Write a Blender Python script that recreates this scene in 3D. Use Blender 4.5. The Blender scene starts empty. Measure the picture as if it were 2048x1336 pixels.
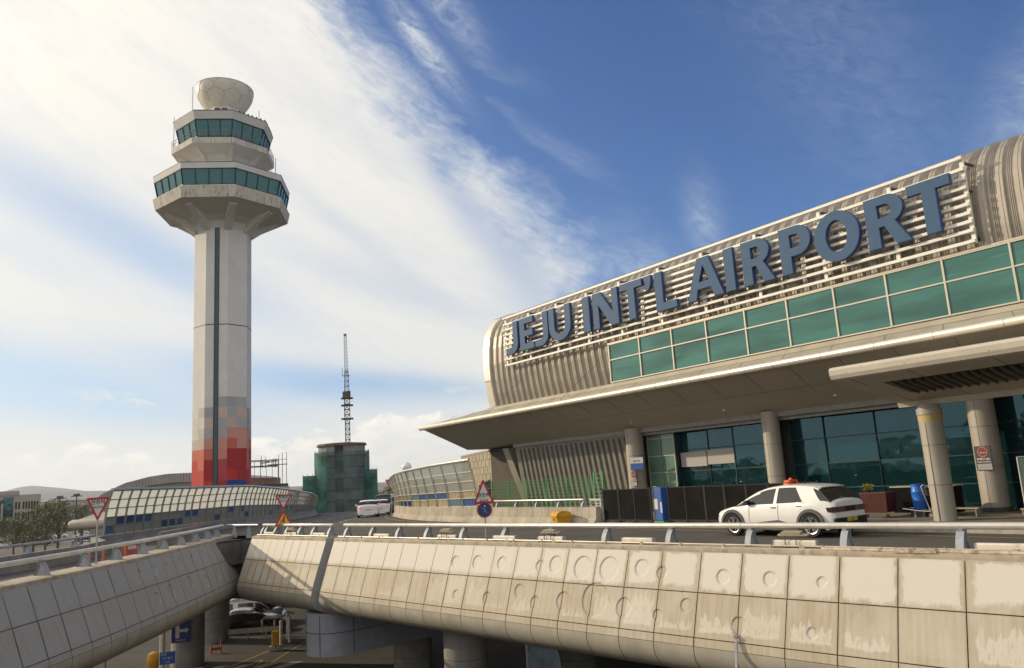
import bpy, bmesh, math, random
from mathutils import Matrix, Vector
random.seed(11)
C = bpy.context.scene
COL = C.collection
R = math.radians
PI = math.pi

# ---------------------------------------------------------------- camera
CAM_Z = 2.3
pitch = math.atan(291.0 / 1580.0)
roll = 0.06
cam = bpy.data.objects.new('camera', bpy.data.cameras.new('camera'))
COL.objects.link(cam)
cam.data.sensor_width = 36.0
cam.data.lens = 36.0 * 1580.0 / 2048.0
cam.data.clip_start = 0.1
cam.data.clip_end = 30000
fw = Vector((0, math.cos(pitch), math.sin(pitch)))
rt0 = Vector((1, 0, 0)); up0 = rt0.cross(fw)
rt = (math.cos(roll) * rt0 - math.sin(roll) * up0).normalized()
up = rt.cross(fw)
cm = Matrix((rt, up, -fw)).transposed().to_4x4()
cm.translation = Vector((0, 0, CAM_Z))
cam.matrix_world = cm
C.camera = cam

# ---------------------------------------------------------------- view
C.view_settings.view_transform = 'Standard'
C.view_settings.look = 'None'
C.view_settings.gamma = 1
C.view_settings.exposure = 0.08
C.cycles.max_bounces = 6
C.cycles.diffuse_bounces = 3
C.cycles.glossy_bounces = 3
C.cycles.transmission_bounces = 4
C.cycles.transparent_max_bounces = 10
C.cycles.caustics_reflective = False
C.cycles.caustics_refractive = False
C.cycles.use_denoising = True

# ---------------------------------------------------------------- sun
SUN_AZ, SUN_EL = -72.0, 21.5          # degrees, azimuth from +Y clockwise
sd = Vector((math.sin(R(SUN_AZ)) * math.cos(R(SUN_EL)), math.cos(R(SUN_AZ)) * math.cos(R(SUN_EL)), math.sin(R(SUN_EL))))
sun = bpy.data.objects.new('sun', bpy.data.lights.new('sun', 'SUN'))
COL.objects.link(sun)
sun.data.energy = 3.1
sun.data.angle = R(0.5)
sun.data.color = (1.0, 0.84, 0.61)
sun.rotation_euler = (-sd).to_track_quat('-Z', 'Y').to_euler()

# ---------------------------------------------------------------- world: Nishita sky with cloud cover
world = bpy.data.worlds.new('World'); C.world = world
world.use_nodes = True
NT = world.node_tree
NT.nodes.clear()
class G:
    """small helper to write node maths"""
    def __init__(s, nt): s.nt = nt
    def n(s, t, **kw):
        x = s.nt.nodes.new(t)
        for k, v in kw.items(): setattr(x, k, v)
        return x
    def put(s, sock, v):
        if hasattr(v, 'is_output') or isinstance(v, bpy.types.NodeSocket): s.nt.links.new(v, sock)
        else: sock.default_value = v
    def m(s, op, a, b=0.0, c=None, clamp=False):
        x = s.n('ShaderNodeMath', operation=op); x.use_clamp = clamp
        s.put(x.inputs[0], a); s.put(x.inputs[1], b)
        if c is not None: s.put(x.inputs[2], c)
        return x.outputs[0]
    def noise(s, vec, scale, detail=4, rough=0.5, dist=0.0, dim='3D'):
        x = s.n('ShaderNodeTexNoise', noise_dimensions=dim)
        if vec is not None: s.put(x.inputs['Vector'], vec)
        s.put(x.inputs['Scale'], scale); s.put(x.inputs['Detail'], detail); s.put(x.inputs['Roughness'], rough); s.put(x.inputs['Distortion'], dist)
        return x.outputs['Fac']
    def ramp(s, fac, stops, mode='LINEAR'):
        x = s.n('ShaderNodeValToRGB'); x.color_ramp.interpolation = mode
        s.put(x.inputs[0], fac)
        e = x.color_ramp.elements
        while len(e) > 1: e.remove(e[-1])
        for i, (p, c) in enumerate(stops):
            c = tuple(c) + (1,) if len(c) == 3 else c
            if i == 0: e[0].position = p; e[0].color = c
            else:
                k = e.new(p); k.color = c
        return x.outputs[0]
    def sstep(s, v, a, b):
        x = s.n('ShaderNodeMapRange', interpolation_type='SMOOTHSTEP')
        s.put(x.inputs[0], v); s.put(x.inputs[1], a); s.put(x.inputs[2], b); x.inputs[3].default_value = 0; x.inputs[4].default_value = 1
        return x.outputs[0]
    def mix(s, f, a, b, bt='MIX'):
        x = s.n('ShaderNodeMix', data_type='RGBA', blend_type=bt)
        s.put(x.inputs[0], f); s.put(x.inputs[6], a if not isinstance(a, tuple) or len(a) == 4 else a + (1,)); s.put(x.inputs[7], b if not isinstance(b, tuple) or len(b) == 4 else b + (1,))
        return x.outputs[2]
    def comb(s, x, y, z):
        n = s.n('ShaderNodeCombineXYZ'); s.put(n.inputs[0], x); s.put(n.inputs[1], y); s.put(n.inputs[2], z); return n.outputs[0]
    def sep(s, v):
        n = s.n('ShaderNodeSeparateXYZ'); s.put(n.inputs[0], v); return n.outputs
g = G(NT)
sky = g.n('ShaderNodeTexSky', sky_type='NISHITA')
sky.sun_disc = False
sky.sun_elevation = R(SUN_EL)
sky.sun_rotation = R(SUN_AZ)
sky.altitude = 30; sky.air_density = 1.0; sky.dust_density = 0.6; sky.ozone_density = 2.2
D = g.n('ShaderNodeTexCoord').outputs['Generated']
dx, dy, dz = g.sep(D)
azi = g.m('MULTIPLY', g.m('ARCTAN2', dx, dy), 180 / PI)
ele = g.m('MULTIPLY', g.m('ARCSINE', dz), 180 / PI)
def across(p, q, v_az=azi, v_el=ele):
    """signed distance in degrees of the direction from the line p->q in (azimuth, elevation); positive on the right of p->q"""
    ddx, ddy = q[0] - p[0], q[1] - p[1]; L = math.hypot(ddx, ddy)
    nx, ny = ddy / L, -ddx / L
    a = g.m('MULTIPLY', g.m('SUBTRACT', v_az, p[0]), nx)
    return g.m('MULTIPLY_ADD', g.m('SUBTRACT', v_el, p[1]), ny, a)
# streaky coordinates that run down to the right
a_ = across((-34, 24), (-2, 9)); b_ = across((-34, 24), (-19, 56))
st = g.comb(g.m('MULTIPLY', a_, 0.16), g.m('MULTIPLY', b_, 0.035), 0.0)
n_st = g.noise(st, 1.6, 6, 0.55, 0.6)
n_med = g.noise(g.comb(g.m('MULTIPLY', azi, 0.12), g.m('MULTIPLY', ele, 0.17), 3.1), 1.3, 7, 0.6, 0.4)
n_big = g.noise(g.comb(g.m('MULTIPLY', azi, 0.045), g.m('MULTIPLY', ele, 0.07), 7.0), 1.0, 3, 0.5)
n_fine = g.noise(g.comb(g.m('MULTIPLY', a_, 1.6), g.m('MULTIPLY', b_, 0.5), 5.0), 1.0, 7, 0.65, 0.5)
warp = g.m('ADD', g.m('MULTIPLY', g.m('SUBTRACT', n_med, 0.5), 7.0), g.m('MULTIPLY', g.m('SUBTRACT', n_fine, 0.5), 3.2))
# 1: the great sheet of high cloud, its edge running down to the right
e1 = across((-13.5, 36), (7.0, 15.5))           # right of the line = clear blue
e1b = across((7.5, 18.0), (4.5, 6.0))
edge = g.m('MINIMUM', e1, g.m('ADD', e1b, 0.0))
edge = g.m('ADD', edge, warp)
sheet = g.sstep(edge, -2.0, 4.5)
wisp = g.m('MULTIPLY', g.sstep(edge, -7.0, 0.5), g.m('MULTIPLY', g.sstep(n_st, 0.46, 0.72), 0.35))
sheet = g.m('MAXIMUM', sheet, wisp)
def blob(ca, ce, la, le, ang, v_az=azi, v_el=ele):
    c_, s_ = math.cos(R(ang)), math.sin(R(ang))
    da = g.m('SUBTRACT', v_az, ca); de = g.m('SUBTRACT', v_el, ce)
    x = g.m('DIVIDE', g.m('ADD', g.m('MULTIPLY', da, c_), g.m('MULTIPLY', de, s_)), la)
    y = g.m('DIVIDE', g.m('SUBTRACT', g.m('MULTIPLY', de, c_), g.m('MULTIPLY', da, s_)), le)
    r2 = g.m('ADD', g.m('MULTIPLY', x, x), g.m('MULTIPLY', y, y))
    return g.m('EXPONENT', g.m('MULTIPLY', r2, -1.0))
# 2: bluer gaps in it
gaps = g.m('MULTIPLY', blob(-31, 19.0, 11, 2.2, -22), 0.50)
for q in ((-22.5, 14.8, 8, 1.8, -25, 0.32), (-33, 15.8, 6, 1.1, -22, 0.22), (-10, 14.5, 9, 1.4, -20, 0.20), (-32, 7.6, 16, 2.3, -8, 0.75), (-15, 7.7, 10, 1.3, -10, 0.70), (-6, 7.0, 6, 0.8, -8, 0.5), (-3, 20, 8, 1.6, -50, 0.35), (-14, 20, 12, .9, -38, 0.15), (2, 13, 5, 2.5, -60, .25), (-4, 28, 5, 1.6, -45, .3), (-44, 12, 9, 2, -15, 0.6)):
    gaps = g.m('ADD', gaps, g.m('MULTIPLY', blob(*q[:5]), q[5]))
gaps = g.m('MULTIPLY', gaps, g.m('MULTIPLY_ADD', n_st, 1.3, 0.35))
cov = g.m('SUBTRACT', sheet, gaps)
cov = g.m('MULTIPLY', cov, g.m('MULTIPLY_ADD', n_st, 0.50, 0.70))
cov = g.m('MULTIPLY', cov, g.m('MULTIPLY_ADD', n_fine, 0.18, 0.91))
cov = g.m('MAXIMUM', cov, 0.0)
n_wsp = g.noise(g.comb(g.m('MULTIPLY', a_, 1.0), g.m('MULTIPLY', b_, 0.42), 2.0), 1.1, 8, 0.68, 0.8)
# detached wisps on the blue
for q in ((-5.9, 31.0, 3.8, 0.9, -50, 0.62), (-3.6, 33.0, 3.6, 1.2, -48, 0.34), (14.6, 17.2, 1.2, 2.6, 5, 0.28), (37.5, 20.5, 5, 3.0, 40, 0.36), (10, 14, 6, 2.2, -25, 0.28), (24, 29, 5, 16, 25, 0.09), (-27.0, 6.7, 3.4, 0.6, -8, 0.8), (-4.0, 6.6, 1.8, 0.5, -3, 0.7)):
    cov = g.m('MAXIMUM', cov, g.m('MULTIPLY', g.m('MULTIPLY', blob(*q[:5]), q[5]), g.m('MULTIPLY_ADD', n_wsp, 3.6, -0.95)))
# 3: low heaped cloud over the horizon
top = g.m('MULTIPLY_ADD', g.noise(g.comb(g.m('MULTIPLY', azi, 0.13), 0.0, 0.0), 1.0, 5, 0.55), 5.0, 1.5)
top = g.m('ADD', top, g.m('MULTIPLY', blob(-8, 4.2, 6.5, 4, 0), 1.7))
top = g.m('SUBTRACT', top, g.m('MULTIPLY', blob(-21, 4.2, 5, 6, 0), 1.0))
puff = g.noise(g.comb(g.m('MULTIPLY', azi, 0.5), g.m('MULTIPLY', ele, 0.9), 1.0), 1.0, 6, 0.6, 0.3)
low = g.sstep(g.m('ADD', g.m('SUBTRACT', top, ele), g.m('MULTIPLY', g.m('SUBTRACT', puff, 0.5), 2.4)), -0.5, 0.9)
low = g.m('MULTIPLY', low, g.m('MULTIPLY_ADD', g.sstep(puff, 0.3, 0.6), 0.25, 0.72))
# rest of the sky dome, seen only in reflections
alpha = g.m('MINIMUM', g.m('MAXIMUM', cov, low), 1.0)
glare = g.m('ADD', blob(-44, 36, 26, 17, 20), g.m('MULTIPLY', blob(-72, 27, 30, 22, 0), 1.2))
thin = g.mix(g.sstep(cov, 0.2, 1.0), (5.6, 6.1, 6.5), (6.9, 6.8, 6.45))
ccol = g.mix(g.m('MULTIPLY', glare, 1.0, clamp=True), thin, (8.6, 8.15, 7.3))
lowc = g.mix(g.sstep(g.m('SUBTRACT', top, ele), 0.2, 2.8), (8.8, 8.3, 7.4), (8.0, 7.6, 6.95))
ccol = g.mix(g.sstep(g.m('SUBTRACT', low, cov), -0.2, 0.3), ccol, lowc)
skc = g.mix(1.0, sky.outputs[0], (0.50, 0.69, 1.00), 'MULTIPLY')
pale = g.m('MAXIMUM', g.m('MULTIPLY', blob(-44, 9, 30, 16, 0), 0.75), g.m('MULTIPLY', g.sstep(ele, 12.0, 0.0), 0.75))
skc = g.mix(pale, skc, (5.6, 6.7, 7.2))
fin = g.mix(alpha, skc, ccol)
# unseen bright cloud added behind the viewer as fill light, and a boosted sun glow
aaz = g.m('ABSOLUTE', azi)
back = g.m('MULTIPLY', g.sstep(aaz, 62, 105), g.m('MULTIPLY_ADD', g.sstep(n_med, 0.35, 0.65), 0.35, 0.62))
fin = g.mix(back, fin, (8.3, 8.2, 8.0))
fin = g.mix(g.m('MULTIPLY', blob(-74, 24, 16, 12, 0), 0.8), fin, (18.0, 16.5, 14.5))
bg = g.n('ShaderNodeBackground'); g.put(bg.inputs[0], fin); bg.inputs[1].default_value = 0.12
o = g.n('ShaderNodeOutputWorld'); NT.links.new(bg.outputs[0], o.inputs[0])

# ---------------------------------------------------------------- helpers
class MB:
    def __init__(s, M=None): s.v = []; s.f = []; s.uv = []; s.uv2 = []; s.mi = []; s.M = M or Matrix()
    def face(s, pts, uv=None, uv2=None, mi=0, world=False):
        b = len(s.v)
        for p in pts: s.v.append(Vector(p) if world else s.M @ Vector(p))
        s.f.append(tuple(range(b, b + len(pts)))); s.uv.append(uv); s.uv2.append(uv2); s.mi.append(mi)
    def mesh(s, vs, fs, mi=0):
        b = len(s.v)
        s.v += [s.M @ Vector(p) for p in vs]
        for f in fs: s.f.append(tuple(b + i for i in f)); s.uv.append(None); s.uv2.append(None); s.mi.append(mi)
        return s
    def box(s, x0, x1, y0, y1, z0, z1, mi=0, m=None):
        vs = [(x, y, z) for x in (x0, x1) for y in (y0, y1) for z in (z0, z1)]
        if m: vs = [m @ Vector(p) for p in vs]
        return s.mesh(vs, [(0, 1, 3, 2), (4, 6, 7, 5), (0, 4, 5, 1), (2, 3, 7, 6), (0, 2, 6, 4), (1, 5, 7, 3)], mi)
    def prism(s, poly, z0, z1, axis='z', mi=0):
        n = len(poly)
        def P(a, b, c): return {'z': (a, b, c), 'x': (c, a, b), 'y': (a, c, b)}[axis]
        vs = [P(a, b, z0) for a, b in poly] + [P(a, b, z1) for a, b in poly]
        return s.mesh(vs, [tuple(range(n))[::-1], tuple(range(n, 2 * n))] + [(i, (i + 1) % n, n + (i + 1) % n, n + i) for i in range(n)], mi)
    def tube(s, path, r, n=10, cap=True, mi=0):
        path = [Vector(p) for p in path]
        rr = r if isinstance(r, (list, tuple)) else [r] * len(path)
        vs = []; prev = None
        for i, p in enumerate(path):
            t = (path[min(i + 1, len(path) - 1)] - path[max(i - 1, 0)]).normalized()
            if prev is None:
                a = Vector((0, 0, 1)) if abs(t.z) < 0.9 else Vector((1, 0, 0))
                x = t.cross(a).normalized()
            else: x = (prev - t * prev.dot(t)).normalized()
            prev = x; y = t.cross(x)
            for k in range(n):
                a = 2 * PI * k / n; vs.append(p + (x * math.cos(a) + y * math.sin(a)) * rr[i])
        fs = [(i * n + k, i * n + (k + 1) % n, (i + 1) * n + (k + 1) % n, (i + 1) * n + k) for i in range(len(path) - 1) for k in range(n)]
        if cap: fs += [tuple(range(n))[::-1], tuple(range((len(path) - 1) * n, len(path) * n))]
        return s.mesh(vs, fs, mi)
    def lathe(s, prof, c=(0, 0, 0), n=24, ph=0.0, axis='z', mi=0, cap=True):
        vs = []
        for r, z in prof:
            for k in range(n):
                a = 2 * PI * k / n + ph
                q = (r * math.cos(a), r * math.sin(a), z)
                if axis == 'y': q = (q[0], q[2], q[1])
                if axis == 'x': q = (q[2], q[0], q[1])
                vs.append((c[0] + q[0], c[1] + q[1], c[2] + q[2]))
        m = len(prof)
        fs = [(i * n + k, i * n + (k + 1) % n, (i + 1) * n + (k + 1) % n, (i + 1) * n + k) for i in range(m - 1) for k in range(n)]
        if cap: fs += [tuple(range(n))[::-1], tuple(range((m - 1) * n, m * n))]
        return s.mesh(vs, fs, mi)
    def grid(s, rows, closed=False, mi=0):
        """rows: list of equally long point lists"""
        n = len(rows[0]); vs = [p for r in rows for p in r]
        kk = n if closed else n - 1
        return s.mesh(vs, [(i * n + k, i * n + (k + 1) % n, (i + 1) * n + (k + 1) % n, (i + 1) * n + k) for i in range(len(rows) - 1) for k in range(kk)], mi)
    def bar(s, a, b, w, h=None, mi=0):
        """rectangular bar from a to b"""
        a, b = Vector(a), Vector(b); t = (b - a).normalized(); h = h or w
        u_ = Vector((0, 0, 1)) if abs(t.z) < 0.95 else Vector((1, 0, 0))
        x = t.cross(u_).normalized(); y = x.cross(t)
        vs = [p + x * (sx * w / 2) + y * (sy * h / 2) for p in (a, b) for sx, sy in ((-1, -1), (1, -1), (1, 1), (-1, 1))]
        return s.mesh(vs, [(0, 1, 2, 3)[::-1], (4, 5, 6, 7), (0, 1, 5, 4), (1, 2, 6, 5), (2, 3, 7, 6), (3, 0, 4, 7)], mi)
    def build(s, name, mat, parent=None, smooth=False, bevel=0.0, weld=False, rec=True, seg=2):
        me = bpy.data.meshes.new(name)
        inv = WM[parent.name].inverted() if parent else Matrix()
        me.from_pydata([inv @ p for p in s.v], [], s.f)
        mats = mat if isinstance(mat, (list, tuple)) else [mat]
        for m_ in mats: me.materials.append(m_)
        for i, p in enumerate(me.polygons): p.material_index = s.mi[i]
        for key, nm in ((s.uv, 'UVMap'), (s.uv2, 'pid')):
            if any(u is not None for u in key):
                l = me.uv_layers.new(name=nm); k = 0
                for f, u in zip(s.f, key):
                    for j in range(len(f)):
                        l.data[k].uv = u[j] if u is not None else (0, 0); k += 1
        if rec or weld:
            bm = bmesh.new(); bm.from_mesh(me)
            if weld: bmesh.ops.remove_doubles(bm, verts=bm.verts, dist=1e-4)
            if rec: bmesh.ops.recalc_face_normals(bm, faces=bm.faces)
            bm.to_mesh(me); bm.free()
        if smooth:
            for p in me.polygons: p.use_smooth = True
            try: me.set_sharp_from_angle(angle=R(38))
            except Exception: pass
        o = bpy.data.objects.new(name, me); COL.objects.link(o)
        if parent: o.parent = parent; WM[o.name] = WM[parent.name].copy()
        else: WM[o.name] = Matrix()
        if bevel:
            b = o.modifiers.new('bevel', 'BEVEL'); b.width = bevel; b.segments = seg; b.limit_method = 'ANGLE'; b.angle_limit = R(35)
        return o
WM = {}
def thing(name, label, cat, loc=(0, 0, 0), rotz=0.0, group=None):
    o = bpy.data.objects.new(name, None); COL.objects.link(o); o.empty_display_size = 0.2
    o.location = loc; o.rotation_euler = (0, 0, rotz)
    o['label'] = label; o['category'] = cat
    if group: o['group'] = group
    WM[o.name] = Matrix.Translation(Vector(loc)) @ Matrix.Rotation(rotz, 4, 'Z')
    return o
def tag(o, label, cat, group=None):
    o['label'] = label; o['category'] = cat
    if group: o['group'] = group
    return o
def struct(o, kind='structure'):
    o['kind'] = kind; return o
def dup(src, loc, rotz, label, group=None, scale=None):
    r = src.copy(); COL.objects.link(r); r.location = loc; r.rotation_euler = (0, 0, rotz)
    if scale: r.scale = scale
    r['label'] = label
    if group: r['group'] = group
    def rec(s, d):
        for ch in s.children:
            c = ch.copy(); COL.objects.link(c); c.parent = d; rec(ch, c)
    rec(src, r)
    return r

# ---------------------------------------------------------------- materials
def mat(name, col, rough=0.7, metal=0.0, var=0.0, vscale=3.0, bump=0.0, bscale=40.0, spec=0.5, streak=0.0, dirt=None, dirt_amt=0.5, coat=0.0, dscale=0.8, emit=None):
    m = bpy.data.materials.new(name); m.use_nodes = True
    nt = m.node_tree; b = nt.nodes['Principled BSDF']; q = G(nt)
    b.inputs['Roughness'].default_value = rough; b.inputs['Metallic'].default_value = metal
    b.inputs['Specular IOR Level'].default_value = spec
    if coat: b.inputs['Coat Weight'].default_value = coat; b.inputs['Coat Roughness'].default_value = 0.06
    P = q.n('ShaderNodeNewGeometry').outputs['Position']
    c = tuple(col) + (1,)
    out = c
    if var:
        f = q.noise(P, vscale, 6, 0.6)
        lo = tuple(x * (1 - var) for x in col) + (1,); hi = tuple(min(1, x * (1 + var)) for x in col) + (1,)
        out = q.mix(q.sstep(f, 0.3, 0.7), lo, hi)
    if streak:
        px, py, pz = q.sep(P)
        f = q.noise(q.comb(q.m('MULTIPLY', px, 4.0), q.m('MULTIPLY', py, 4.0), q.m('MULTIPLY', pz, 0.35)), 1.6, 5, 0.65)
        d_ = dirt or tuple(x * 0.5 for x in col)
        out = q.mix(q.m('MULTIPLY', q.sstep(f, 0.48, 0.75), streak), out, d_)
    if dirt and not streak:
        f = q.noise(P, dscale, 8, 0.65)
        out = q.mix(q.m('MULTIPLY', q.sstep(f, 0.5, 0.68), dirt_amt), out, dirt)
    q.put(b.inputs['Base Color'], out)
    if bump:
        bn = q.n('ShaderNodeBump'); bn.inputs['Strength'].default_value = bump; bn.inputs['Distance'].default_value = 0.02
        q.put(bn.inputs['Height'], q.noise(P, bscale, 5, 0.6)); q.put(b.inputs['Normal'], bn.outputs[0])
    if emit: b.inputs['Emission Color'].default_value = tuple(emit[:3]) + (1,); b.inputs['Emission Strength'].default_value = emit[3]
    return m
def glass_mat(name, col, rough=0.03, ior=1.6, var=0.0, alpha=1.0, spec=0.5, wav=0.015, tint=None, hstreak=False):
    m = bpy.data.materials.new(name); m.use_nodes = True
    nt = m.node_tree; b = nt.nodes['Principled BSDF']; q = G(nt)
    b.inputs['Base Color'].default_value = tuple(col) + (1,)
    b.inputs['Roughness'].default_value = rough; b.inputs['IOR'].default_value = ior
    b.inputs['Specular IOR Level'].default_value = spec
    if tint: b.inputs['Specular Tint'].default_value = tuple(tint) + (1,)
    P = q.n('ShaderNodeNewGeometry').outputs['Position']
    if var:
        f = q.noise(P, 0.9, 4, 0.5)
        q.put(b.inputs['Base Color'], q.mix(f, tuple(x * (1 - var) for x in col), tuple(x * (1 + var) for x in col)))
    if hstreak:   # soft reflections and lit interior painted into the colour as long level dashes
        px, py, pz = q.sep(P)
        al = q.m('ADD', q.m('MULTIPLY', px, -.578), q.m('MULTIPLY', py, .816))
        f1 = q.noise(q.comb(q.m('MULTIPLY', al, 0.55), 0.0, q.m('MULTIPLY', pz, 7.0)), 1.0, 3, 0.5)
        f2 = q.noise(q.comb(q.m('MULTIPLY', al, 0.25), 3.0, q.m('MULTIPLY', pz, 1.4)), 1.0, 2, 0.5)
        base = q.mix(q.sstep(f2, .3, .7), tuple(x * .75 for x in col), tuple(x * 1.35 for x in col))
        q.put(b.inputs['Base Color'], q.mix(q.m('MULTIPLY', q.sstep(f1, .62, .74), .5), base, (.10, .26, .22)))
    bn = q.n('ShaderNodeBump'); bn.inputs['Strength'].default_value = 1.0; bn.inputs['Distance'].default_value = wav
    q.put(bn.inputs['Height'], q.noise(P, 0.7, 2, 0.5)); q.put(b.inputs['Normal'], bn.outputs[0])
    b.inputs['Alpha'].default_value = alpha
    return m
M = {}
M['asphalt'] = mat('asphalt', (0.078, 0.070, 0.060), 0.85, var=0.16, vscale=0.35, bump=0.5, bscale=60, dirt=(0.045, 0.04, 0.036), dirt_amt=0.6, dscale=0.25)
M['low_asphalt'] = mat('low_asphalt', (0.062, 0.052, 0.040), 0.9, var=0.25, vscale=0.3, bump=0.4, dirt=(0.06, 0.055, 0.05), dirt_amt=0.7, dscale=0.4)
M['pave'] = mat('paving', (0.22, 0.19, 0.15), 0.85, var=0.18, vscale=1.2, bump=0.3, dirt=(0.12, 0.10, 0.08))
M['concrete'] = mat('concrete', (0.40, 0.35, 0.27), 0.9, var=0.18, vscale=1.0, bump=0.5, bscale=25, streak=0.75, dirt=(0.15, 0.13, 0.10))
M['greyconcrete'] = mat('grey_concrete', (0.24, 0.225, 0.20), 0.9, var=0.2, vscale=0.8, bump=0.4, bscale=25, streak=0.55, dirt=(0.12, 0.11, 0.10))
M['darkconcrete'] = mat('dark_concrete', (0.10, 0.095, 0.085), 0.9, var=0.3, vscale=1.0, bump=0.4)
M['yellowline'] = mat('yellow_line', (0.38, 0.25, 0.07), 0.8, var=0.2, vscale=6, dirt=(0.1, 0.09, 0.07), dirt_amt=0.5, dscale=5)
M['whiteline'] = mat('white_line', (0.42, 0.40, 0.36), 0.8, var=0.2, vscale=6, dirt=(0.09, 0.08, 0.07), dirt_amt=0.7, dscale=6)
M['towerwhite'] = mat('tower_white', (0.60, 0.58, 0.54), 0.75, var=0.05, vscale=0.5, streak=0.28, dirt=(0.42, 0.38, 0.31))
M['towerdirty'] = mat('tower_dirty', (0.56, 0.52, 0.44), 0.8, var=0.1, vscale=1.0, streak=0.9, dirt=(0.13, 0.11, 0.085))
M['towerglass'] = glass_mat('tower_glass', (0.02, 0.135, 0.15), 0.06, 1.5, 0.35)
M['dark'] = mat('dark', (0.012, 0.012, 0.012), 0.8)
M['darkgrey'] = mat('dark_grey', (0.06, 0.062, 0.066), 0.6, var=0.15)
M['steel'] = mat('steel', (0.42, 0.42, 0.42), 0.35, 0.7, var=0.1, vscale=3)
M['railtube'] = mat('rail_tube', (0.70, 0.66, 0.58), 0.32, 0.45, var=0.10, vscale=1.5, streak=0.2, dirt=(0.4, 0.33, 0.24))
M['postpaint'] = mat('post_paint', (0.34, 0.36, 0.39), 0.6, 0.15, var=0.12, vscale=5, dirt=(0.16, 0.15, 0.14), dirt_amt=0.35, dscale=6)
M['alu'] = mat('aluminium', (0.50, 0.43, 0.33), 0.42, 0.35, var=0.07, vscale=0.8)
M['alu_bright'] = mat('aluminium_bright', (0.78, 0.72, 0.60), 0.35, 0.5, var=0.05, vscale=0.8)
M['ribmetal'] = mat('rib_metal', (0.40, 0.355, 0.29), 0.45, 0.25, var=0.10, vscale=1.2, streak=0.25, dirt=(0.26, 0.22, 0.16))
M['soffit'] = mat('soffit', (0.52, 0.47, 0.385), 0.6, 0.1, var=0.05, vscale=0.6)
M['canopytop'] = mat('canopy_top', (0.40, 0.36, 0.28), 0.65, 0.1, var=0.10, vscale=0.7, dirt=(0.26, 0.22, 0.16), dirt_amt=0.5)
M['signwhite'] = mat('sign_white', (0.80, 0.76, 0.68), 0.5, var=0.04)
M['blueletter'] = mat('blue_letter', (0.055, 0.108, 0.195), 0.6, var=0.05, spec=0.2)
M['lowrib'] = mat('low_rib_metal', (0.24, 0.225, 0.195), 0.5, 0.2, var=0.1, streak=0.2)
M['blueside'] = mat('blue_letter_side', (0.03, 0.07, 0.20), 0.5)
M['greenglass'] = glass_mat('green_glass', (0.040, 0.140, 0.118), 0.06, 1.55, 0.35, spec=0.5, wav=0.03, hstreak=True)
M['darkglass'] = glass_mat('dark_glass', (0.006, 0.026, 0.030), 0.015, 1.75, 0.3, tint=(.42, .80, .95))
M['sunlitglass'] = glass_mat('sunlit_green_glass', (0.13, 0.23, 0.17), 0.08, 1.5, 0.2)  # pale tone carries the sunlight on these panes in the base colour
M['mullion'] = mat('mullion', (0.015, 0.045, 0.045), 0.5, 0.2)
M['palemullion'] = mat('pale_mullion', (0.50, 0.46, 0.37), 0.5, 0.2)
M['pillar'] = mat('pillar', (0.40, 0.36, 0.30), 0.5, 0.1, var=0.05, vscale=0.8)
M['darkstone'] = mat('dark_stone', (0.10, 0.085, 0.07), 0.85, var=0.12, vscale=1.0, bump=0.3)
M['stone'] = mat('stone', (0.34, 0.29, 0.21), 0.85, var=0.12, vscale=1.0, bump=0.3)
M['red'] = mat('red', (0.45, 0.03, 0.02), 0.5, var=0.1)
M['signred'] = mat('sign_red', (0.38, 0.022, 0.02), 0.5)
M['signface'] = mat('sign_face', (0.55, 0.53, 0.48), 0.5, var=0.05)
M['signyellow'] = mat('sign_yellow', (0.75, 0.36, 0.03), 0.5)
M['signblack'] = mat('sign_black', (0.02, 0.02, 0.025), 0.5)
M['signblue'] = mat('sign_blue', (0.018, 0.085, 0.31), 0.5)
M['navy'] = mat('navy', (0.012, 0.03, 0.12), 0.5)
M['amber'] = mat('amber_plastic', (0.58, 0.30, 0.012), 0.45, var=0.08, vscale=3, dirt=(0.3, 0.15, 0.03), dirt_amt=0.4, dscale=2)
M['orange'] = mat('orange_plastic', (0.65, 0.09, 0.012), 0.45)
M['fencegreen'] = mat('fence_green', (0.03, 0.28, 0.06), 0.5)
M['carwhite'] = mat('car_white', (0.74, 0.72, 0.68), 0.25, coat=0.6, var=0.02)
M['carblack'] = mat('car_black', (0.008, 0.009, 0.010), 0.4, coat=0.12, spec=0.3)
M['carsilver'] = mat('car_silver', (0.42, 0.42, 0.40), 0.3, 0.5, coat=0.5)
M['carglass'] = glass_mat('car_glass', (0.030, 0.027, 0.024), 0.04, 1.5, wav=0.002)
M['tyre'] = mat('tyre', (0.018, 0.017, 0.017), 0.85)
M['trim'] = mat('cladding_trim', (0.075, 0.07, 0.068), 0.6)
M['rim'] = mat('rim', (0.62, 0.62, 0.62), 0.3, 0.8)
M['plate'] = mat('plate_yellow', (0.50, 0.36, 0.06), 0.5)
M['light_red'] = mat('tail_red', (0.6, 0.01, 0.01), 0.3, emit=(1, 0.02, 0.01, 0.7))
M['lamp_dark_red'] = mat('tail_dark', (0.035, 0.010, 0.012), 0.2, coat=0.5)
M['bluebarrel'] = mat('blue_barrel', (0.012, 0.14, 0.55), 0.4, var=0.06)
M['seam'] = mat('soffit_seam', (0.20, 0.175, 0.14), 0.7)
M['stonejoint'] = mat('stone_joint', (0.24, 0.20, 0.145), 0.9)
M['blackpanel'] = mat('black_panel', (0.010, 0.009, 0.009), 0.9, spec=0.12, var=0.3, vscale=2)
M['leaf'] = mat('leaf', (0.055, 0.075, 0.02), 0.7, var=0.5, vscale=2)
M['bark'] = mat('bark', (0.14, 0.10, 0.065), 0.9, var=0.3)
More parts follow.
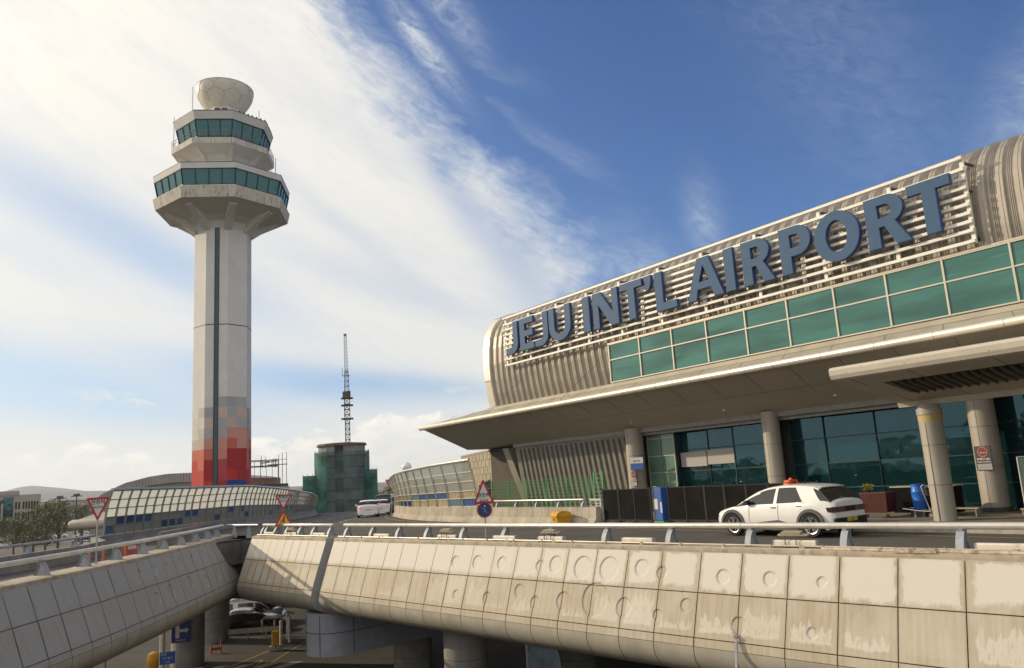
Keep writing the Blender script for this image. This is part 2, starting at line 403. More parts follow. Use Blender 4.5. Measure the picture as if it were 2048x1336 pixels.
# ================================================================ frames
# near viaduct wall: s runs away along the wall, o outward to the viewer
WA = Vector((9.382, 17.589, 0)); Ww = Vector((-0.6833, 0.7302, 0)); Wm = Vector((-0.7302, -0.6833, 0))
WF = Matrix(((Ww.x, Wm.x, 0, WA.x), (Ww.y, Wm.y, 0, WA.y), (0, 0, 1, 0), (0, 0, 0, 1)))
def near(s, o, z=0.0): return WA + Ww * s + Wm * o + Vector((0, 0, z))
# terminal frame: x = -u (towards the viewer's right), y = v (away from the viewer)
Bd = Vector((-0.5780, 0.8160, 0)).normalized(); Bn = Vector((0.8160, 0.5780, 0)).normalized()
BF = Matrix(((-Bd.x, Bn.x, 0, 0), (-Bd.y, Bn.y, 0, 0), (0, 0, 1, 0), (0, 0, 0, 1)))
BROT = math.atan2(-Bd.y, -Bd.x)
def bp(u, v, z=0.0): return BF @ Vector((-u, v, z))
LP = [(-14.6, -12), (-14.7, 10), (-14.85, 22), (-14.95, 28), (-15.25, 33.5), (-15.75, 39.5), (-16.5, 46.2)]
LPl = [0]
for a, b in zip(LP, LP[1:]): LPl.append(LPl[-1] + math.hypot(b[0] - a[0], b[1] - a[1]))
def left(s, o, z=0.0):
    s = max(0, min(LPl[-1] - 1e-6, s))
    for i in range(len(LP) - 1):
        if s <= LPl[i + 1]: break
    t = (s - LPl[i]) / (LPl[i + 1] - LPl[i])
    a, b = Vector(LP[i]), Vector(LP[i + 1]); p = a.lerp(b, t)
    # smooth normal
    def nrm(k):
        k = max(0, min(len(LP) - 2, k)); e = (Vector(LP[k + 1]) - Vector(LP[k])).normalized(); return Vector((e.y, -e.x))
    n = nrm(i)
    if t > 0.5: n = n.lerp(nrm(i + 1), (t - 0.5))
    else: n = n.lerp(nrm(i - 1), (0.5 - t))
    n.normalize()
    return Vector((p.x + n.x * o, p.y + n.y * o, z))
def roadz(y): return -0.0165 * max(0.0, y - 62)

# ================================================================ cladding material
def panel_mat(name, clean, tan, tan2, amt2=1.0):
    m = bpy.data.materials.new(name); m.use_nodes = True
    nt = m.node_tree; b = nt.nodes['Principled BSDF']; q = G(nt)
    b.inputs['Roughness'].default_value = 0.72
    P = q.n('ShaderNodeNewGeometry').outputs['Position']
    uv = q.n('ShaderNodeUVMap', uv_map='UVMap').outputs[0]; pid = q.n('ShaderNodeUVMap', uv_map='pid').outputs[0]
    u, v, _ = q.sep(uv); i, row, _ = q.sep(pid)
    seed = q.m('FRACT', q.m('MULTIPLY', q.m('SINE', q.m('MULTIPLY_ADD', i, 12.9898, q.m('MULTIPLY', row, 78.233))), 43758.5))
    seed2 = q.m('FRACT', q.m('MULTIPLY', seed, 91.7))
    # ragged edges: vertical drips
    drip = q.noise(q.comb(q.m('MULTIPLY_ADD', u, 9.0, q.m('MULTIPLY', seed, 50)), q.m('MULTIPLY', v, 1.3), i), 1.0, 5, 0.6)
    fine = q.noise(q.comb(q.m('MULTIPLY_ADD', u, 26.0, q.m('MULTIPLY', seed, 30)), q.m('MULTIPLY', v, 5.0), i), 1.0, 4, 0.6)
    blot = q.noise(q.comb(q.m('MULTIPLY_ADD', u, 4.0, q.m('MULTIPLY', seed, 90)), q.m('MULTIPLY', v, 3.0), row), 1.0, 4, 0.55)
    rough_e = q.m('MULTIPLY_ADD', q.m('SUBTRACT', fine, 0.5), 0.16, q.m('MULTIPLY', q.m('SUBTRACT', blot, 0.5), 0.20))
    # row 0: broad clean field with stained borders
    du = q.m('SUBTRACT', 0.5, q.m('ABSOLUTE', q.m('SUBTRACT', u, 0.5)))
    dtop = v
    dbot = q.m('MULTIPLY', q.m('SUBTRACT', 1.0, v), 0.72)
    e = q.m('ADD', q.m('MINIMUM', du, q.m('MINIMUM', dtop, dbot)), rough_e)
    bord = q.m('MULTIPLY_ADD', q.m('MULTIPLY', seed, seed), 0.10, 0.035)
    k0 = q.sstep(q.m('SUBTRACT', e, bord), -0.03, 0.05)
    # row 1: clean patches in the lower part between drips
    h1 = q.m('ADD', q.m('MULTIPLY', drip, 1.25), q.m('MULTIPLY_ADD', seed, 0.95, -0.44))
    lo = q.sstep(q.m('SUBTRACT', v, q.m('SUBTRACT', 1.12, h1)), -0.04, 0.08)
    e1 = q.m('ADD', q.m('MINIMUM', q.m('SUBTRACT', du, 0.10), q.m('SUBTRACT', q.m('SUBTRACT', 1.0, v), 0.14)), q.m('MULTIPLY', rough_e, 0.8))
    skip = q.sstep(seed2, 0.15, 0.30)
    lo = q.m('MULTIPLY', lo, q.m('MULTIPLY_ADD', skip, 0.8, 0.2))
    k1 = q.m('MULTIPLY', q.m('MULTIPLY', lo, q.sstep(e1, -0.01, 0.03)), q.m('MULTIPLY', q.sstep(fine, 0.30, 0.48), 0.85))
    is0 = q.m('LESS_THAN', row, 0.5); is1 = q.m('MULTIPLY', q.m('GREATER_THAN', row, 0.5), q.m('LESS_THAN', row, 1.5))
    far_ = q.m('MULTIPLY', q.sstep(i, 16.0, 26.0), q.m('LESS_THAN', i, 299.0))
    k0 = q.m('MAXIMUM', k0, q.m('MULTIPLY', far_, q.sstep(v, 1.0, 0.80)))
    k1 = q.m('MULTIPLY', k1, q.m('SUBTRACT', 1.0, q.m('MULTIPLY', far_, 0.45)))
    k = q.m('ADD', q.m('MULTIPLY', k0, is0), q.m('MULTIPLY', q.m('MULTIPLY', k1, is1), q.m('MULTIPLY_ADD', seed2, 0.35, 0.65)))
    # base tone of the stained paint with vertical streaks
    px, py, pz = q.sep(P)
    stn = q.noise(q.comb(q.m('MULTIPLY', q.m('SUBTRACT', px, py), 6.0), 0.0, q.m('MULTIPLY', pz, 0.5)), 1.0, 5, 0.65)
    base = q.mix(q.sstep(stn, 0.38, 0.68), tan, tan2)
    wide = q.noise(P, 0.45, 4, 0.6)
    base = q.mix(q.m('MULTIPLY', q.sstep(wide, 0.45, 0.7), 0.35), base, clean)
    # dirt gathered at the seams
    seam = q.sstep(q.m('MINIMUM', du, q.m('MINIMUM', v, q.m('SUBTRACT', 1.0, v))), 0.035, 0.0)
    base = q.mix(q.m('MULTIPLY', seam, 0.35), base, tuple(x * 0.55 for x in tan2))
    col = q.mix(q.m('MULTIPLY', k, amt2), base, clean)
    spk = q.noise(P, 14.0, 4, 0.7)
    col = q.mix(q.m('MULTIPLY', q.sstep(spk, 0.62, 0.75), 0.12), col, tan2)
    q.put(b.inputs['Base Color'], col)
    bn = q.n('ShaderNodeBump'); bn.inputs['Strength'].default_value = 0.25; bn.inputs['Distance'].default_value = 0.02
    q.put(bn.inputs['Height'], q.noise(P, 1.6, 3, 0.5)); q.put(b.inputs['Normal'], bn.outputs[0])
    return m
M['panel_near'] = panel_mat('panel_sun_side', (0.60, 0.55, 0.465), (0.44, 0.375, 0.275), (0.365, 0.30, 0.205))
M['panel_left'] = panel_mat('panel_shade_side', (0.36, 0.355, 0.35), (0.345, 0.33, 0.305), (0.315, 0.295, 0.26), 0.4)  # the ramp's shade is put into these cooler, darker greys
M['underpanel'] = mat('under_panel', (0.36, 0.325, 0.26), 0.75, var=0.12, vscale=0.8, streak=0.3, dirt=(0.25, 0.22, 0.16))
M['joint'] = mat('panel_joint', (0.13, 0.09, 0.05), 0.9)

PROF = [(0.0, 0.12), (0.40, -0.965), (0.77, -2.05), (0.82, -2.27)]
UNDER = [(0.82, -2.27), (0.83, -2.42), (0.78, -2.62), (0.66, -2.80), (0.47, -2.95), (0.22, -3.06), (-0.1, -3.13), (-0.6, -3.18), (-1.6, -3.2)]
def clad(pf, joints, circles, fine_range, mats, parent, ids=0):
    """cladding panels row by row; circles are round recesses pressed into them"""
    mb = MB(); ub = MB(); jb = MB()
    for k in range(len(joints) - 1):
        s0, s1 = joints[k], joints[k + 1]; gp = 0.011
        for row in range(3):
            (o0, z0), (o1, z1) = PROF[row], PROF[row + 1]
            L = math.hypot(o1 - o0, z1 - z0); nx, nz = -(z1 - z0) / L, (o1 - o0) / L   # outward normal
            near_c = [c for c in circles if c[0] + c[2] > s0 and c[0] - c[2] < s1 and z1 - c[2] < c[1] < z0 + c[2]]
            step = 0.03 if near_c else 9
            ns = max(1, round((s1 - s0) / step)) if near_c else 1
            nv = max(1, round(L / 0.03)) if near_c else 1
            rnd = random.Random(k * 7 + row)
            tilt = rnd.uniform(-0.004, 0.004)
            P = []
            for j in range(nv + 1):
                t = gp / L + (1 - 2 * gp / L) * j / nv; r = []
                for i in range(ns + 1):
                    f = i / ns; s = s0 + gp + (s1 - s0 - 2 * gp) * f
                    o, z = o0 + (o1 - o0) * t, z0 + (z1 - z0) * t
                    d = tilt * (f - 0.5) * 2
                    for cs, cz, cr in near_c:
                        dist = math.hypot(s - cs, (z - cz) * L / abs(z1 - z0))
                        if dist < cr: d -= 0.032 * min(1, (cr - dist) / 0.03 + 0.2)
                    r.append((pf(s, o + nx * d, z + nz * d), f, t))
                P.append(r)
            for j in range(nv):
                for i in range(ns):
                    q4 = [P[j][i], P[j][i + 1], P[j + 1][i + 1], P[j + 1][i]]
                    mb.face([p[0] for p in q4], [(p[1], p[2]) for p in q4], [(k + ids, row)] * 4, world=True)
        for a in range(len(UNDER) - 1):
            pts = [pf(s0 + gp, *UNDER[a]), pf(s1 - gp, *UNDER[a]), pf(s1 - gp, *UNDER[a + 1]), pf(s0 + gp, *UNDER[a + 1])]
            ub.face(pts, world=True)
        full = PROF[:3] + UNDER
        for a in range(len(full) - 1):
            e = 0.055
            A_, B_ = full[a], full[a + 1]
            jb.face([pf(s0, A_[0] - e, A_[1]), pf(s1, A_[0] - e, A_[1]), pf(s1, B_[0] - e, B_[1] + (e if a > 4 else 0)), pf(s0, B_[0] - e, B_[1] + (e if a > 4 else 0))], world=True)
    mb.build('cladding_panels', mats[0], parent, rec=False, weld=False)
    ub.build('curved_underside', mats[1], parent, smooth=True, weld=True)
    jb.build('joint_backing', M['joint'], parent)

S_J = [0, 1.39, 2.74, 4.04, 5.36, 6.63, 7.94, 9.18, 10.41, 11.62, 12.82, 14.01, 15.18, 16.36, 17.49]
neg = [-1.42 * k for k in range(12, 0, -1)]
rj = neg + S_J; x = 17.49
while x < 25.2: x += 1.10; rj.append(x)
rj[-1] = 26.30
lj = [27.0 + 0.78 * k for k in range(11)]
CIR = [(17.27, -0.51, 0.20), (16.02, -0.5, 0.24), (14.71, -0.49, 0.22), (12.83, -0.51, 0.18), (12.12, -0.44, 0.27), (10.93, -0.5, 0.36), (9.87, -0.49, 0.36), (8.63, -0.42, 0.25), (7.9, -0.52, 0.18), (5.9, -0.54, 0.2), (4.54, -0.53, 0.19), (3.17, -0.54, 0.13), (16.84, -1.60, 0.16), (15.14, -1.6, 0.19), (13.59, -1.3, 0.21), (12.77, -1.6, 0.2), (11.54, -1.48, 0.28), (10.25, -1.36, 0.50), (9.11, -1.5, 0.28), (7.89, -1.6, 0.15), (6.97, -1.3, 0.19), (5.33, -1.66, 0.22), (3.37, -1.66, 0.14)]
viad = thing('viaduct', 'sunlit cream panelled viaduct side with round marks carrying the departures road', 'viaduct', tuple(near(0, 0, -7.5)))
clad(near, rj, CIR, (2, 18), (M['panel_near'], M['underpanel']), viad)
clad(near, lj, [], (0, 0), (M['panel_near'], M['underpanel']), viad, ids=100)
# recessed expansion joint and its faces, with the coping ledge over everything
mb = MB(WF)
full = [(-0.4, 0.12)] + PROF[:3] + UNDER
mb.mesh([(s, o - 0.42, z) for s in (26.30, 27.0) for o, z in full], [(i, i + 1, len(full) + i + 1, len(full) + i) for i in range(len(full) - 1)])
for s in (26.30, 27.0):
    mb.mesh([(s, o, z) for o, z in full] + [(s, o - 0.42, z) for o, z in full], [(i, i + 1, len(full) + i + 1, len(full) + i) for i in range(len(full) - 1)])
s_end = lj[-1]
mb.mesh([(s_end, o, z) for o, z in full] + [(s_end, o - 1.5, z) for o, z in full], [(i, i + 1, len(full) + i + 1, len(full) + i) for i in range(len(full) - 1)])
M['deepjoint'] = mat('joint_lining', (0.30, 0.295, 0.29), 0.85, var=0.1)
mb.build('expansion_joint', M['deepjoint'], viad)
M['coping'] = mat('coping', (0.46, 0.39, 0.29), 0.85, var=0.15, vscale=2.0, bump=0.4, dirt=(0.2, 0.15, 0.10), dirt_amt=0.6, dscale=3)
mb = MB(WF)
for s0, s1 in ((-17, 26.28), (27.02, s_end)):
    mb.prism([(0.035, 0.10), (0.035, 0.165), (-0.10, 0.19), (-0.65, 0.20), (-0.70, -0.05), (-0.70, -0.2), (0.0, -0.2)], s0, s1, axis='x')
mb.build('coping', M['coping'], viad)
# conduit pipe on the coping, with its little clamps
mb = MB(WF)
mb.tube([(-17, -0.14, 0.245), (26.2, -0.14, 0.245)], 0.022, 8)
mb.tube([(27.1, -0.14, 0.245), (s_end - 0.3, -0.14, 0.245)], 0.022, 8)
for k in range(30): mb.box(-15 + k * 1.4, -14.95 + k * 1.4, -0.175, -0.105, 0.195, 0.28)
mb.build('conduit', M['alu'], viad)
mb = MB(WF)
mb.tube([(-17, -0.02, 0.20), (3.2, -0.02, 0.20)], 0.045, 8); mb.box(0.55, 1.45, -0.08, 0.06, 0.17, 0.27)
M['rustpipe'] = mat('rusty_pipe', (0.50, 0.40, 0.30), 0.8, var=0.3, vscale=8, dirt=(0.2, 0.10, 0.05), dirt_amt=0.8, dscale=5)
mb.build('rusty_pipe', M['rustpipe'], viad)

lramp = thing('ramp_viaduct', 'shaded grey panelled ramp viaduct side meeting the cream viaduct', 'viaduct', (-14.8, 22, -7.5))
Lm = LPl[-1]
ljn = []; x = Lm
while x > 4: ljn.append(x); x -= 1.22
ljn = ljn[::-1]
SL = lambda y: [LPl[i] + (y - LP[i][1]) / (LP[i + 1][1] - LP[i][1]) * (LPl[i + 1] - LPl[i]) for i in range(len(LP) - 1) if LP[i][1] <= y <= LP[i + 1][1]][0]
LC = [(SL(31.6), -0.45, 0.18), (SL(33.0), -0.45, 0.22), (SL(34.4), -0.5, 0.24), (SL(36.0), -0.45, 0.28), (SL(37.6), -0.5, 0.24), (SL(39.3), -0.45, 0.3), (SL(41), -0.5, 0.24), (SL(32.4), -1.5, 0.28), (SL(34.0), -1.45, 0.33), (SL(36.3), -1.4, 0.36), (SL(38.5), -1.55, 0.30), (SL(40.6), -1.4, 0.3)]
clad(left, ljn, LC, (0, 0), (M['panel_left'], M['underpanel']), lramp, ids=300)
mb = MB()
prof = [(0.035, 0.10), (0.035, 0.165), (-0.10, 0.19), (-0.85, 0.20), (-0.90, -0.05), (-0.90, -0.2), (0.0, -0.2)]
rows = [[left(s, o, z) for o, z in prof] for s in [i * Lm / 60 for i in range(61)]]
mb.grid(rows, closed=True)
mb.build('coping', M['coping'], lramp)
# end faces that close the two wall ends where they meet
mb = MB()
mb.mesh([left(Lm, o, z) for o, z in full] + [left(Lm, o - 1.5, z) for o, z in full], [(i, i + 1, len(full) + i + 1, len(full) + i) for i in range(len(full) - 1)])
mb.build('end_face', M['deepjoint'], lramp)
mb = MB()
a_ = left(Lm, -0.3); b_ = near(s_end, -0.3)
mb.mesh([(a_.x - .6, a_.y - .8, 0.0), (b_.x + .6, b_.y + .2, 0.0), (b_.x + .6, b_.y + .2, -3.15), (a_.x - .6, a_.y - .8, -3.15), (a_.x - .6, a_.y + 2.2, 0.0), (b_.x + 1.6, b_.y + 2.2, 0.0), (b_.x + 1.6, b_.y + 2.2, -3.15), (a_.x - .6, a_.y + 2.2, -3.15)],
        [(0, 1, 2, 3), (4, 5, 6, 7), (0, 1, 5, 4), (3, 2, 6, 7), (0, 4, 7, 3), (1, 5, 6, 2)])
mb.build('pier_between_walls', M['darkconcrete'], viad)

# ================================================================ road, sidewalk and slab
nearL = [near(s, -0.68) for s in (-40, 0, 15, s_end - 0.3)]
RB = [Vector((x, y, 0)) for x, y in ((-10.76, 67.3), (-9.28, 61.1), (-7.83, 56.4), (-5.6, 51.5), (-3.69, 48.1), (-1.26, 43.9), (1.55, 39.35), (2.75, 37.7))]
LB = [Vector((x, y, 0)) for x, y in ((-23.0, 43.8), (-22.75, 54.7), (-22.05, 62), (-22.15, 70), (-22.95, 80), (-24.75, 93), (-28.35, 110), (-33.5, 126))]
def zz(p, dz=0.0): return Vector((p.x, p.y, roadz(p.y) + dz))
poly_road = [near(-40, -0.68), near(0, -0.68), near(15, -0.68), near(s_end - 0.3, -0.68), Vector((-15.3, 44.0, 0)), left(SL(40), -0.88), left(SL(30), -0.88), left(SL(10), -0.88), left(0, -0.88),
             Vector((-19.5, -12, 0)), Vector((-19.5, 30, 0)), Vector((-19.2, 34.5, 0)), Vector((-20.2, 38.5, 0)), Vector((-22.6, 42.2, 0))] + LB
poly_far = [Vector((-27, 126, 0)), Vector((-20, 104, 0)), Vector((-15.5, 88, 0)), Vector((-12.2, 75, 0))] + RB + [bp(30, 24.6), bp(29, 24.3), bp(-30, 24.3)]
road_poly = poly_road + poly_far
def sheet(poly, dz, name, m, parent=None, cuts=True):
    bm = bmesh.new()
    vs = [bm.verts.new((p.x, p.y, 0)) for p in poly]
    f = bm.faces.new(vs)
    bmesh.ops.triangulate(bm, faces=[f])
    for yc in (62.0,):
        bmesh.ops.bisect_plane(bm, geom=bm.verts[:] + bm.edges[:] + bm.faces[:], plane_co=(0, yc, 0), plane_no=(0, 1, 0))
    for v in bm.verts: v.co.z = roadz(v.co.y) + dz
    bmesh.ops.recalc_face_normals(bm, faces=bm.faces)
    if bm.faces[:] and sum(f.normal.z for f in bm.faces) < 0: bmesh.ops.reverse_faces(bm, faces=bm.faces)
    me = bpy.data.meshes.new(name); bm.to_mesh(me); bm.free()
    me.materials.append(m)
    o = bpy.data.objects.new(name, me); COL.objects.link(o)
    if parent: o.parent = parent
    return o
struct(sheet(road_poly, 0.0, 'road', M['asphalt']))
slab = sheet(road_poly, -0.06, 'viaduct_deck_slab', M['darkconcrete'])
sm = slab.modifiers.new('t', 'SOLIDIFY'); sm.thickness = 1.2; sm.offset = -1
slab['kind'] = 'structure'; slab.name = 'bridge_deck'
# terminal sidewalk with its kerb
mb = MB(BF)
mb.prism([(-29.0, 24.42), (30, 24.42), (30, 40), (-42, 40), (-42, 26.3), (-30.5, 25.3)], -0.05, 0.14)
struct(mb.build('sidewalk', M['pave'], None))
mb = MB(BF)
mb.box(-29.0, 30, 24.2, 24.41, -0.04, 0.15)
struct(mb.build('kerb', mat('kerb', (0.35, 0.32, 0.27), 0.9, var=0.2, vscale=2), None))
# painted markings (dz above road)
def strip(mb, pts, w, dz=0.008):
    L = [Vector((p[0], p[1], 0)) for p in pts]
    for i, (a, b) in enumerate(zip(L, L[1:])):
        t = (b - a).normalized(); n = Vector((-t.y, t.x, 0)) * w / 2
        mb.face([zz(a + n, dz), zz(b + n, dz), zz(b - n, dz), zz(a - n, dz)], world=True)
mb = MB()
for s0, s1 in ((-12.5, -8.5), (-6.8, -2.8), (1.4, 4.2), (6.0, 9.0), (9.9, 12.2), (13.2, 15.2), (17.4, 19.5), (20.8, 22.2), (25.0, 26.5)):
    strip(mb, [near(s0, -1.75), near(s1, -1.75)], 0.13)
# dashed lines that sweep towards the left barrier
def dash(mb, pts, n, on=0.5, w=0.15):
    P = [Vector((p[0], p[1], 0)) for p in pts]; L = [0]
    for a, b in zip(P, P[1:]): L.append(L[-1] + (b - a).length)
    def at(s):
        for i in range(len(P) - 1):
            if s <= L[i + 1]: return P[i].lerp(P[i + 1], (s - L[i]) / (L[i + 1] - L[i]))
        return P[-1]
    for k in range(n):
        s0 = L[-1] * k / n; s1 = s0 + L[-1] / n * on
        strip(mb, [at(s0), at((s0 + s1) / 2), at(s1)], w)
dash(mb, [(-17.6, 55.5), (-17.7, 66), (-18.0, 78), (-19.2, 92), (-21.6, 106)], 8, 0.55)
dash(mb, [(-15.9, 59), (-16.6, 66), (-17.2, 78), (-18.1, 90)], 6, 0.55)
dash(mb, [(-13.0, 57.5), (-13.4, 61), (-13.9, 66), (-14.6, 76)], 6, 0.55)
dash(mb, [(-19.6, 66), (-20.2, 80), (-21.8, 97)], 4, 0.5)
struct(mb.build('white_road_markings', M['whiteline'], None))
mb = MB()
strip(mb, [(-13.6, 84), (-12.2, 73), (-11.3, 66.5), (-10.2, 60.7), (-8.4, 55.4), (-6.2, 51.0), (-4.24, 47.0), (-1.9, 43.0), (0.9, 39.0), tuple(bp(29, 23.2))[:2], tuple(bp(10, 23.1))[:2]], 0.13)
struct(mb.build('yellow_road_line', M['yellowline'], None))

# ================================================================ lower ground, hills
M['ground'] = mat('ground', (0.12, 0.10, 0.075), 0.95, var=0.4, vscale=0.02, dirt=(0.05, 0.065, 0.025), dirt_amt=0.8, dscale=0.03)
mb = MB(); n = 40
vs = [(-7000 + 14000 * i / n, -2000 + 9200 * j / n, -7.52) for j in range(n + 1) for i in range(n + 1)]
mb.mesh(vs, [(j * (n + 1) + i, j * (n + 1) + i + 1, (j + 1) * (n + 1) + i + 1, (j + 1) * (n + 1) + i) for j in range(n) for i in range(n)])
struct(mb.build('ground', M['ground'], None, rec=False))
mb = MB(); mb.mesh([(-60, 5, -7.50), (45, 5, -7.50), (45, 110, -7.50), (-60, 110, -7.50)], [(0, 1, 2, 3)])
struct(mb.build('lower_road', M['low_asphalt'], None, rec=False))
M['hill'] = mat('hill', (0.045, 0.065, 0.055), 0.95, var=0.25, vscale=0.004)
M['town'] = mat('town', (0.16, 0.13, 0.105), 0.95, var=0.5, vscale=0.02)
def ridge(name, y, x0, x1, fn, m, thick=900):
    mb = MB(); N = 120; rows = []
    for j, (fy, fz) in enumerate(((0, 0), (0.25, 0.55), (0.5, 1.0), (1.0, 0.9))):
        rows.append([(x0 + (x1 - x0) * i / N, y + thick * fy, -7.6 + (fn(x0 + (x1 - x0) * i / N) + 7.6) * fz + (random.uniform(-1, 1) * fn(0) * 0.012 if 0 < fz < 1 else 0)) for i in range(N + 1)])
    mb.grid(rows)
    return struct(mb.build(name, m, None, smooth=True))
from mathutils import noise as mn
def hz(el, y): return CAM_Z + math.tan(R(el)) * y
ridge('hills', 4600, -5200, 5200, lambda x: hz(0.36, 5050) + 12 * mn.noise(Vector((x * 0.0012, 0, 0))) - 0.036 * min(0.0, max(-2300, x + 1250)), M['hill'])
ridge('far_mountain', 6400, -6900, -2400, lambda x: hz(0.6, 6700) + 98 * math.exp(-((x + 4160) / 330) ** 2) + 40 * math.exp(-((x + 3750) / 450) ** 2), M['hill'], 600)
ridge('low_hills', 2600, -3000, 2600, lambda x: hz(0.35, 2700) + 7 * mn.noise(Vector((x * 0.004, 5, 0))) - 0.002 * x, M['town'], 500)
# ================================================================ guard rails
# one post: a curved cast bracket, base outward, leaning back to carry the tube
def post_mesh(mb):
    # side outline in (y outward, z); swept 4 cm thick web with a 9 cm wide outer flange
    N = 9
    out = []; inn = []
    for i in range(N + 1):
        t = i / N
        y = 0.19 * (1 - t) ** 0.6 * (1 + 0.35 * t) - 0.10 * t * t
        z = 0.47 * t
        wd = 0.34 * (1 - t) ** 1.25 + 0.10
        out.append((y, z)); inn.append((y - wd, z))
    vs = []
    for sx in (-0.022, 0.022):
        vs += [(sx, y, z) for y, z in out] + [(sx, y, z) for y, z in inn]
    n = N + 1; fs = []
    for i in range(N):
        fs += [(i, i + 1, n + i + 1, n + i), (2 * n + i, 3 * n + i, 3 * n + i + 1, 2 * n + i + 1), (i, 2 * n + i, 2 * n + i + 1, i + 1), (n + i, n + i + 1, 3 * n + i + 1, 3 * n + i)]
    mb.mesh(vs, fs)
    for i in range(N):     # flange plates on both edges
        for edge, dy in ((out, 0.012), (inn, -0.012)):
            (y0, z0), (y1, z1) = edge[i], edge[i + 1]
            mb.mesh([(sx, y + o_, z) for sx in (-0.085, 0.085) for y, z, o_ in ((y0, z0, 0), (y1, z1, 0), (y1, z1, dy), (y0, z0, dy))], [(0, 1, 2, 3), (4, 7, 6, 5), (0, 4, 5, 1), (3, 2, 6, 7)])
    mb.box(-0.09, 0.09, -0.22, 0.21, -0.01, 0.015)
    mb.prism([(-0.10, 0.40), (0.01, 0.42), (0.03, 0.50), (-0.02, 0.56), (-0.10, 0.55)], -0.05, 0.05, axis='x')
def guard(name, label, group, pts_tube, pts_post, zb, r=0.078, side=1, mat_t=None, tube_z=0.53, ps=1.0):
    """pts_tube: list of tube runs (lists of points at base level); pts_post: [(pos, outward)]"""
    base = pts_post[0][0]
    t = thing(name, label, 'guard rail', tuple(base), 0, group)
    for run in pts_tube:
        mb = MB()
        P = [Vector(p) + Vector((0, 0, tube_z)) for p in run]
        d0 = (P[1] - P[0]).normalized(); d1 = (P[-1] - P[-2]).normalized()
        path = [P[0] - d0 * 0.04] + P + [P[-1] + d1 * 0.04]
        mb.tube(path, [r * 0.6] + [r] * len(P) + [r * 0.6], 16)
        mb.build('rail_tube', mat_t or M['railtube'], t, smooth=True)
        # sleeve joints
        mb = MB()
        L = sum((b - a).length for a, b in zip(P, P[1:]))
        k = 6.0
        while k < L:
            acc = 0
            for a, b in zip(P, P[1:]):
                l = (b - a).length
                if acc + l > k:
                    q = a.lerp(b, (k - acc) / l); dd = (b - a).normalized(); mb = MB(); mb.tube([q - dd * 0.012, q + dd * 0.012], r * 1.03, 16); mb.build('rail_joint', M['postpaint'], t); break
                acc += l
            k += 7.8
    first = None
    for p, o in pts_post:
        ang = math.atan2(o.y, o.x) - PI / 2
        if first is None:
            mb = MB(Matrix.Translation(p) @ Matrix.Rotation(ang, 4, 'Z') @ Matrix.Scale(ps, 4))
            post_mesh(mb); first = mb.build('post', M['postpaint'], t); fang = ang; fp = p
        else:
            c = first.copy(); COL.objects.link(c); c.parent = t
            # local matrix that carries the first post to this place
            m_ = Matrix.Translation(p - Vector(base)) @ Matrix.Rotation(ang, 4, 'Z') @ Matrix.Rotation(-fang, 4, 'Z') @ Matrix.Translation(-(fp - Vector(base)))
            c.matrix_local = m_
    return t
# posts on the near wall; measured places along the wall
OP = -0.42
sp = [0.15, 2.75, 5.35, 7.95, 10.4, 12.85, 15.15, 17.5, 19.75, 21.75, 23.75, 25.85]
spn = [-2.5 - 2.6 * k for k in range(5)]
ZB = 0.19
guard('guard_rail', 'long silvery tube rail along the edge of the cream viaduct in front of the taxi', None,
      [[near(-16, OP - 0.03, ZB), near(26.15, OP - 0.03, ZB)]], [(near(s, OP, ZB), Wm) for s in sorted(spn + sp)], ZB)
guard('guard_rail', 'short tube rail with closely set posts below the yellow merging sign', None,
      [[near(27.2, OP - 0.03, ZB), near(34.4, OP - 0.03, ZB)]], [(near(s, OP, ZB), Wm) for s in (27.35, 28.9, 30.25, 31.6, 32.85, 33.9, 34.3)], ZB)
lp = []
for y in (8, 10.5, 13, 15.6, 18.2, 20.8, 23.4, 26.0, 28.6, 31.1, 33.5, 35.9, 38.2, 40.4, 42.5, 44.3):
    s = SL(y); a = left(s, -0.48, ZB); n_ = (left(s, 0) - left(s, -1)).normalized(); lp.append((a, n_))
guard('guard_rail', 'tube rail on shaded blue grey posts along the grey panelled ramp', None,
      [[left(SL(y), -0.51, ZB) for y in (6, 15, 22, 28, 31, 33.5, 36, 39.5, 42, 45.6)]], lp, ZB)
fp_ = [Vector((x, y, 0.62)) for x, y in ((-19.3, 14), (-19.3, 20), (-19.3, 26), (-19.3, 30), (-18.95, 34.5), (-19.4, 36.5))]
guard('guard_rail', 'duller tube rail along the far side of the ramp before the trees', None,
      [[p for p in fp_]], [(Vector((-19.3, 14 + 2.5 * k, 0.62)), Vector((-1, 0, 0))) for k in range(8)] + [(Vector((-19.0, 34.3, 0.62)), Vector((-1, 0, 0)))], 0.62, r=0.05, tube_z=0.34, mat_t=M['steel'], ps=0.66)
# low parapet under it
mb = MB(); rows = []
for x, y in ((-19.3, -10), (-19.3, 20), (-19.3, 30), (-18.95, 34.5), (-19.9, 38.3), (-22.6, 42.6), (-22.95, 44.2)):
    rows.append([(x + dx_, y, z) for dx_, z in ((0.22, 0.0), (0.16, 0.62), (-0.18, 0.62), (-0.22, -1.2), (0.22, -1.2))])
mb.grid(rows, closed=True)
tag(mb.build('parapet', M['greyconcrete'], None), 'dark low concrete parapet on the far side of the ramp', 'parapet')

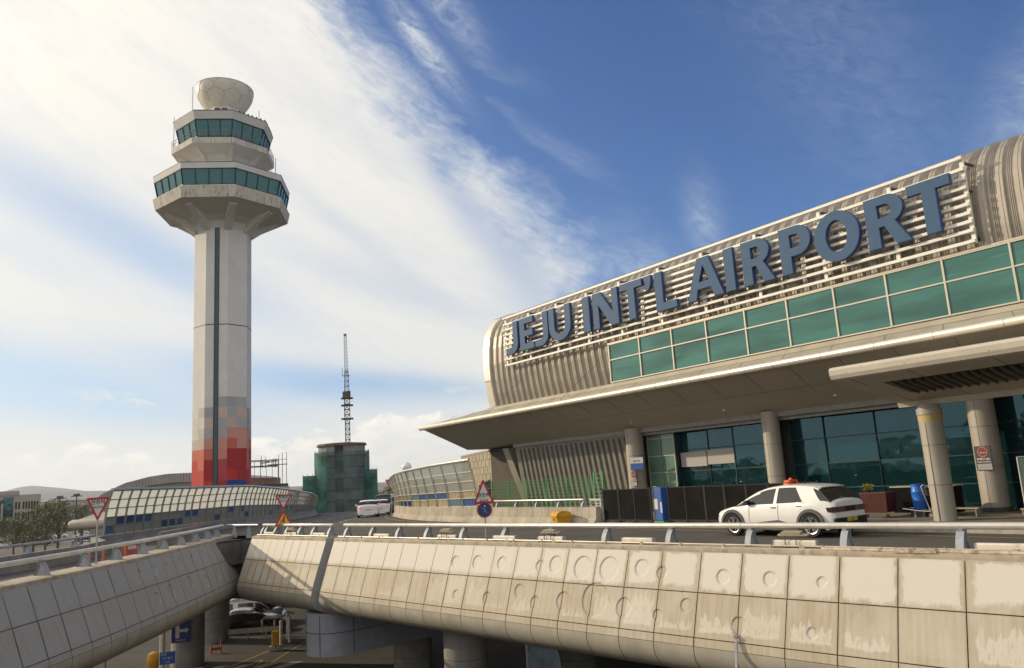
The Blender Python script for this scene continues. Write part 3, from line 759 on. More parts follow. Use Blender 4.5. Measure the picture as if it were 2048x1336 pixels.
mb = MB(); rows = []  # added wall: its height closes the lit gap in the ramp's shadow
for x, y in ((-17.35, 38.6), (-17.75, 42.5), (-18.3, 47.4)):
    rows.append([(x + dx_, y, z) for dx_, z in ((0.20, 0.0), (0.10, 0.3), (0.08, 0.84), (-0.10, 0.84), (-0.12, 0.3), (-0.22, 0.0))])
mb.grid(rows); mb.mesh(rows[0], [tuple(range(6))]); mb.mesh(rows[-1], [tuple(range(6))])
tag(mb.build('concrete_barrier', M['greyconcrete'], None), 'added low concrete wall that shades the corner where both viaducts meet', 'concrete barrier')
# small round top link rail in the gore between the two viaducts
mb = MB()
mb.tube([(-16.9, 46.4, 0.70), (-15.6, 45.2, 0.70), (-14.4, 44.0, 0.70)], 0.06, 10)
t = thing('guard_rail', 'thin grey linking rail at the corner where both viaducts meet', 'guard rail', (-15.6, 45.2, 0))
mb.build('rail_tube', M['steel'], t, smooth=True)
for x, y in ((-16.4, 45.95), (-15.2, 44.85)):
    mb = MB(); mb.prism([(-0.16, 0), (0.16, 0), (0.05, 0.68), (-0.05, 0.68)], -0.03, 0.03, axis='y', mi=0)
    for i in range(len(mb.v)): mb.v[i] = mb.v[i] + Vector((x, y, 0.0))
    mb.build('post', M['postpaint'], t)

# ================================================================ light fittings on the coping
def fitting_parts(t, M4, with_lamp):
    mb = MB(M4)
    mb.prism([(-0.06, 0.02), (0.06, 0.02), (0.075, 0.05), (0.075, 0.15), (0.045, 0.185), (-0.045, 0.185), (-0.075, 0.15), (-0.075, 0.05)], -0.56, 0.56, axis='x')
    mb.build('housing', M['fitting'], t, bevel=0.006)
    mb = MB(M4)
    mb.box(-0.59, -0.561, -0.08, 0.08, -0.005, 0.18); mb.box(0.561, 0.59, -0.08, 0.08, -0.005, 0.18)
    mb.build('end_cap', M['postpaint'], t)
    mb = MB(M4); mb.box(-0.30, -0.16, 0.075, 0.15, -0.03, 0.07); mb.tube([(-0.16, 0.11, 0.02), (-0.1, 0.10, 0.05), (-0.06, 0.09, 0.03), (-0.02, 0.12, -0.02)], 0.012, 6)
    mb.build('junction_box', M['fitbox'], t)
    if with_lamp:
        mb = MB(M4 @ Matrix.Translation((0.05, -0.02, 0.30)) @ Matrix.Rotation(R(-10), 4, 'X'))
        mb.prism([(-0.42, -0.09), (0.30, -0.12), (0.40, -0.07), (0.40, 0.07), (0.30, 0.12), (-0.42, 0.09)], 0.0, 0.035)
        mb.prism([(-0.24, -0.09), (0.28, -0.09), (0.28, 0.09), (-0.24, 0.09)], 0.035, 0.10)
        mb.build('flood_lamp', M['fitbox'], t, bevel=0.004)
        mb = MB(M4)
        for x in (-0.08, 0.22): mb.tube([(x, 0.0, 0.32), (x, 0.11, 0.28), (x, 0.12, 0.12), (x, 0.08, 0.0)], 0.013, 6)
        mb.build('bracket', M['darkgrey'], t)
M['fitting'] = mat('fitting_white', (0.66, 0.60, 0.50), 0.5, var=0.08, dirt=(0.3, 0.24, 0.16), dirt_amt=0.4, dscale=4)
M['fitbox'] = mat('fitting_box', (0.33, 0.28, 0.19), 0.6)
FIT = [(-0.75, 0, 'white box light on the coping at the right edge of the viaduct rail'),
       (4.0, 1, 'white box light with a tilted flood lamp, in front of the taxi'),
       (9.05, 0, 'white box light on the coping in front of the black fence panels'),
       (12.7, 1, 'white box light with flood lamp in front of the yellow salt bin'),
       (15.0, 0, 'white box light on the coping just left of the round pedestrian sign post'),
       (18.3, 1, 'white box light with small flood lamp left of centre, third post from the gap'),
       (22.8, 0, 'white box light on the coping, second post right of the rail gap'),
       (28.1, 0, 'white box light on the coping just left of the rail gap'),
       (30.9, 1, 'white box light with flood lamp beside the yellow merging sign post'),
       (33.3, 0, 'small white box light at the left end of the short rail')]
fang = math.atan2(Ww.y, Ww.x)
for s, lampy, lab in FIT:
    p = near(s, -0.27, 0.195)
    t = thing('coping_light', lab, 'light fitting', tuple(p), fang, 'box lights set along the viaduct coping')
    fitting_parts(t, Matrix.Translation(p) @ Matrix.Rotation(fang, 4, 'Z'), lampy)

# bracket arm with lamp low on the near wall
p0 = near(5.33, 0.80, -1.92); p1 = near(5.15, 1.25, -2.95)
t = thing('wall_lamp', 'grey arm lamp reaching out from the stained panels at the lower edge', 'wall lamp', tuple(p0))
mb = MB(); mb.bar(p0, p1, 0.06, 0.075); mb.build('arm', M['postpaint'], t, bevel=0.008)
mb = MB(); mb.tube([near(5.33, 0.66, -1.9), near(5.33, 0.86, -1.9)], 0.035, 10); mb.tube([near(5.38, 0.72, -1.80), near(5.36, 0.80, -1.86)], 0.012, 6); mb.build('wall_plate', M['steel'], t)
mb = MB(); mb.bar(near(5.17, 1.22, -2.88), near(5.1, 1.27, -3.25), 0.11, 0.12)
mb.build('knuckle', M['darkgrey'], t, bevel=0.01)
mb = MB(); q0 = near(5.05, 1.3, -3.2); q1 = near(4.35, 1.45, -3.12)
mb.tube([q0, q0.lerp(q1, 0.3), q0.lerp(q1, 0.31), q1], [0.10, 0.16, 0.18, 0.18], 16)
mb.build('lamp_head', M['steel'], t, smooth=True)

# ================================================================ noise barriers
def tint_mat(name, col, tr=0.5):
    m = bpy.data.materials.new(name); m.use_nodes = True
    nt = m.node_tree; q = G(nt); nt.nodes.remove(nt.nodes['Principled BSDF'])
    d = q.n('ShaderNodeBsdfDiffuse'); d.inputs[0].default_value = tuple(col) + (1,)
    tl = q.n('ShaderNodeBsdfTranslucent'); tl.inputs[0].default_value = tuple(col) + (1,)
    gl = q.n('ShaderNodeBsdfGlossy'); gl.inputs['Roughness'].default_value = 0.15
    tp = q.n('ShaderNodeBsdfTransparent'); tp.inputs[0].default_value = (0.8, 0.85, 0.85, 1)
    m1 = q.n('ShaderNodeMixShader'); m1.inputs[0].default_value = tr; nt.links.new(d.outputs[0], m1.inputs[1]); nt.links.new(tl.outputs[0], m1.inputs[2])
    m2 = q.n('ShaderNodeMixShader'); m2.inputs[0].default_value = 0.18; nt.links.new(m1.outputs[0], m2.inputs[1]); nt.links.new(tp.outputs[0], m2.inputs[2])
    m3 = q.n('ShaderNodeMixShader'); m3.inputs[0].default_value = 0.06; nt.links.new(m2.outputs[0], m3.inputs[1]); nt.links.new(gl.outputs[0], m3.inputs[2])
    nt.links.new(m3.outputs[0], nt.nodes['Material Output'].inputs[0])
    return m
M['acryl'] = tint_mat('milky_acrylic', (0.60, 0.62, 0.59), 0.60)
M['acryl2'] = tint_mat('milky_acrylic_clear', (0.50, 0.52, 0.48), 0.45)
M['barrierframe'] = mat('barrier_frame', (0.24, 0.24, 0.20), 0.6, 0.2, var=0.1)
M['barrierframe2'] = mat('barrier_frame_pale', (0.46, 0.41, 0.30), 0.6, 0.2, var=0.08)
M['louvre'] = mat('louvre_grey', (0.26, 0.25, 0.23), 0.7, var=0.12, vscale=0.8)
M['louvret'] = mat('louvre_tan', (0.50, 0.42, 0.27), 0.7, var=0.10)
for i, c in enumerate(((0.02, 0.055, 0.14), (0.03, 0.08, 0.19), (0.06, 0.13, 0.22), (0.05, 0.12, 0.32), (0.14, 0.25, 0.30))): M['bl%d' % i] = mat('louvre_blue_%s' % 'abcde'[i], c, 0.7, var=0.08)
def noise_barrier(t, base, hz0, hts, spacing, lean, n_out, mats, colours, hscale=None, stripe=False, tubew=0.09):
    """base: path points at concrete base; lean: list of (t up, offset over the road) ; hts: row heights measured from base"""
    P = [Vector(p) for p in base]; L = [0]
    for a, b in zip(P, P[1:]): L.append(L[-1] + (b - a).length)
    def at(s):
        s = max(0, min(L[-1] - 1e-5, s))
        for i in range(len(P) - 1):
            if s <= L[i + 1]: return P[i].lerp(P[i + 1], (s - L[i]) / (L[i + 1] - L[i])), i
    def nr(s):
        a, _ = at(s - 1.0); b, _ = at(s + 1.0); d = (b - a); d.z = 0; d.normalize(); return Vector((-d.y, d.x, 0)) * n_out
    def pt(s, k, extra=0.0, dz=0.0):
        q, i = at(s); h = hts[k]
        sc = 1.0 if hscale is None else hscale(s / L[-1])
        off = lean(h / hts[-1]) * sc
        return q + nr(s) * (off + extra) + Vector((0, 0, h * sc + dz))
    N = int(L[-1] / spacing)
    ss = [L[-1] * i / N for i in range(N + 1)]
    # concrete plinth
    mb = MB(); rows = []
    for s in ss:
        q, _ = at(s); n_ = nr(s)
        rows.append([q + n_ * a + Vector((0, 0, b)) for a, b in ((0.28, -0.02), (0.24, 0.12), (0.11, 0.32), (0.08, hz0), (-0.18, hz0), (-0.22, -0.3))])
    mb.grid(rows)
    mb.mesh(rows[0], [tuple(range(6))]); mb.mesh(rows[-1], [tuple(range(6))])
    mb.build('concrete_plinth', mats['plinth'], t)
    # posts
    for s in ss:
        mb = MB()
        fine = [i / 10 for i in range(11)]
        def cp(f):
            h = hz0 * 0.85 + (hts[-1] - hz0 * 0.85) * f; q, i = at(s); sc = 1.0 if hscale is None else hscale(s / L[-1])
            return q + nr(s) * (lean(h / hts[-1]) * sc + 0.03) + Vector((0, 0, h * sc))
        pts = [cp(f) for f in fine]
        for a, b in zip(pts, pts[1:]): mb.bar(a, b, 0.075, 0.09)
        mb.build('post', mats['frame'], t)
    # rails
    mb = MB()
    for k in range(len(hts)):
        for a, b in zip(ss, ss[1:]): mb.bar(pt(a, k, 0.0), pt(b, k, 0.0), 0.055, 0.055)
    mb.build('transoms', mats['frame'], t)
    mb = MB(); mb.tube([pt(s, len(hts) - 1, 0.0, 0.06) for s in ss], tubew, 10); mb.build('top_tube', mats['tube'], t, smooth=True)
    cells = {}
    for i in range(N):
        for k in range(len(hts) - 1):
            key = colours(i, k, N)
            if key.startswith('bl'): key = key + ':%d:%d' % (i, k)
            mb = cells.setdefault(key, MB())
            sub = 3 if k >= 2 else 1
            a, b = ss[i] + 0.05, ss[i + 1] - 0.05
            q0, q1, q2, q3 = pt(a, k, -0.02, 0.02), pt(b, k, -0.02, 0.02), pt(b, k + 1, -0.02, -0.02), pt(a, k + 1, -0.02, -0.02)
            mb.face([q0, q1, q2, q3], world=True)
            if stripe and k < 2:
                for j in range(1, 9):
                    f = j / 9; mb.bar(q0.lerp(q1, f), q3.lerp(q2, f), 0.035, 0.05)
    for key, mb in cells.items():
        o = mb.build({'acryl': 'clear_panels', 'acryl2': 'clear_panels'}.get(key, 'coloured_panel' if key.startswith('bl') else 'plain_panels'), M[key.split(':')[0]], t)
        if key.startswith('bl'): o['label'] = 'blue louvred panel low on the barrier'
hsc = lambda f: 1.0 - 0.42 * max(0, f - 0.25)
def col_left(i, k, N):
    if k >= 2: return 'acryl'
    rr = random.Random(i * 5 + k * 3 + 1)
    if k == 1 and i in (1, 2): return 'bl0'
    if k == 1 and i in (3, 4): return 'bl1'
    if k == 0 and i in (0,): return 'bl2'
    if k == 0 and i in (6, 7): return 'bl0'
    if k == 0 and i == 8: return 'bl1'
    if k == 1 and i in (9, 10): return 'bl1'
    if i > 11 and rr.random() < 0.24: return rr.choice(['bl0', 'bl1', 'bl2'])
    return 'louvre'
LB2 = [Vector((x, y, roadz(y))) for x, y in ((-22.85, 44), (-22.6, 54.7), (-21.9, 62), (-22.0, 70), (-22.8, 80), (-24.6, 93), (-28.2, 110), (-33.2, 125))]
t = thing('noise_barrier', 'long curving noise barrier of milky panes above scattered blue panels beside the tower', 'noise barrier', tuple(LB2[0]))
noise_barrier(t, LB2, 0.62, [0.68, 1.13, 1.58, 2.05, 2.52, 3.0], 1.07, lambda f: 0.42 * f ** 3, -1, {'plinth': M['greyconcrete'], 'frame': M['barrierframe'], 'tube': M['steel']}, col_left, hscale=hsc)
def col_right(i, k, N):
    if k >= 2: return 'acryl2'
    # i counts from the far end
    j = N - 1 - i
    T = {(0, 0): 'bl3', (1, 0): 'bl4', (0, 2): 'bl3', (2, 1): 'bl3', (3, 1): 'bl2', (4, 1): 'bl3', (5, 1): 'bl4', (6, 0): 'bl3', (7, 0): 'bl2', (8, 0): 'bl2', (9, 0): 'bl4'}
    return T.get((j, k), 'louvret')
RB2 = [Vector((x, y, roadz(y))) for x, y in ((-10.45, 66.6), (-9.1, 60.8), (-7.65, 56.4), (-5.5, 51.8), (-4.0, 49.3), (-2.6, 47.3))]
t = thing('noise_barrier', 'cream framed noise barrier with blue lower panels curving in under the canopy', 'noise barrier', tuple(RB2[-1]))
noise_barrier(t, RB2, 0.86, [0.90, 1.38, 1.82, 2.38, 2.92, 3.55], 1.75, lambda f: -0.05 + 0.52 * f ** 2.2, -1, {'plinth': M['concrete'], 'frame': M['barrierframe2'], 'tube': M['railtube']}, col_right, stripe=True, hscale=lambda f: 0.86 + 0.14 * f)
# concrete wall that carries on towards the terminal, with tube rail and green mesh fence behind
WPT = [Vector((-2.75, 47.5, 0)), Vector((-0.9, 44.35, 0)), Vector((1.7, 40.0, 0)), Vector((3.45, 37.3, 0))]
mb = MB(); rows = []
for i, q in enumerate(WPT):
    n_ = Vector((-0.83, -0.55, 0))
    rows.append([q + n_ * a + Vector((0, 0, b)) for a, b in ((0.34, -0.02), (0.28, 0.12), (0.12, 0.34), (0.09, 0.84), (-0.20, 0.84), (-0.22, -0.2))])
mb.grid(rows); mb.mesh(rows[0], [tuple(range(6))]); mb.mesh(rows[-1], [tuple(range(6))])
tag(mb.build('concrete_barrier', M['concrete'], None), 'stained tan concrete barrier wall left of the yellow salt bin', 'concrete barrier')
dirw = (WPT[-1] - WPT[0]).normalized()
outw = Vector((dirw.y, -dirw.x, 0)); outw = outw if outw.dot(Vector((-1, -1, 0))) > 0 else -outw
pp = [WPT[0] + dirw * (0.6 + 2.05 * k) for k in range(6)]
guard('guard_rail', 'pale tube rail on top of the tan concrete barrier before the green fence', None, [[p + Vector((0, 0, 0.84)) for p in (pp[0], pp[2], pp[5])]], [(p + Vector((0, 0, 0.84)), outw) for p in pp], 0.84, r=0.05, tube_z=0.34, ps=0.62)
# green mesh fence
def mesh_fence(name, label, a, b, z0, z1, npost, m):
    t = thing(name, label, 'fence', tuple(a))
    d_ = (b - a); L_ = d_.length
    for k in range(npost + 1):
        p = a.lerp(b, k / npost); mb = MB(); mb.tube([p + Vector((0, 0, z0 - 0.1)), p + Vector((0, 0, z1 + 0.1))], 0.035, 8); mb.build('post', m, t)
    mb = MB()
    nv = int((z1 - z0) / 0.16)
    for j in range(nv + 1):
        z = z0 + (z1 - z0) * j / nv; mb.bar(a + Vector((0, 0, z)), b + Vector((0, 0, z)), 0.014, 0.014)
    nh = int(L_ / 0.10)
    for i in range(nh + 1):
        p = a.lerp(b, i / nh); mb.bar(p + Vector((0, 0, z0)), p + Vector((0, 0, z1)), 0.008, 0.008)
    mb.build('wire_mesh', m, t)
mesh_fence('mesh_fence', 'green wire mesh fence behind the concrete barrier in front of the ribbed wall', bp(39.5, 25.9), bp(30.2, 25.5), 0.15, 2.2, 5, M['fencegreen'])
# ================================================================ terminal
term = thing('terminal_building', 'airport terminal with barrel vault roof, green window band and deep sloping canopy', 'terminal', tuple(bp(43.4, 31.1)), BROT)
VP = [(29.07, 7.05), (28.89, 7.85), (28.76, 8.8), (28.70, 9.78), (28.74, 10.86), (28.84, 11.55), (29.05, 12.1), (29.35, 12.55), (29.8, 12.93), (30.4, 13.2), (31.5, 13.45), (33, 13.6), (36, 13.5), (38.5, 12.6)]
def vault(mb, u0, u1, off, i0=0, i1=None):
    pts = []
    PP = VP[i0:i1]
    for i, (v, z) in enumerate(PP):
        a = PP[max(i - 1, 0)]; b = PP[min(i + 1, len(PP) - 1)]
        t = Vector((b[0] - a[0], b[1] - a[1])).normalized(); n = Vector((-t.y, t.x))
        pts.append((v + n.x * off, z + n.y * off))
    return pts
mb = MB(BF)
p0 = vault(mb, 0, 0, 0.0)
mb.grid([[(-43.3, v, z) for v, z in p0], [(10, v, z) for v, z in p0]])
mb.mesh([(-43.3, v, z) for v, z in p0] + [(-43.3, 38.5, 7.0)], [tuple(range(len(p0) + 1))])
mb.build('vault_roof', M['ribmetal'], term, smooth=False)
# standing ribs
UR = [42.45 - 0.60 * k for k in range(88)]
pA = vault(mb, 0, 0, 0.0); pB = vault(mb, 0, 0, 0.11)
mb = MB(BF)
for u in UR:
    w0, w1 = 0.16, 0.11
    vs = []
    for (va, za), (vb, zb) in zip(pA, pB):
        vs += [(-u - w0, va, za), (-u - w1, vb, zb), (-u + w1, vb, zb), (-u + w0, va, za)]
    fs = [(i * 4 + k, i * 4 + k + 1, i * 4 + k + 5, i * 4 + k + 4) for i in range(len(pA) - 1) for k in range(3)]
    mb.mesh(vs, fs + [(0, 1, 2, 3), tuple(range(len(vs) - 4, len(vs)))])
mb.build('roof_ribs', M['ribmetal'], term)
pS = vault(mb, 0, 0, 0.035)
mb = MB(BF)
for u in UR:
    for du in (0.245, 0.30, 0.355):
        vs = []
        for (va, za), (vb, zb) in zip(pA, pS): vs += [(-u + du - 0.01, va, za), (-u + du - 0.008, vb, zb), (-u + du + 0.008, vb, zb), (-u + du + 0.01, va, za)]
        mb.mesh(vs, [(i * 4 + k, i * 4 + k + 1, i * 4 + k + 5, i * 4 + k + 4) for i in range(len(pA) - 1) for k in range(3)])
    vs = []
    for (va, za), (vb, zb) in zip(pB, vault(mb, 0, 0, 0.125)): vs += [(-u - 0.012, va, za), (-u - 0.012, vb, zb), (-u + 0.012, vb, zb), (-u + 0.012, va, za)]
    mb.mesh(vs, [(i * 4 + k, i * 4 + k + 1, i * 4 + k + 5, i * 4 + k + 4) for i in range(len(pA) - 1) for k in range(3)])
mb.build('roof_seams', M['ribmetal'], term)
# gable band
mb = MB(BF)
o1 = vault(mb, 0, 0, 0.20); i1 = vault(mb, 0, 0, -0.4)
for k0, k1 in ((0, 2), (2, 5), (5, 8), (8, 11), (11, 14)):
    oo, ii = o1[k0:k1 + 1], i1[k0:k1 + 1]; n = len(oo)
    if n < 2: continue
    g_ = 0.0
    vs = [(-43.75, v, z) for v, z in oo] + [(-43.05, v, z) for v, z in oo] + [(-43.75, v, z) for v, z in ii] + [(-43.05, v, z) for v, z in ii]
    mb.mesh(vs, [(i, i + 1, n + i + 1, n + i) for i in range(n - 1)] + [(i, i + 1, 2 * n + i + 1, 2 * n + i) for i in range(n - 1)] + [(n + i, n + i + 1, 3 * n + i + 1, 3 * n + i) for i in range(n - 1)] + [(0, n, 3 * n, 2 * n)])
mb.build('gable_band', M['alu_bright'], term, smooth=True)
mb = MB(BF)
for k in (2, 5, 8):
    (v, z), (v2, z2) = vault(mb, 0, 0, 0.208)[k], vault(mb, 0, 0, -0.3)[k]
    mb.bar((-43.76, v, z), (-43.04, v, z), 0.03, 0.03); mb.bar((-43.76, v, z), (-43.76, v2, z2), 0.03, 0.03)
mb.build('band_joints', M['darkgrey'], term)
# green window band
UM = [31.3, 28.98, 26.7, 24.5, 22.23, 20.02, 17.8, 15.6, 13.45, 11.2] + [8.97 - 2.24 * k for k in range(6)]
VG = 28.52
for k in range(len(UM) - 1):
    u0, u1 = UM[k], UM[k + 1]
    f = MB(BF)
    f.box(-u0 - 0.035, -u0 + 0.035, VG - 0.07, VG + 0.02, 7.06, 9.14)
    if k == len(UM) - 2: f.box(-u1 - 0.035, -u1 + 0.035, VG - 0.07, VG + 0.02, 7.06, 9.14)
    for z, h in ((7.06, 0.05), (8.25, 0.055), (9.09, 0.05)): f.box(-u0 + 0.036, -u1 - 0.036, VG - 0.06, VG + 0.02, z, z + h)
    w = f.build('window', M['palemullion'], term)
    p = MB(BF)
    for z0, z1 in ((7.112, 8.248), (8.306, 9.088)):
        j = [VG - 0.012 + random.uniform(-.014, .014) for _ in range(3)]; j.append(j[0] + j[2] - j[1])
        p.mesh([(-u0 + 0.036, j[0], z0), (-u1 - 0.036, j[1], z0), (-u1 - 0.036, j[2], z1), (-u0 + 0.036, j[3], z1)], [(0, 1, 2, 3)])
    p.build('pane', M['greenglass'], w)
mb = MB(BF)
mb.box(-31.36, 2.3, VG + 0.04, 29.3, 7.02, 9.16); mb.box(-31.40, 2.3, VG - 0.05, VG + 0.03, 9.15, 9.22)
mb.build('window_surround', M['alu'], term)
# canopy
U1, U0 = 50.5, -12
mb = MB(BF)
vs = [(-U1 + 0.4, 27.25, 6.40), (12, 27.25, 6.40), (12, 29.1, 7.08), (-43.6, 29.1, 7.08), (-44.5, 30.0, 7.05), (-U1 + 0.1, 30.9, 4.80)]
mb.mesh(vs, [(0, 1, 2, 3), (0, 3, 4, 5)])
mb.mesh([(-44.5, 30.0, 7.05), (-43.6, 29.1, 7.08), (-43.0, 38, 7.0), (-44.0, 38, 7.0), (-U1 + 0.1, 30.9, 4.80), (-50.4, 38, 4.8)], [(0, 1, 2, 3), (4, 0, 3, 5)])
mb.build('canopy_top', M['canopytop'], term)
mb = MB(BF)
mb.mesh([(-U1 + 0.25, 27.28, 6.20), (12, 27.28, 6.20), (12, 31.1, 4.70), (-U1, 31.1, 4.66)], [(0, 1, 2, 3)])
mb.mesh([(-U1, 31.1, 4.66), (-U1 + 0.25, 27.28, 6.20), (-U1 + 0.4, 27.25, 6.40), (-U1 + 0.1, 30.9, 4.80)], [(0, 1, 2, 3)])
mb.mesh([(-U1, 31.1, 4.66), (12, 31.1, 4.70), (12, 38, 4.70), (-U1, 38, 4.66)], [(0, 1, 2, 3)])
mb.build('canopy_soffit', M['soffit'], term)
mb = MB(BF)
UJ = UM + [33.6, 35.9, 38.2, 40.5, 42.9, 45.2, 47.6]
for u in UJ:
    a, b = Vector((-u + 0.5, 27.35, 6.168)), Vector((-u - 0.3, 31.08, 4.705)); mb.bar(a, b, 0.018, 0.012)
    mb.bar((-u + 0.2, 27.4, 6.458), (-u - 0.5, 28.9, 7.012), 0.02, 0.012)
mb.bar((-49.8, 29.2, 5.44), (12, 29.2, 5.44), 0.018, 0.012)
mb.build('canopy_seams', M['seam'], term)
mb = MB(BF)
mb.box(-43.4, 12, 28.4, 28.75, 6.86, 7.0); mb.box(-43.4, 12, 28.30, 28.4, 6.80, 6.86)
mb.build('gutter', M['canopytop'], term)
mb = MB(BF)
mb.tube([(-U1 - 0.05, 27.18, 6.28), (-U1 + 0.02, 27.18, 6.28), (-U1 + 0.10, 27.18, 6.28), (12, 27.18, 6.28)], [0.05, 0.12, 0.155, 0.155], 20)
rail = mb.build('canopy_edge_tube', M['alu_bright'], term, smooth=True)
mb = MB(BF)
for u in UJ: mb.tube([(-u - 0.012, 27.18, 6.28), (-u + 0.012, 27.18, 6.28)], 0.160, 20)
mb.build('tube_joints', M['alu'], rail)
# fascia below the soffit and body behind
mb = MB(BF)
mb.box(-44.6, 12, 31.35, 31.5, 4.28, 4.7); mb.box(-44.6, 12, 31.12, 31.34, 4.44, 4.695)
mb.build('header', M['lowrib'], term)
mb = MB(BF); mb.box(-43.0, 12, 32.6, 60, -0.1, 4.6); mb.box(-42.9, 12, 31.5, 60, 4.72, 7.0)
mb.build('wall', M['darkgrey'], term)
for u in (46, 39, 32, 25.5, 19.5, 13.5, 7):
    mb = MB(BF); mb.lathe([(.09, 4.98), (.09, 5.02), (.06, 5.03)], (-u, 30.35, 0), 14); mb.build('downlight', M['alu_bright'], term)
# pillars
def pillar(mb, u, v, r, z0, z1):
    mb.lathe([(r, z0), (r, z1)], (-u, v, 0), 32)
for u, r in ((32.7, 0.50), (23.5, 0.40), (14.16, 0.46), (4.9, 0.46), (-4.4, 0.46)):
    mb = MB(BF); pillar(mb, u, 31.1, r, 0.14, 4.72); p = mb.build('pillar', M['pillar'], term, smooth=True)
    mb = MB(BF)
    for z in (1.75, 3.2): mb.lathe([(r + 0.004, z), (r + 0.004, z + 0.015)], (-u, 31.1, 0), 32)
    mb.box(-u - 0.006, -u + 0.006, 31.1 - r - 0.004, 31.1 - r + 0.02, 0.14, 4.6)
    mb.lathe([(r + 0.05, 0.14), (r + 0.05, 0.30)], (-u, 31.1, 0), 32)
    mb.build('pillar_joints', M['darkgrey'], p)
# slanted ribbed wall with its leaning beam
mb = MB(BF)
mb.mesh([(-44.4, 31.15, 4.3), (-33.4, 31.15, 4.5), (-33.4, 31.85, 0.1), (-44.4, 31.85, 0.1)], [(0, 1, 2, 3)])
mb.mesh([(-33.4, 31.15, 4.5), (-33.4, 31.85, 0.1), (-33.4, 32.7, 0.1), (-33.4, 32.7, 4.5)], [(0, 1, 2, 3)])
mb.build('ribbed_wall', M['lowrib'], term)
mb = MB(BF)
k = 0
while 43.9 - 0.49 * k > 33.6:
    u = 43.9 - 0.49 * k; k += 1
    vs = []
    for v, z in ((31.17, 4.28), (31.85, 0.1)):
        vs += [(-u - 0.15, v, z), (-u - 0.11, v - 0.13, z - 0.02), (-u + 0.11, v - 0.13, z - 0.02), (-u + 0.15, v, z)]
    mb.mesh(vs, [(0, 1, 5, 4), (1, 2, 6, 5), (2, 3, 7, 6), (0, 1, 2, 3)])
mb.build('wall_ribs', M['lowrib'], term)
mb = MB(BF)
mb.mesh([(-45.75, 31.0, 4.45), (-45.05, 31.0, 4.45), (-45.05, 32.75, 0.0), (-45.75, 32.75, 0.0), (-45.75, 31.5, 4.45), (-45.05, 31.5, 4.45), (-45.05, 33.25, 0.0), (-45.75, 33.25, 0.0)], [(0, 1, 2, 3), (4, 7, 6, 5), (0, 4, 5, 1), (1, 5, 6, 2), (2, 6, 7, 3), (3, 7, 4, 0)])
mb.build('leaning_beam', M['pillar'], term)
# lower glazing: one window per bay
ZT = [0.18, 1.12, 2.20, 3.32, 4.42]
def bay(u0, u1, v, zs, gm='darkglass', fm='mullion', w=0.045):
    f = MB(BF)
    f.box(-u0 - w / 2, -u0 + w / 2, v - 0.08, v, zs[0], zs[-1])
    f.box(-u1 - w / 2, -u1 + w / 2, v - 0.08, v, zs[0], zs[-1])
    for z in zs: f.box(-u0 + w / 2, -u1 - w / 2, v - 0.07, v, z - 0.022, z + 0.022)
    wd = f.build('window', M[fm], term)
    p = MB(BF)
    for a, b in zip(zs, zs[1:]):
        j = [v - 0.035 + random.uniform(-.010, .010) for _ in range(3)]; j.append(j[0] + j[2] - j[1])
        p.mesh([(-u0 + w / 2, j[0], a + .02), (-u1 - w / 2, j[1], a + .02), (-u1 - w / 2, j[2], b - .02), (-u0 + w / 2, j[3], b - .02)], [(0, 1, 2, 3)])
    p.build('pane', M[gm], wd)
ul = [23.05, 21.3, 18.85, 16.55, 14.2, 11.9, 9.6, 7.3, 5.0, 2.7, 0.4, -1.9, -4.2]
for a, b in zip(ul, ul[1:]): bay(a, b, 31.95, ZT)
bay(26.45, 24.0, 31.95, ZT); bay(30.25, 28.35, 32.25, [0.18, 1.12, 2.2, 3.32, 4.3]); bay(28.35, 26.5, 32.25, [0.18, 1.12, 2.2, 3.32, 4.3])
for a, b in ((32.3, 31.3), (31.3, 30.3)): bay(a, b, 31.75, [0.18, 1.3, 2.2, 3.1, 4.05, 4.45], 'sunlitglass', 'palemullion')
mb = MB(BF); mb.box(-30.29, -30.25, 31.76, 32.25, 0.15, 4.45); mb.build('glass_return', M['darkglass'], term)
mb = MB(BF); mb.box(-30.20, -28.40, 32.02, 32.16, 2.42, 3.18); mb.box(-28.32, -26.55, 32.02, 32.16, 2.48, 3.22); mb.build('blank_band', mat('blank_white', (0.40, 0.37, 0.33), 0.6), term)
# stone clad block beyond the canopy
st = thing('stone_block', 'beige stone clad block standing under the tip of the big canopy', 'building', (-2.1, 59.4, -7.5), 0)
c0 = Vector((-2.12, 59.39, 0)); h15 = Vector((math.sin(R(-15.6)), math.cos(R(-15.6)), 0)); c1 = c0 + h15 * 11.1; c2 = bp(44.7, 32.6); c3 = bp(44.7, 48)
pl_ = [(c0.x, c0.y), (c1.x, c1.y), (c3.x, c3.y), (c2.x, c2.y)]
mb = MB(); mb.prism(pl_, -7.4, 4.62)
for i_ in range(2, 6): pass
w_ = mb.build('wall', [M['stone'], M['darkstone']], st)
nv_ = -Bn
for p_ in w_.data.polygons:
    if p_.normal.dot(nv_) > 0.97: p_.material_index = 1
mb = MB()
for z in [0.1 + 0.55 * k for k in range(9)]:
    mb.bar(c0 + Vector((-.01, -.01, z)), c1 + Vector((-.01, -.01, z)), 0.03, 0.02); mb.bar(c0 + Vector((-.01, -.01, z)), c2 + Vector((-.01, -.01, z)), 0.03, 0.02)
for r_ in range(9):
    for k in range(8):
        q_ = c0 + h15 * (0.5 + 1.35 * k + (.65 if r_ % 2 else 0)); mb.bar(q_ + Vector((-.01, -.01, .1 + .55 * r_)), q_ + Vector((-.01, -.01, min(4.6, .65 + .55 * r_))), 0.02, 0.02)
mb.build('stone_joints', M['stonejoint'], w_)
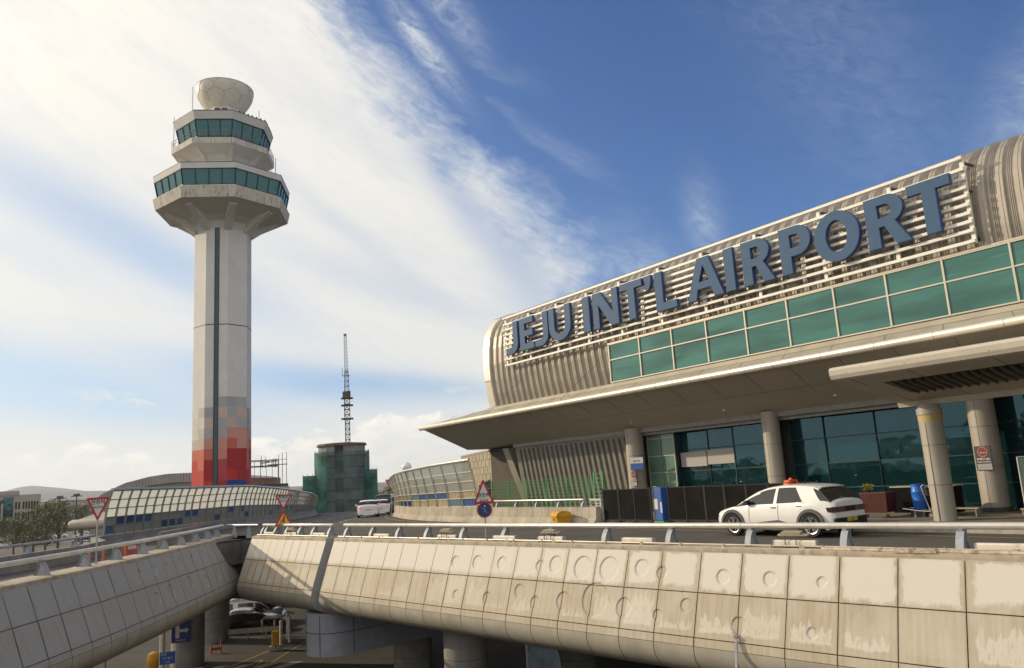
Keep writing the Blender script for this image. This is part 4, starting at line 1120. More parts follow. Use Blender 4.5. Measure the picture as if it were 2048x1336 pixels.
mb = MB(); a_ = c0 + h15 * 0.4; b_ = c0 + h15 * 4.5; off = Vector((-.02, -.005, 0))
mb.mesh([a_ + off + Vector((0, 0, 1.0)), b_ + off + Vector((0, 0, 1.0)), b_ + off + Vector((0, 0, 2.0)), a_ + off + Vector((0, 0, 2.45))], [(0, 1, 2, 3)]); mb.build('window', M['darkglass'], st)

# ---------------------------------------------------------------- entrance canopy with louvres and column
ec = thing('entrance_canopy', 'lower entrance canopy with dark louvre slot carried on a round column', 'canopy', tuple(bp(14, 26.9)), BROT)
E1, E0 = 14.9, -10
mb = MB(BF)
prof = [(23.20, 4.80), (23.06, 4.86), (23.00, 4.98), (22.98, 5.14), (23.03, 5.22), (23.2, 5.26), (24.0, 5.30), (27.1, 5.0), (27.1, 4.16), (27.12, 3.96), (26.85, 3.96), (26.80, 4.14)]
# shell: outer skin without the underside (that has the slot)
mb.grid([[(-E1, v, z) for v, z in prof], [(-E0, v, z) for v, z in prof]])
mb.mesh([(-E1, v, z) for v, z in prof], [tuple(range(len(prof)))])
mb.build('fascia', mat('entrance_fascia', (0.52, 0.47, 0.38), 0.5, 0.15, var=0.05), ec, smooth=False, bevel=0)
def zu(v): return 4.80 + (4.14 - 4.80) * (v - 23.2) / (26.8 - 23.2)
mb = MB(BF)
def quad(u0, u1, v0, v1): mb.mesh([(-u0, v0, zu(v0)), (-u1, v0, zu(v0)), (-u1, v1, zu(v1)), (-u0, v1, zu(v1))], [(0, 1, 2, 3)])
quad(E1, E0, 23.2, 24.05); quad(E1, E0, 25.75, 26.8); quad(E1, 13.75, 24.05, 25.75)
for (u0, v0), (u1, v1) in (((13.75, 24.05), (E0, 24.05)), ((13.75, 25.75), (E0, 25.75)), ((13.75, 24.05), (13.75, 25.75))):
    mb.mesh([(-u0, v0, zu(v0)), (-u1, v1, zu(v1)), (-u1, v1, zu(v1) + 0.3), (-u0, v0, zu(v0) + 0.3)], [(0, 1, 2, 3)])
mb.build('soffit', M['soffit'], ec)
mb = MB(BF); mb.box(-13.75, 10, 24.05, 25.75, 4.99, 5.0); mb.build('louvre_backing', M['dark'], ec)
mb = MB(BF)
u = 13.5
while u > -4:
    a = [(-u, 24.08, zu(24.08) + 0.03), (-u - 0.02, 24.25, zu(24.25)), (-u - 0.02, 25.73, zu(25.73))]
    for p, q in zip(a, a[1:]): mb.bar(p, q, 0.035, 0.11)
    u -= 0.27
mb.build('louvre_blades', mat('louvre_blade', (0.16, 0.14, 0.11), 0.6), ec)
mb = MB(BF)
for u in (14.3, 12.4, 10.0, 7.5): 
    mb.bar((-u, 22.995, 5.0), (-u, 23.19, 4.79), 0.014, 0.014); mb.bar((-u, 22.992, 5.0), (-u, 23.06, 5.14), 0.014, 0.014); mb.bar((-u, 23.2, 4.797), (-u, 24.1, zu(24.1) - 0.004), 0.014, 0.01); mb.bar((-u, 25.6, zu(25.6) - .004), (-u, 26.8, zu(26.8) - .004), 0.014, 0.01)
mb.build('seams', M['darkgrey'], ec)
for u in (13.9, 4.6):
    mb = MB(BF); mb.lathe([(0.355, 0.14), (0.37, 3.1), (0.375, 3.42)], (-u, 26.9, 0), 32); c_ = mb.build('column', M['pillar'], ec, smooth=True)
    mb = MB(BF); mb.lathe([(0.378, 3.42), (0.378, 3.62)], (-u, 26.9, 0), 32); mb.build('yellow_collar', mat('collar', (0.50, 0.38, 0.14), 0.6), c_, smooth=True)
    mb = MB(BF); mb.lathe([(0.40, 3.625), (0.40, 3.84)], (-u, 26.9, 0), 32); mb.lathe([(0.33, 3.84), (0.33, 3.99)], (-u, 26.9, 0), 32); mb.build('capital', M['pillar'], c_, smooth=True)
    mb = MB(BF)
    for z in (1.30, 2.6): mb.lathe([(0.374, z), (0.374, z + 0.012)], (-u, 26.9, 0), 32)
    mb.box(-u - 0.005, -u + 0.005, 26.9 - 0.377, 26.9 - 0.34, 0.14, 3.4); mb.lathe([(0.27, 0.1), (0.27, 0.2)], (-u, 26.9, 0), 24)
    mb.build('column_joints', M['darkgrey'], c_)

# ---------------------------------------------------------------- roof sign
sg = thing('roof_sign', 'white slatted sign frame with big blue letters JEJU INT\'L AIRPORT', 'sign', tuple(bp(26, 28.3, 9.3)), BROT)
mb = MB(BF)
SZ = [9.42, 9.80, 10.12, 10.43, 10.74, 11.05, 11.36, 11.68, 12.02, 12.44]
for z in SZ: mb.box(-40.75, -12.1, 28.22, 28.34, z - 0.055, z + 0.055)
mb.build('slats', M['signwhite'], sg)
for u in (40.7, 38.2, 35.45, 32.7, 30.0, 27.1, 24.25, 21.15, 17.93, 14.9, 12.2):
    mb = MB(BF); mb.box(-u - 0.07, -u + 0.07, 28.345, 28.43, 9.34, 12.52); mb.build('upright', M['signwhite'], sg)
mb = MB(BF)
for z in SZ[:: 1]:
    for u in (40.7, 12.2): mb = MB(BF); mb.box(-u - 0.09, -u + 0.09, 28.19, 28.344, z - 0.057, z + 0.057); mb.build('end_bracket', M['signwhite'], sg)
mb = MB(BF)
for u in (38.2, 35.45, 32.7, 30.0, 27.1, 24.25, 21.15, 17.93, 14.9, 12.2):
    mb.box(-u - 0.05, -u + 0.05, 28.43, 28.74, 9.50, 9.60); mb.bar((-u, 28.44, 12.3), (-u, 29.3, 12.35), 0.08, 0.08); mb.bar((-u, 28.44, 11.3), (-u, 28.9, 11.3), 0.06)
mb.build('stand_off_brackets', M['darkgrey'], sg)
def arc(cx, cy, rx, ry, a0, a1, n=14): return [(cx + rx * math.cos(R(a0 + (a1 - a0) * i / n)), cy + ry * math.sin(R(a0 + (a1 - a0) * i / n))) for i in range(n + 1)]
# letter outlines in a box 0..1 wide (scaled by w) and 0..2 high
def G_J(w): 
    s = 0.50
    return [[(w, 2), (w - s, 2), (w - s, 0.62)] + arc(w - s - 0.28, 0.58, 0.28, 0.2, 0, -80, 6) + [(0.0, 0.36), (0.0, -0.02)] + arc(w * 0.45, 0.62, w * 0.55, 0.66, -100, 0, 10)]
def G_E(w): return [[(0, 0), (w, 0), (w, 0.37), (0.5, 0.37), (0.5, 0.83), (w * 0.93, 0.83), (w * 0.93, 1.19), (0.5, 1.19), (0.5, 1.63), (w * 0.98, 1.63), (w * 0.98, 2), (0, 2)]]
def G_U(w): return [[(0, 2), (0, 0.8)] + arc(w / 2, 0.8, w / 2, 0.82, 180, 360, 20) + [(w, 2), (w - 0.5, 2), (w - 0.5, 0.85)] + arc(w / 2, 0.82, w / 2 - 0.5, 0.45, 0, -180, 16) + [(0.5, 2)]]
def G_I(w): return [[(0, 0), (w, 0), (w, 2), (0, 2)]]
def G_N(w): return [[(0, 0), (0.45, 0), (0.45, 0.82), (0.42, 1.33), (w - 0.60, 0), (w, 0), (w, 2), (w - 0.45, 2), (w - 0.45, 1.25), (w - 0.42, 0.72), (0.62, 2), (0, 2)]]
def G_T(w): return [[(w / 2 - 0.25, 0), (w / 2 + 0.25, 0), (w / 2 + 0.25, 1.62), (w, 1.62), (w, 2), (0, 2), (0, 1.62), (w / 2 - 0.25, 1.62)]]
def G_q(w): return [[(0.05, 2), (w, 2)] + arc(w * 0.3, 1.8, w * 0.7, 0.6, 0, -75, 8) + [(0.0, 1.42), (0.2, 1.62)]]
def G_L(w): return [[(0, 0), (w, 0), (w, 0.38), (0.5, 0.38), (0.5, 2), (0, 2)]]
def G_A(w): return [[(0, 0), (0.53, 0), (0.66, 0.5), (w - 0.70, 0.5), (w - 0.55, 0), (w, 0), (w / 2 + 0.35, 2), (w / 2 - 0.33, 2)], [(0.76, 0.84), (w / 2, 1.64), (w - 0.79, 0.84)]]
def G_P(w): return [[(0, 0), (0.5, 0), (0.5, 0.72), (0.78, 0.72)] + arc(w - 0.66, 1.36, 0.66, 0.64, -90, 90, 18) + [(0, 2)], [(0.5, 1.08), (0.5, 1.65)] + arc(w - 0.72, 1.365, 0.26, 0.285, 90, -90, 10)]
def G_R(w): return [[(0, 0), (0.48, 0), (0.48, 0.80), (0.70, 0.80), (w - 0.50, 0), (w + 0.06, 0), (w - 0.46, 0.92)] + arc(w - 0.70, 1.44, 0.60, 0.56, -55, 90, 14) + [(0, 2)], [(0.48, 1.14), (0.48, 1.66)] + arc(w - 0.80, 1.40, 0.25, 0.26, 90, -90, 10)]
def G_O(w): return [arc(w / 2, 1.0, w / 2, 1.04, 0, 355, 36), arc(w / 2, 1.0, w / 2 - 0.52, 0.66, 0, 355, 30)[::-1]]
M['letter_mats'] = [M['blueletter'], M['blueside']]
def letter(name, fn, u0, u1, v=28.02, z0=9.99, depth=0.20, parent=None):
    w = u0 - u1
    cu = bpy.data.curves.new(name, 'CURVE'); cu.dimensions = '2D'; cu.fill_mode = 'BOTH'
    for ol in fn(w):
        sp_ = cu.splines.new('POLY'); sp_.points.add(len(ol) - 1)
        for i, (x, y) in enumerate(ol): sp_.points[i].co = (x, y * 0.975, 0, 1)
        sp_.use_cyclic_u = True
    cu.extrude = depth / 2 - 0.02; cu.bevel_depth = 0.02; cu.bevel_resolution = 1; cu.offset = -0.01
    tmp = bpy.data.objects.new('tmp', cu); COL.objects.link(tmp)
    bpy.context.view_layer.update()
    me = bpy.data.meshes.new_from_object(tmp.evaluated_get(bpy.context.evaluated_depsgraph_get()))
    bpy.data.objects.remove(tmp); bpy.data.curves.remove(cu)
    # local XY plane -> terminal frame (x right, z up, facing -y)
    T = BF @ Matrix.Translation((-u0, v, z0)) @ Matrix(((1, 0, 0, 0), (0, 0, -1, 0), (0, 1, 0, 0), (0, 0, 0, 1)))
    me.transform(WM[parent.name].inverted() @ T)
    me.materials.clear()
    me.materials.append(M['blueletter']); me.materials.append(M['blueside'])
    fn_ = (WM[parent.name].inverted().to_3x3() @ (BF.to_3x3() @ Vector((0, -1, 0))))
    for p in me.polygons: p.material_index = 0 if p.normal.dot(fn_) > 0.8 else 1; p.use_smooth = False
    me.name = name
    o = bpy.data.objects.new(name, me); COL.objects.link(o); o.parent = parent
    return o
for ch, fn, a, b in (('J', G_J, 40.15, 38.85), ('E', G_E, 38.62, 37.20), ('J', G_J, 37.08, 35.78), ('U', G_U, 35.66, 33.68), ('I', G_I, 32.58, 32.02), ('N', G_N, 31.70, 29.72), ('T', G_T, 29.52, 27.88), ("'", G_q, 27.80, 27.22), ('L', G_L, 26.98, 25.62), ('A', G_A, 24.92, 22.76), ('I', G_I, 22.60, 22.08), ('R', G_R, 21.60, 20.06), ('P', G_P, 19.62, 18.14), ('O', G_O, 17.98, 16.02), ('R', G_R, 15.72, 14.14), ('T', G_T, 14.04, 12.50)):
    l_ = letter('apostrophe' if ch == "'" else 'letter', fn, a, b, parent=sg)
# spotlights below the sign
mb = MB(BF)
for u in (41.5, 34.0): mb.tube([(-u + 1.6, 28.7, 8.4), (-u - 0.6, 27.5, 6.5)], 0.012, 6)
mb.build('stay_wires', M['darkgrey'], sg)
# ================================================================ control tower
TD = 88.0; SC = TD / 109.0
TAZ = R(-20.449)
TC = Vector((math.sin(TAZ) * TD, math.cos(TAZ) * TD, 0))
def tz(z): return CAM_Z + (z - CAM_Z) * SC
tow = thing('control_tower', 'tall white octagonal control tower with two glazed rings, bowl dome and red mosaic base', 'control tower', (TC.x, TC.y, -7.5))
base_az = math.atan2(-TC.x, -TC.y)
def tv(Rr, k, z, f=0.0):
    """vertex k of the octagon (k may be fractional for a point along a face)"""
    k0 = math.floor(k); t = k - k0
    def vv(kk):
        a = base_az + R(-9 + 45 * kk); return Vector((TC.x + Rr * SC * math.sin(a), TC.y + Rr * SC * math.cos(a), tz(z)))
    return vv(k0) if t == 0 else vv(k0).lerp(vv(k0 + 1), t)
def ring(mb, prof, mi=0, close=False):
    rows = [[tv(r, k, z) for k in range(8)] for r, z in prof]
    mb.grid(rows, closed=True, mi=mi)
# colours of the mosaic
def cm_(n, c): M[n] = mat(n, c, 0.75, var=0.05, vscale=1.0)
cm_('mosaic_light', (0.56, 0.53, 0.47)); cm_('mosaic_sand', (0.47, 0.42, 0.35)); cm_('mosaic_grey', (0.33, 0.33, 0.34)); cm_('mosaic_lilac', (0.37, 0.36, 0.36))
cm_('mosaic_peach', (0.50, 0.37, 0.30)); cm_('mosaic_salmon', (0.52, 0.24, 0.19)); cm_('mosaic_coral', (0.50, 0.12, 0.08)); cm_('mosaic_red', (0.46, 0.035, 0.02)); cm_('mosaic_dark_red', (0.33, 0.02, 0.018)); cm_('mosaic_crimson', (0.38, 0.05, 0.06)); cm_('mosaic_blue', (0.02, 0.045, 0.19)); cm_('mosaic_pink', (0.50, 0.20, 0.17))
order = ['towerwhite', 'mosaic_light', 'mosaic_sand', 'mosaic_grey', 'mosaic_lilac', 'mosaic_peach', 'mosaic_salmon', 'mosaic_coral', 'mosaic_red', 'mosaic_dark_red', 'mosaic_crimson', 'mosaic_blue', 'mosaic_pink']
W_, LT, SA, GR, LI, PE, SM_, CO, RE, DR, CR, BL, PK = range(13)
# columns: left face halves (a,b), front face halves (c,d), right face halves (e,f)
TBL = [[W_, W_, LT, GR, GR, LI], [W_, SA, GR, PE, LI, PE], [LT, LT, PE, GR, PE, LI], [LT, SA, LI, GR, SM_, SM_], [SA, PE, SM_, SM_, CO, SM_], [CO, CO, CO, PK, DR, DR], [RE, CO, DR, CR, DR, DR], [RE, RE, DR, CR, RE, DR], [RE, RE, RE, DR, BL, BL], [RE, RE, DR, DR, BL, BL], [RE, RE, DR, DR, BL, BL]]
RS = 3.62
mb = MB()
for k in range(8):
    a_top = 37.6; zt = 14.75
    mb.mesh([tv(RS, k, a_top), tv(RS, k + 1, a_top), tv(RS, k + 1, zt), tv(RS, k, zt)], [(0, 1, 2, 3)])
    for r in range(11):
        z1 = zt - r * 1.3; z0 = z1 - 1.3 if r < 10 else -10
        for h in range(2):
            # k=1 left face (between vertices 1 and 2), k=0 front face, k=-1 -> 7 right face; higher k lies to the left
            kk = {1: 0, 0: 1, 7: 2}.get(k)
            if kk is None: ci = TBL[r][(k * 2 + h + r) % 6] if k in (2, 6) else W_ if r < 2 else [PE, SM_, CO, RE][min(3, (r - 2) // 2)]
            else: ci = TBL[r][kk * 2 + (1 - h)]
            fa, fb = (0, 0.5) if h == 0 else (0.5, 1)
            mb.mesh([tv(RS, k + fa, z1) if fa else tv(RS, k, z1), tv(RS, k + fb, z1) if fb < 1 else tv(RS, k + 1, z1), tv(RS, k + fb, z0) if fb < 1 else tv(RS, k + 1, z0), tv(RS, k + fa, z0) if fa else tv(RS, k, z0)], [(0, 1, 2, 3)], ci)
mb.build('shaft', [M[n] for n in order], tow)
mb = MB(); ring(mb, [(RS + 0.012, 24.0), (RS + 0.012, 24.12)]); mb.build('shaft_joint', M['darkgrey'], tow)
for k_, w2 in ((0, 0.088), (3, 0.088)):
    mb = MB(); f0, f1 = 0.5 - w2, 0.5 + w2
    o_ = 1.008
    mb.mesh([tv(RS * o_, k_ + f0, 37.0), tv(RS * o_, k_ + f1, 37.0), tv(RS * o_, k_ + f1, -5), tv(RS * o_, k_ + f0, -5)], [(0, 1, 2, 3)])
    sl = mb.build('slit_window', glass_mat('slit_glass', (0.02, 0.06, 0.08), 0.15, 1.5, 0.4), tow)
    mb = MB()
    for i in range(30): mb.mesh([tv(RS * 1.012, k_ + f0, 36.9 - i * 1.35), tv(RS * 1.012, k_ + f1, 36.9 - i * 1.35), tv(RS * 1.012, k_ + f1, 36.8 - i * 1.35), tv(RS * 1.012, k_ + f0, 36.8 - i * 1.35)], [(0, 1, 2, 3)])
    for ff in (f0, f1): mb.bar(tv(RS * 1.012, k_ + ff, 37.0), tv(RS * 1.012, k_ + ff, -5), 0.06, 0.06)
    mb.build('slit_frame', M['mullion'], sl)
# lower ring
mb = MB(); ring(mb, [(3.60, 36.9), (3.95, 37.9), (4.9, 38.5), (8.2, 39.45), (8.55, 39.54)]); mb.build('lower_underside', M['towerdirty'] if False else M['towerwhite'], tow)
mb = MB(); ring(mb, [(8.55, 39.54), (8.86, 40.97), (8.5, 41.02), (8.3, 41.3)]); mb.build('lower_parapet', M['towerdirty'], tow)
mb = MB(); ring(mb, [(8.62, 43.25), (8.78, 43.33), (8.86, 44.05), (8.4, 44.12), (4.0, 44.25)]); mb.build('lower_roof', M['towerwhite'], tow)
mb = MB(); ring(mb, [(8.88, 44.05), (8.88, 44.14), (8.6, 44.2)]); mb.build('roof_edge', M['darkgrey'], tow)
def glazing(r0, z0, r1, z1, n, nm):
    for k in range(8):
        f = MB()
        for i in range(n + 1):
            t = i / n
            a = tv(r0, k, z0).lerp(tv(r0, k + 1, z0), t); b = tv(r1, k, z1).lerp(tv(r1, k + 1, z1), t); f.bar(a, b, 0.07 if 0 < i < n else 0.12, 0.07)
        f.bar(tv(r0, k, z0), tv(r0, k + 1, z0), 0.08); f.bar(tv(r1, k, z1), tv(r1, k + 1, z1), 0.08)
        w = f.build('window', M['mullion'] if nm else M['mullion'], tow)
        p = MB(); p.mesh([tv(r0 - .05, k, z0), tv(r0 - .05, k + 1, z0), tv(r1 - .05, k + 1, z1), tv(r1 - .05, k, z1)], [(0, 1, 2, 3)]); p.build('pane', M['towerglass'], w)
glazing(8.30, 41.3, 8.70, 43.3, 4, 0)
# brackets under both rings
for k in range(8):
    for (ra, za), (rb, zb), th in (((3.6, 36.7), (7.2, 39.02), 0.9), ((3.95, 45.7), (5.9, 47.3), 0.55)):
        mb = MB()
        a, b = tv(ra, k, za), tv(rb, k, zb); c = tv(ra - .3, k, za + 2.2); d_ = tv(rb, k, zb + 0.5)
        rad = (b - a); rad.z = 0; rad.normalize(); s_ = Vector((-rad.y, rad.x, 0)) * th * SC / 2
        mid = a.lerp(b, 0.4) + Vector((0, 0, 0.12))
        pts = [a, mid, b, d_, c]
        mb.mesh([p + s_ * (1.3 if i > 2 else 1) for i, p in enumerate(pts)] + [p - s_ * (1.3 if i > 2 else 1) for i, p in enumerate(pts)], [(0, 1, 2, 3, 4), (5, 6, 7, 8, 9), (0, 1, 6, 5), (1, 2, 7, 6), (2, 3, 8, 7)])
        mb.build('bracket', M['towerwhite'], tow)
mb = MB(); ring(mb, [(4.0, 44.1), (4.0, 46.3), (4.5, 46.9), (6.5, 47.52), (6.70, 47.58)]); mb.build('neck', M['towerwhite'], tow)
mb = MB(); ring(mb, [(6.70, 47.58), (6.74, 48.33), (6.55, 48.36), (5.6, 48.4), (5.62, 48.9)]); mb.build('balcony', M['towerdirty'], tow)
mb = MB(); ring(mb, [(6.1, 51.05), (6.28, 51.13), (6.62, 52.12), (6.4, 52.3), (4.2, 52.9), (3.2, 53.2), (2.3, 53.4), (2.3, 54.9)]); mb.build('upper_roof', M['towerwhite'], tow)
mb = MB(); ring(mb, [(6.64, 52.12), (6.64, 52.22), (6.4, 52.34)]); mb.build('roof_edge', M['darkgrey'], tow)
glazing(5.68, 48.9, 6.20, 51.08, 3, 1)
mb = MB()
for h in (0.55, 1.0):
    for k in range(8): mb.bar(tv(6.68, k, 48.33 + h), tv(6.68, k + 1, 48.33 + h), 0.035)
for k in range(8):
    for i in range(6): 
        a = tv(6.68, k, 48.33).lerp(tv(6.68, k + 1, 48.33), i / 6); mb.bar(a, a + Vector((0, 0, 0.82)), 0.03)
mb.build('balcony_rail', M['greyconcrete'], tow)
# bowl shaped radar dome with its polygonal seams
def bowl(z):   # radius at height (in 109 m units)
    t = max(0.0, (z - 54.6) / (58.05 - 54.6))
    return 2.0 + 1.83 * math.sin(min(1.0, t) * PI / 2) ** 0.75
zs = [54.6 + 3.45 * i / 14 for i in range(15)]
mb = MB()
prof = [(bowl(z) * SC, tz(z)) for z in zs] + [(3.80 * SC, tz(58.12)), (3.0 * SC, tz(58.2)), (1.5 * SC, tz(58.25)), (0.01, tz(58.25))]
mb.lathe(prof, (TC.x, TC.y, 0), 56, cap=False)
dome = mb.build('radar_dome', mat('dome_white', (0.64, 0.60, 0.50), 0.5, var=0.05), tow, smooth=True)
mb = MB()
def bpt(a, z): r = (bowl(z) + 0.012) * SC; return Vector((TC.x + r * math.cos(a), TC.y + r * math.sin(a), tz(z)))
def seam(a0, z0, a1, z1):
    P_ = [bpt(a0 + (a1 - a0) * i / 5, z0 + (z1 - z0) * i / 5) for i in range(6)]
    for p, q in zip(P_, P_[1:]): mb.bar(p, q, 0.028, 0.02)
NS = 9
for k in range(NS):
    a0 = 2 * PI * k / NS + .15; a1 = 2 * PI * (k + 1) / NS + .15; am = (a0 + a1) / 2
    seam(a0, 56.35, am, 56.95); seam(am, 56.95, a1, 56.35); seam(a0, 56.35, a0, 55.3); seam(am, 56.95, am, 57.45)
    seam(am, 57.45, am - .2, 58.0); seam(am, 57.45, am + .2, 58.0)
mb.lathe([((bowl(58.05) + 0.02) * SC, tz(58.0)), ((bowl(58.05) + 0.02) * SC, tz(58.08))], (TC.x, TC.y, 0), 56)
mb.build('dome_seams', M['mosaic_grey'], dome)
mb = MB()
for (r_, k_, z_, h_) in ((6.2, 2.3, 52.2, 1.2), (4.6, 1.75, 53.0, 4.4), (5.2, -1.3, 52.5, 2.2), (5.9, 1.9, 52.2, 0.8), (6.75, 2.2, 48.4, 5.0), (6.9, -2.2, 46.5, 3.4)):
    p = tv(r_, k_, z_); mb.tube([p, p + Vector((0, 0, h_ * SC))], 0.03, 6)
p = tv(6.4, -1.6, 52.2); q = tv(6.4, -1.95, 52.2); mb.bar(p, p + Vector((0, 0, .5)), 0.05); mb.bar(q, q + Vector((0, 0, .5)), 0.05); mb.bar(p + Vector((0, 0, .5)), q + Vector((0, 0, .5)), 0.05)
p = tv(6.9, -2.2, 46.5); mb.bar(p, tv(7.6, -2.2, 46.5), 0.06); p = tv(7.6, -2.2, 46.5); mb.bar(p, p + Vector((0, 0, 2.5)), 0.05)
for k in (0.2, 0.5): p = tv(4.0, k, 53.0); mb.box(p.x - .25, p.x + .25, p.y - .25, p.y + .25, p.z, p.z + .45)
for i in range(14):   # lightning-tape studs along the right roof edge
    p = tv(6.5, -0.2 - i * 0.13, 52.3); mb.box(p.x - .06, p.x + .06, p.y - .06, p.y + .06, p.z - .05, p.z + .12)
mb.build('aerials', M['darkgrey'], tow)

# ---------------------------------------------------------------- places by bearing
def pol(px_az, dist, z=0.0): a = R(px_az); return Vector((math.sin(a) * dist, math.cos(a) * dist, z))
# arched hall behind the tower
ar = thing('arched_hall', 'low grey tiled hall with a wide arched roof behind the tower', 'building', (-52.6, 112, -7.5), 0)
AF = WM[ar.name]
N = 26
def archz(t): return -7.4 + 11.2 * math.sin(min(1, max(0, t)) * PI) ** 0.62 + 2.1
mb = MB(AF)
HT = [(-13.5, 3), (-12.0, 6.0), (-10.2, 8.1), (-8.5, 9.1), (-5.9, 11.05), (-2.75, 12.4), (.75, 13.1), (3.5, 13.35), (6.5, 13.3), (9.5, 13.0), (12, 12.7), (14, 12.3), (23, 11)]
def hti(x):
    for (a, b), (c, d) in zip(HT, HT[1:]):
        if x <= c: return b + (d - b) * (x - a) / (c - a)
    return HT[-1][1]
outer = [(-7.5 + 21.2 * i / N, hti(-7.5 + 21.2 * i / N)) for i in range(N + 1)]
mb.mesh([(x, 0, 0) for x, z in outer] + [(x, 0, z) for x, z in outer] + [(x, 18, 0) for x, z in outer] + [(x, 18, z) for x, z in outer],
        [(i, i + 1, N + 2 + i, N + 1 + i) for i in range(N)] + [(N + 1 + i, N + 2 + i, 3 * N + 4 + i, 3 * N + 3 + i) for i in range(N)] + [(0, N + 1, 3 * N + 3, 2 * N + 2), (N, 2 * N + 1, 4 * N + 3, 3 * N + 2)])
mb.build('wall', mat('tile_grey', (0.27, 0.25, 0.23), 0.75, var=0.1, vscale=0.4, streak=0.3), ar)
mb = MB(AF)
for (x0, z0), (x1, z1) in zip(outer, outer[1:]):
    mb.mesh([(x0, -0.25, z0 + .12), (x1, -0.25, z1 + .12), (x1, -0.25, z1 - 1.15), (x0, -0.25, z0 - 1.15), (x0, 0.01, z0 - 1.15), (x1, 0.01, z1 - 1.15), (x0, 3, z0 + .12), (x1, 3, z1 + .12)], [(0, 1, 2, 3), (3, 2, 5, 4), (0, 1, 7, 6)])
mb.build('arched_band', mat('tile_band', (0.30, 0.275, 0.25), 0.7, var=0.12, vscale=0.5), ar)
mb = MB(AF)
for i in range(2 * N):
    x = outer[0][0] + 10.6 * i / N; 
    j = min(N - 1, i // 2); z = outer[j][1] + (outer[j + 1][1] - outer[j][1]) * (0.5 if i % 2 else 0)
    mb.bar((x, -0.26, z + .1), (x, -0.26, z - 1.12), 0.05, 0.02); mb.bar((x, -0.01, z - 1.2), (x, -0.01, 2), 0.05, 0.02)
for z in (4, 5.5, 7, 8.5, 10, 11.3): mb.bar((-7.4 + max(0, z - 8) * .8, -0.01, z), (13.5, -0.01, z), 0.02, 0.05)
mb.build('tile_joints', M['darkgrey'], ar)

# annex right of the tower with its aerial rack
an = thing('aerial_building', 'low cream annex with a rack of many aerials on its roof, right of the tower', 'building', (-28.9, 92, -7.5), R(17))
AF = WM[an.name]
mb = MB(AF); mb.box(-7, 2.0, 0, 12, 0, 10.1); w_ = mb.build('wall', mat('annex_cream', (0.42, 0.38, 0.31), 0.8, var=0.1), an)
mb = MB(AF); mb.box(-7.3, 2.3, -0.5, 12.4, 10.12, 10.6); mb.build('roof_slab', mat('annex_slab', (0.46, 0.41, 0.33), 0.8), an)
mb = MB(AF); mb.box(-7.1, 2.15, -0.3, 12.2, 10.61, 10.95); mb.build('roof_edge', M['darkgrey'], an)
mb = MB(AF); mb.box(-6, 0.9, 1, 9, 10.96, 11.7); mb.build('roof_plant_room', mat('annex_brown', (0.20, 0.13, 0.09), 0.8, var=0.3), an)
for i in range(5):
    x = -4.9 + i * 1.45
    f = MB(AF); f.box(x - .45, x + .45, -0.05, 0.02, 7.4, 9.8); wn = f.build('window', M['darkgrey'], an)
    f = MB(AF); f.box(x - .38, x + .38, -0.08, -0.051, 7.5, 9.7); f.build('pane', M['darkglass'], wn)
AR = AF @ Matrix.Translation((-1.1, 0, -0.4)) @ Matrix.Diagonal((.82, 1, .95, 1))
rk = thing('aerial_rack', 'dark rack bristling with thin vertical aerials on the annex roof', 'aerials', tuple(AF @ Vector((-1, 3, 12.7))))
mb = MB(AR)
rd = random.Random(9)
for z in (14.2, 14.9): 
    for y in (1.5, 4.5): mb.bar((-5.5, y, z), (2.6, y, z), 0.09)
for x in [-5.4 + 0.8 * i for i in range(11)]: mb.bar((x, 1.5, 14.2), (x, 4.5, 14.2), 0.07); mb.bar((x, 1.5, 12.7), (x, 1.5, 14.95), 0.09 if rd.random() < .5 else .06)
mb.build('rack', M['darkgrey'], rk)
for i in range(16):
    x = -5.2 + rd.random() * 7.8; y = 1.3 + rd.random() * 3; h = rd.choice([1.2, 1.8, 2.4, 3.0])
    mb = MB(AR); mb.tube([(x, y, 14.0), (x, y, 14.5 + h * 0.33)], [0.06, 0.035], 6)
    if i % 3 == 0: mb.bar((x - .6, y, 14.6), (x + .6, y, 14.75), 0.07)
    mb.build('aerial', M['darkgrey'], rk)
for x in (2.7, 3.2, 3.75):
    mb = MB(AR); mb.tube([(x, 1.5, 12.0), (x, 1.5, 15.75 if x > 3 else 15.5)], 0.045, 6); mb.build('aerial', M['darkgrey'], rk)
mb = MB(AR); mb.bar((1.2, 1.5, 14.3), (3.9, 1.5, 14.3), 0.1); mb.bar((1.2, 1.5, 14.9), (3.9, 1.5, 14.9), 0.05); mb.build('boom', M['darkgrey'], rk)
# roof of a covered walkway at the left
wk = thing('walkway_roof', 'pale rounded roof of a covered walkway behind the red bordered sign', 'walkway roof', (-27.1, 50, 0.3), 0)
AF = WM[wk.name]
mb = MB(AF)
mb.lathe([(0.05, -1.05), (0.22, -0.98), (0.31, -0.8), (0.31, 1.6)], (0, 0, 0.85), 16, axis='x')
mb.mesh([(-0.5, 0, 1.14), (0.45, .6, 1.5), (1.6, .6, 1.62), (1.6, 0, 1.14), (-.4, 2.0, 1.1), (1.6, 2.0, 1.1)], [(0, 1, 2, 3), (1, 4, 5, 2)])
mb.build('roof', mat('walkway_tan', (0.42, 0.36, 0.28), 0.6, var=0.1), wk, smooth=True)
mb = MB(AF)
for x in (-.4, 1.3): mb.bar((x, 0.3, 0.6), (x, 0.3, -7.8), 0.16)
mb.build('columns', M['greyconcrete'], wk)

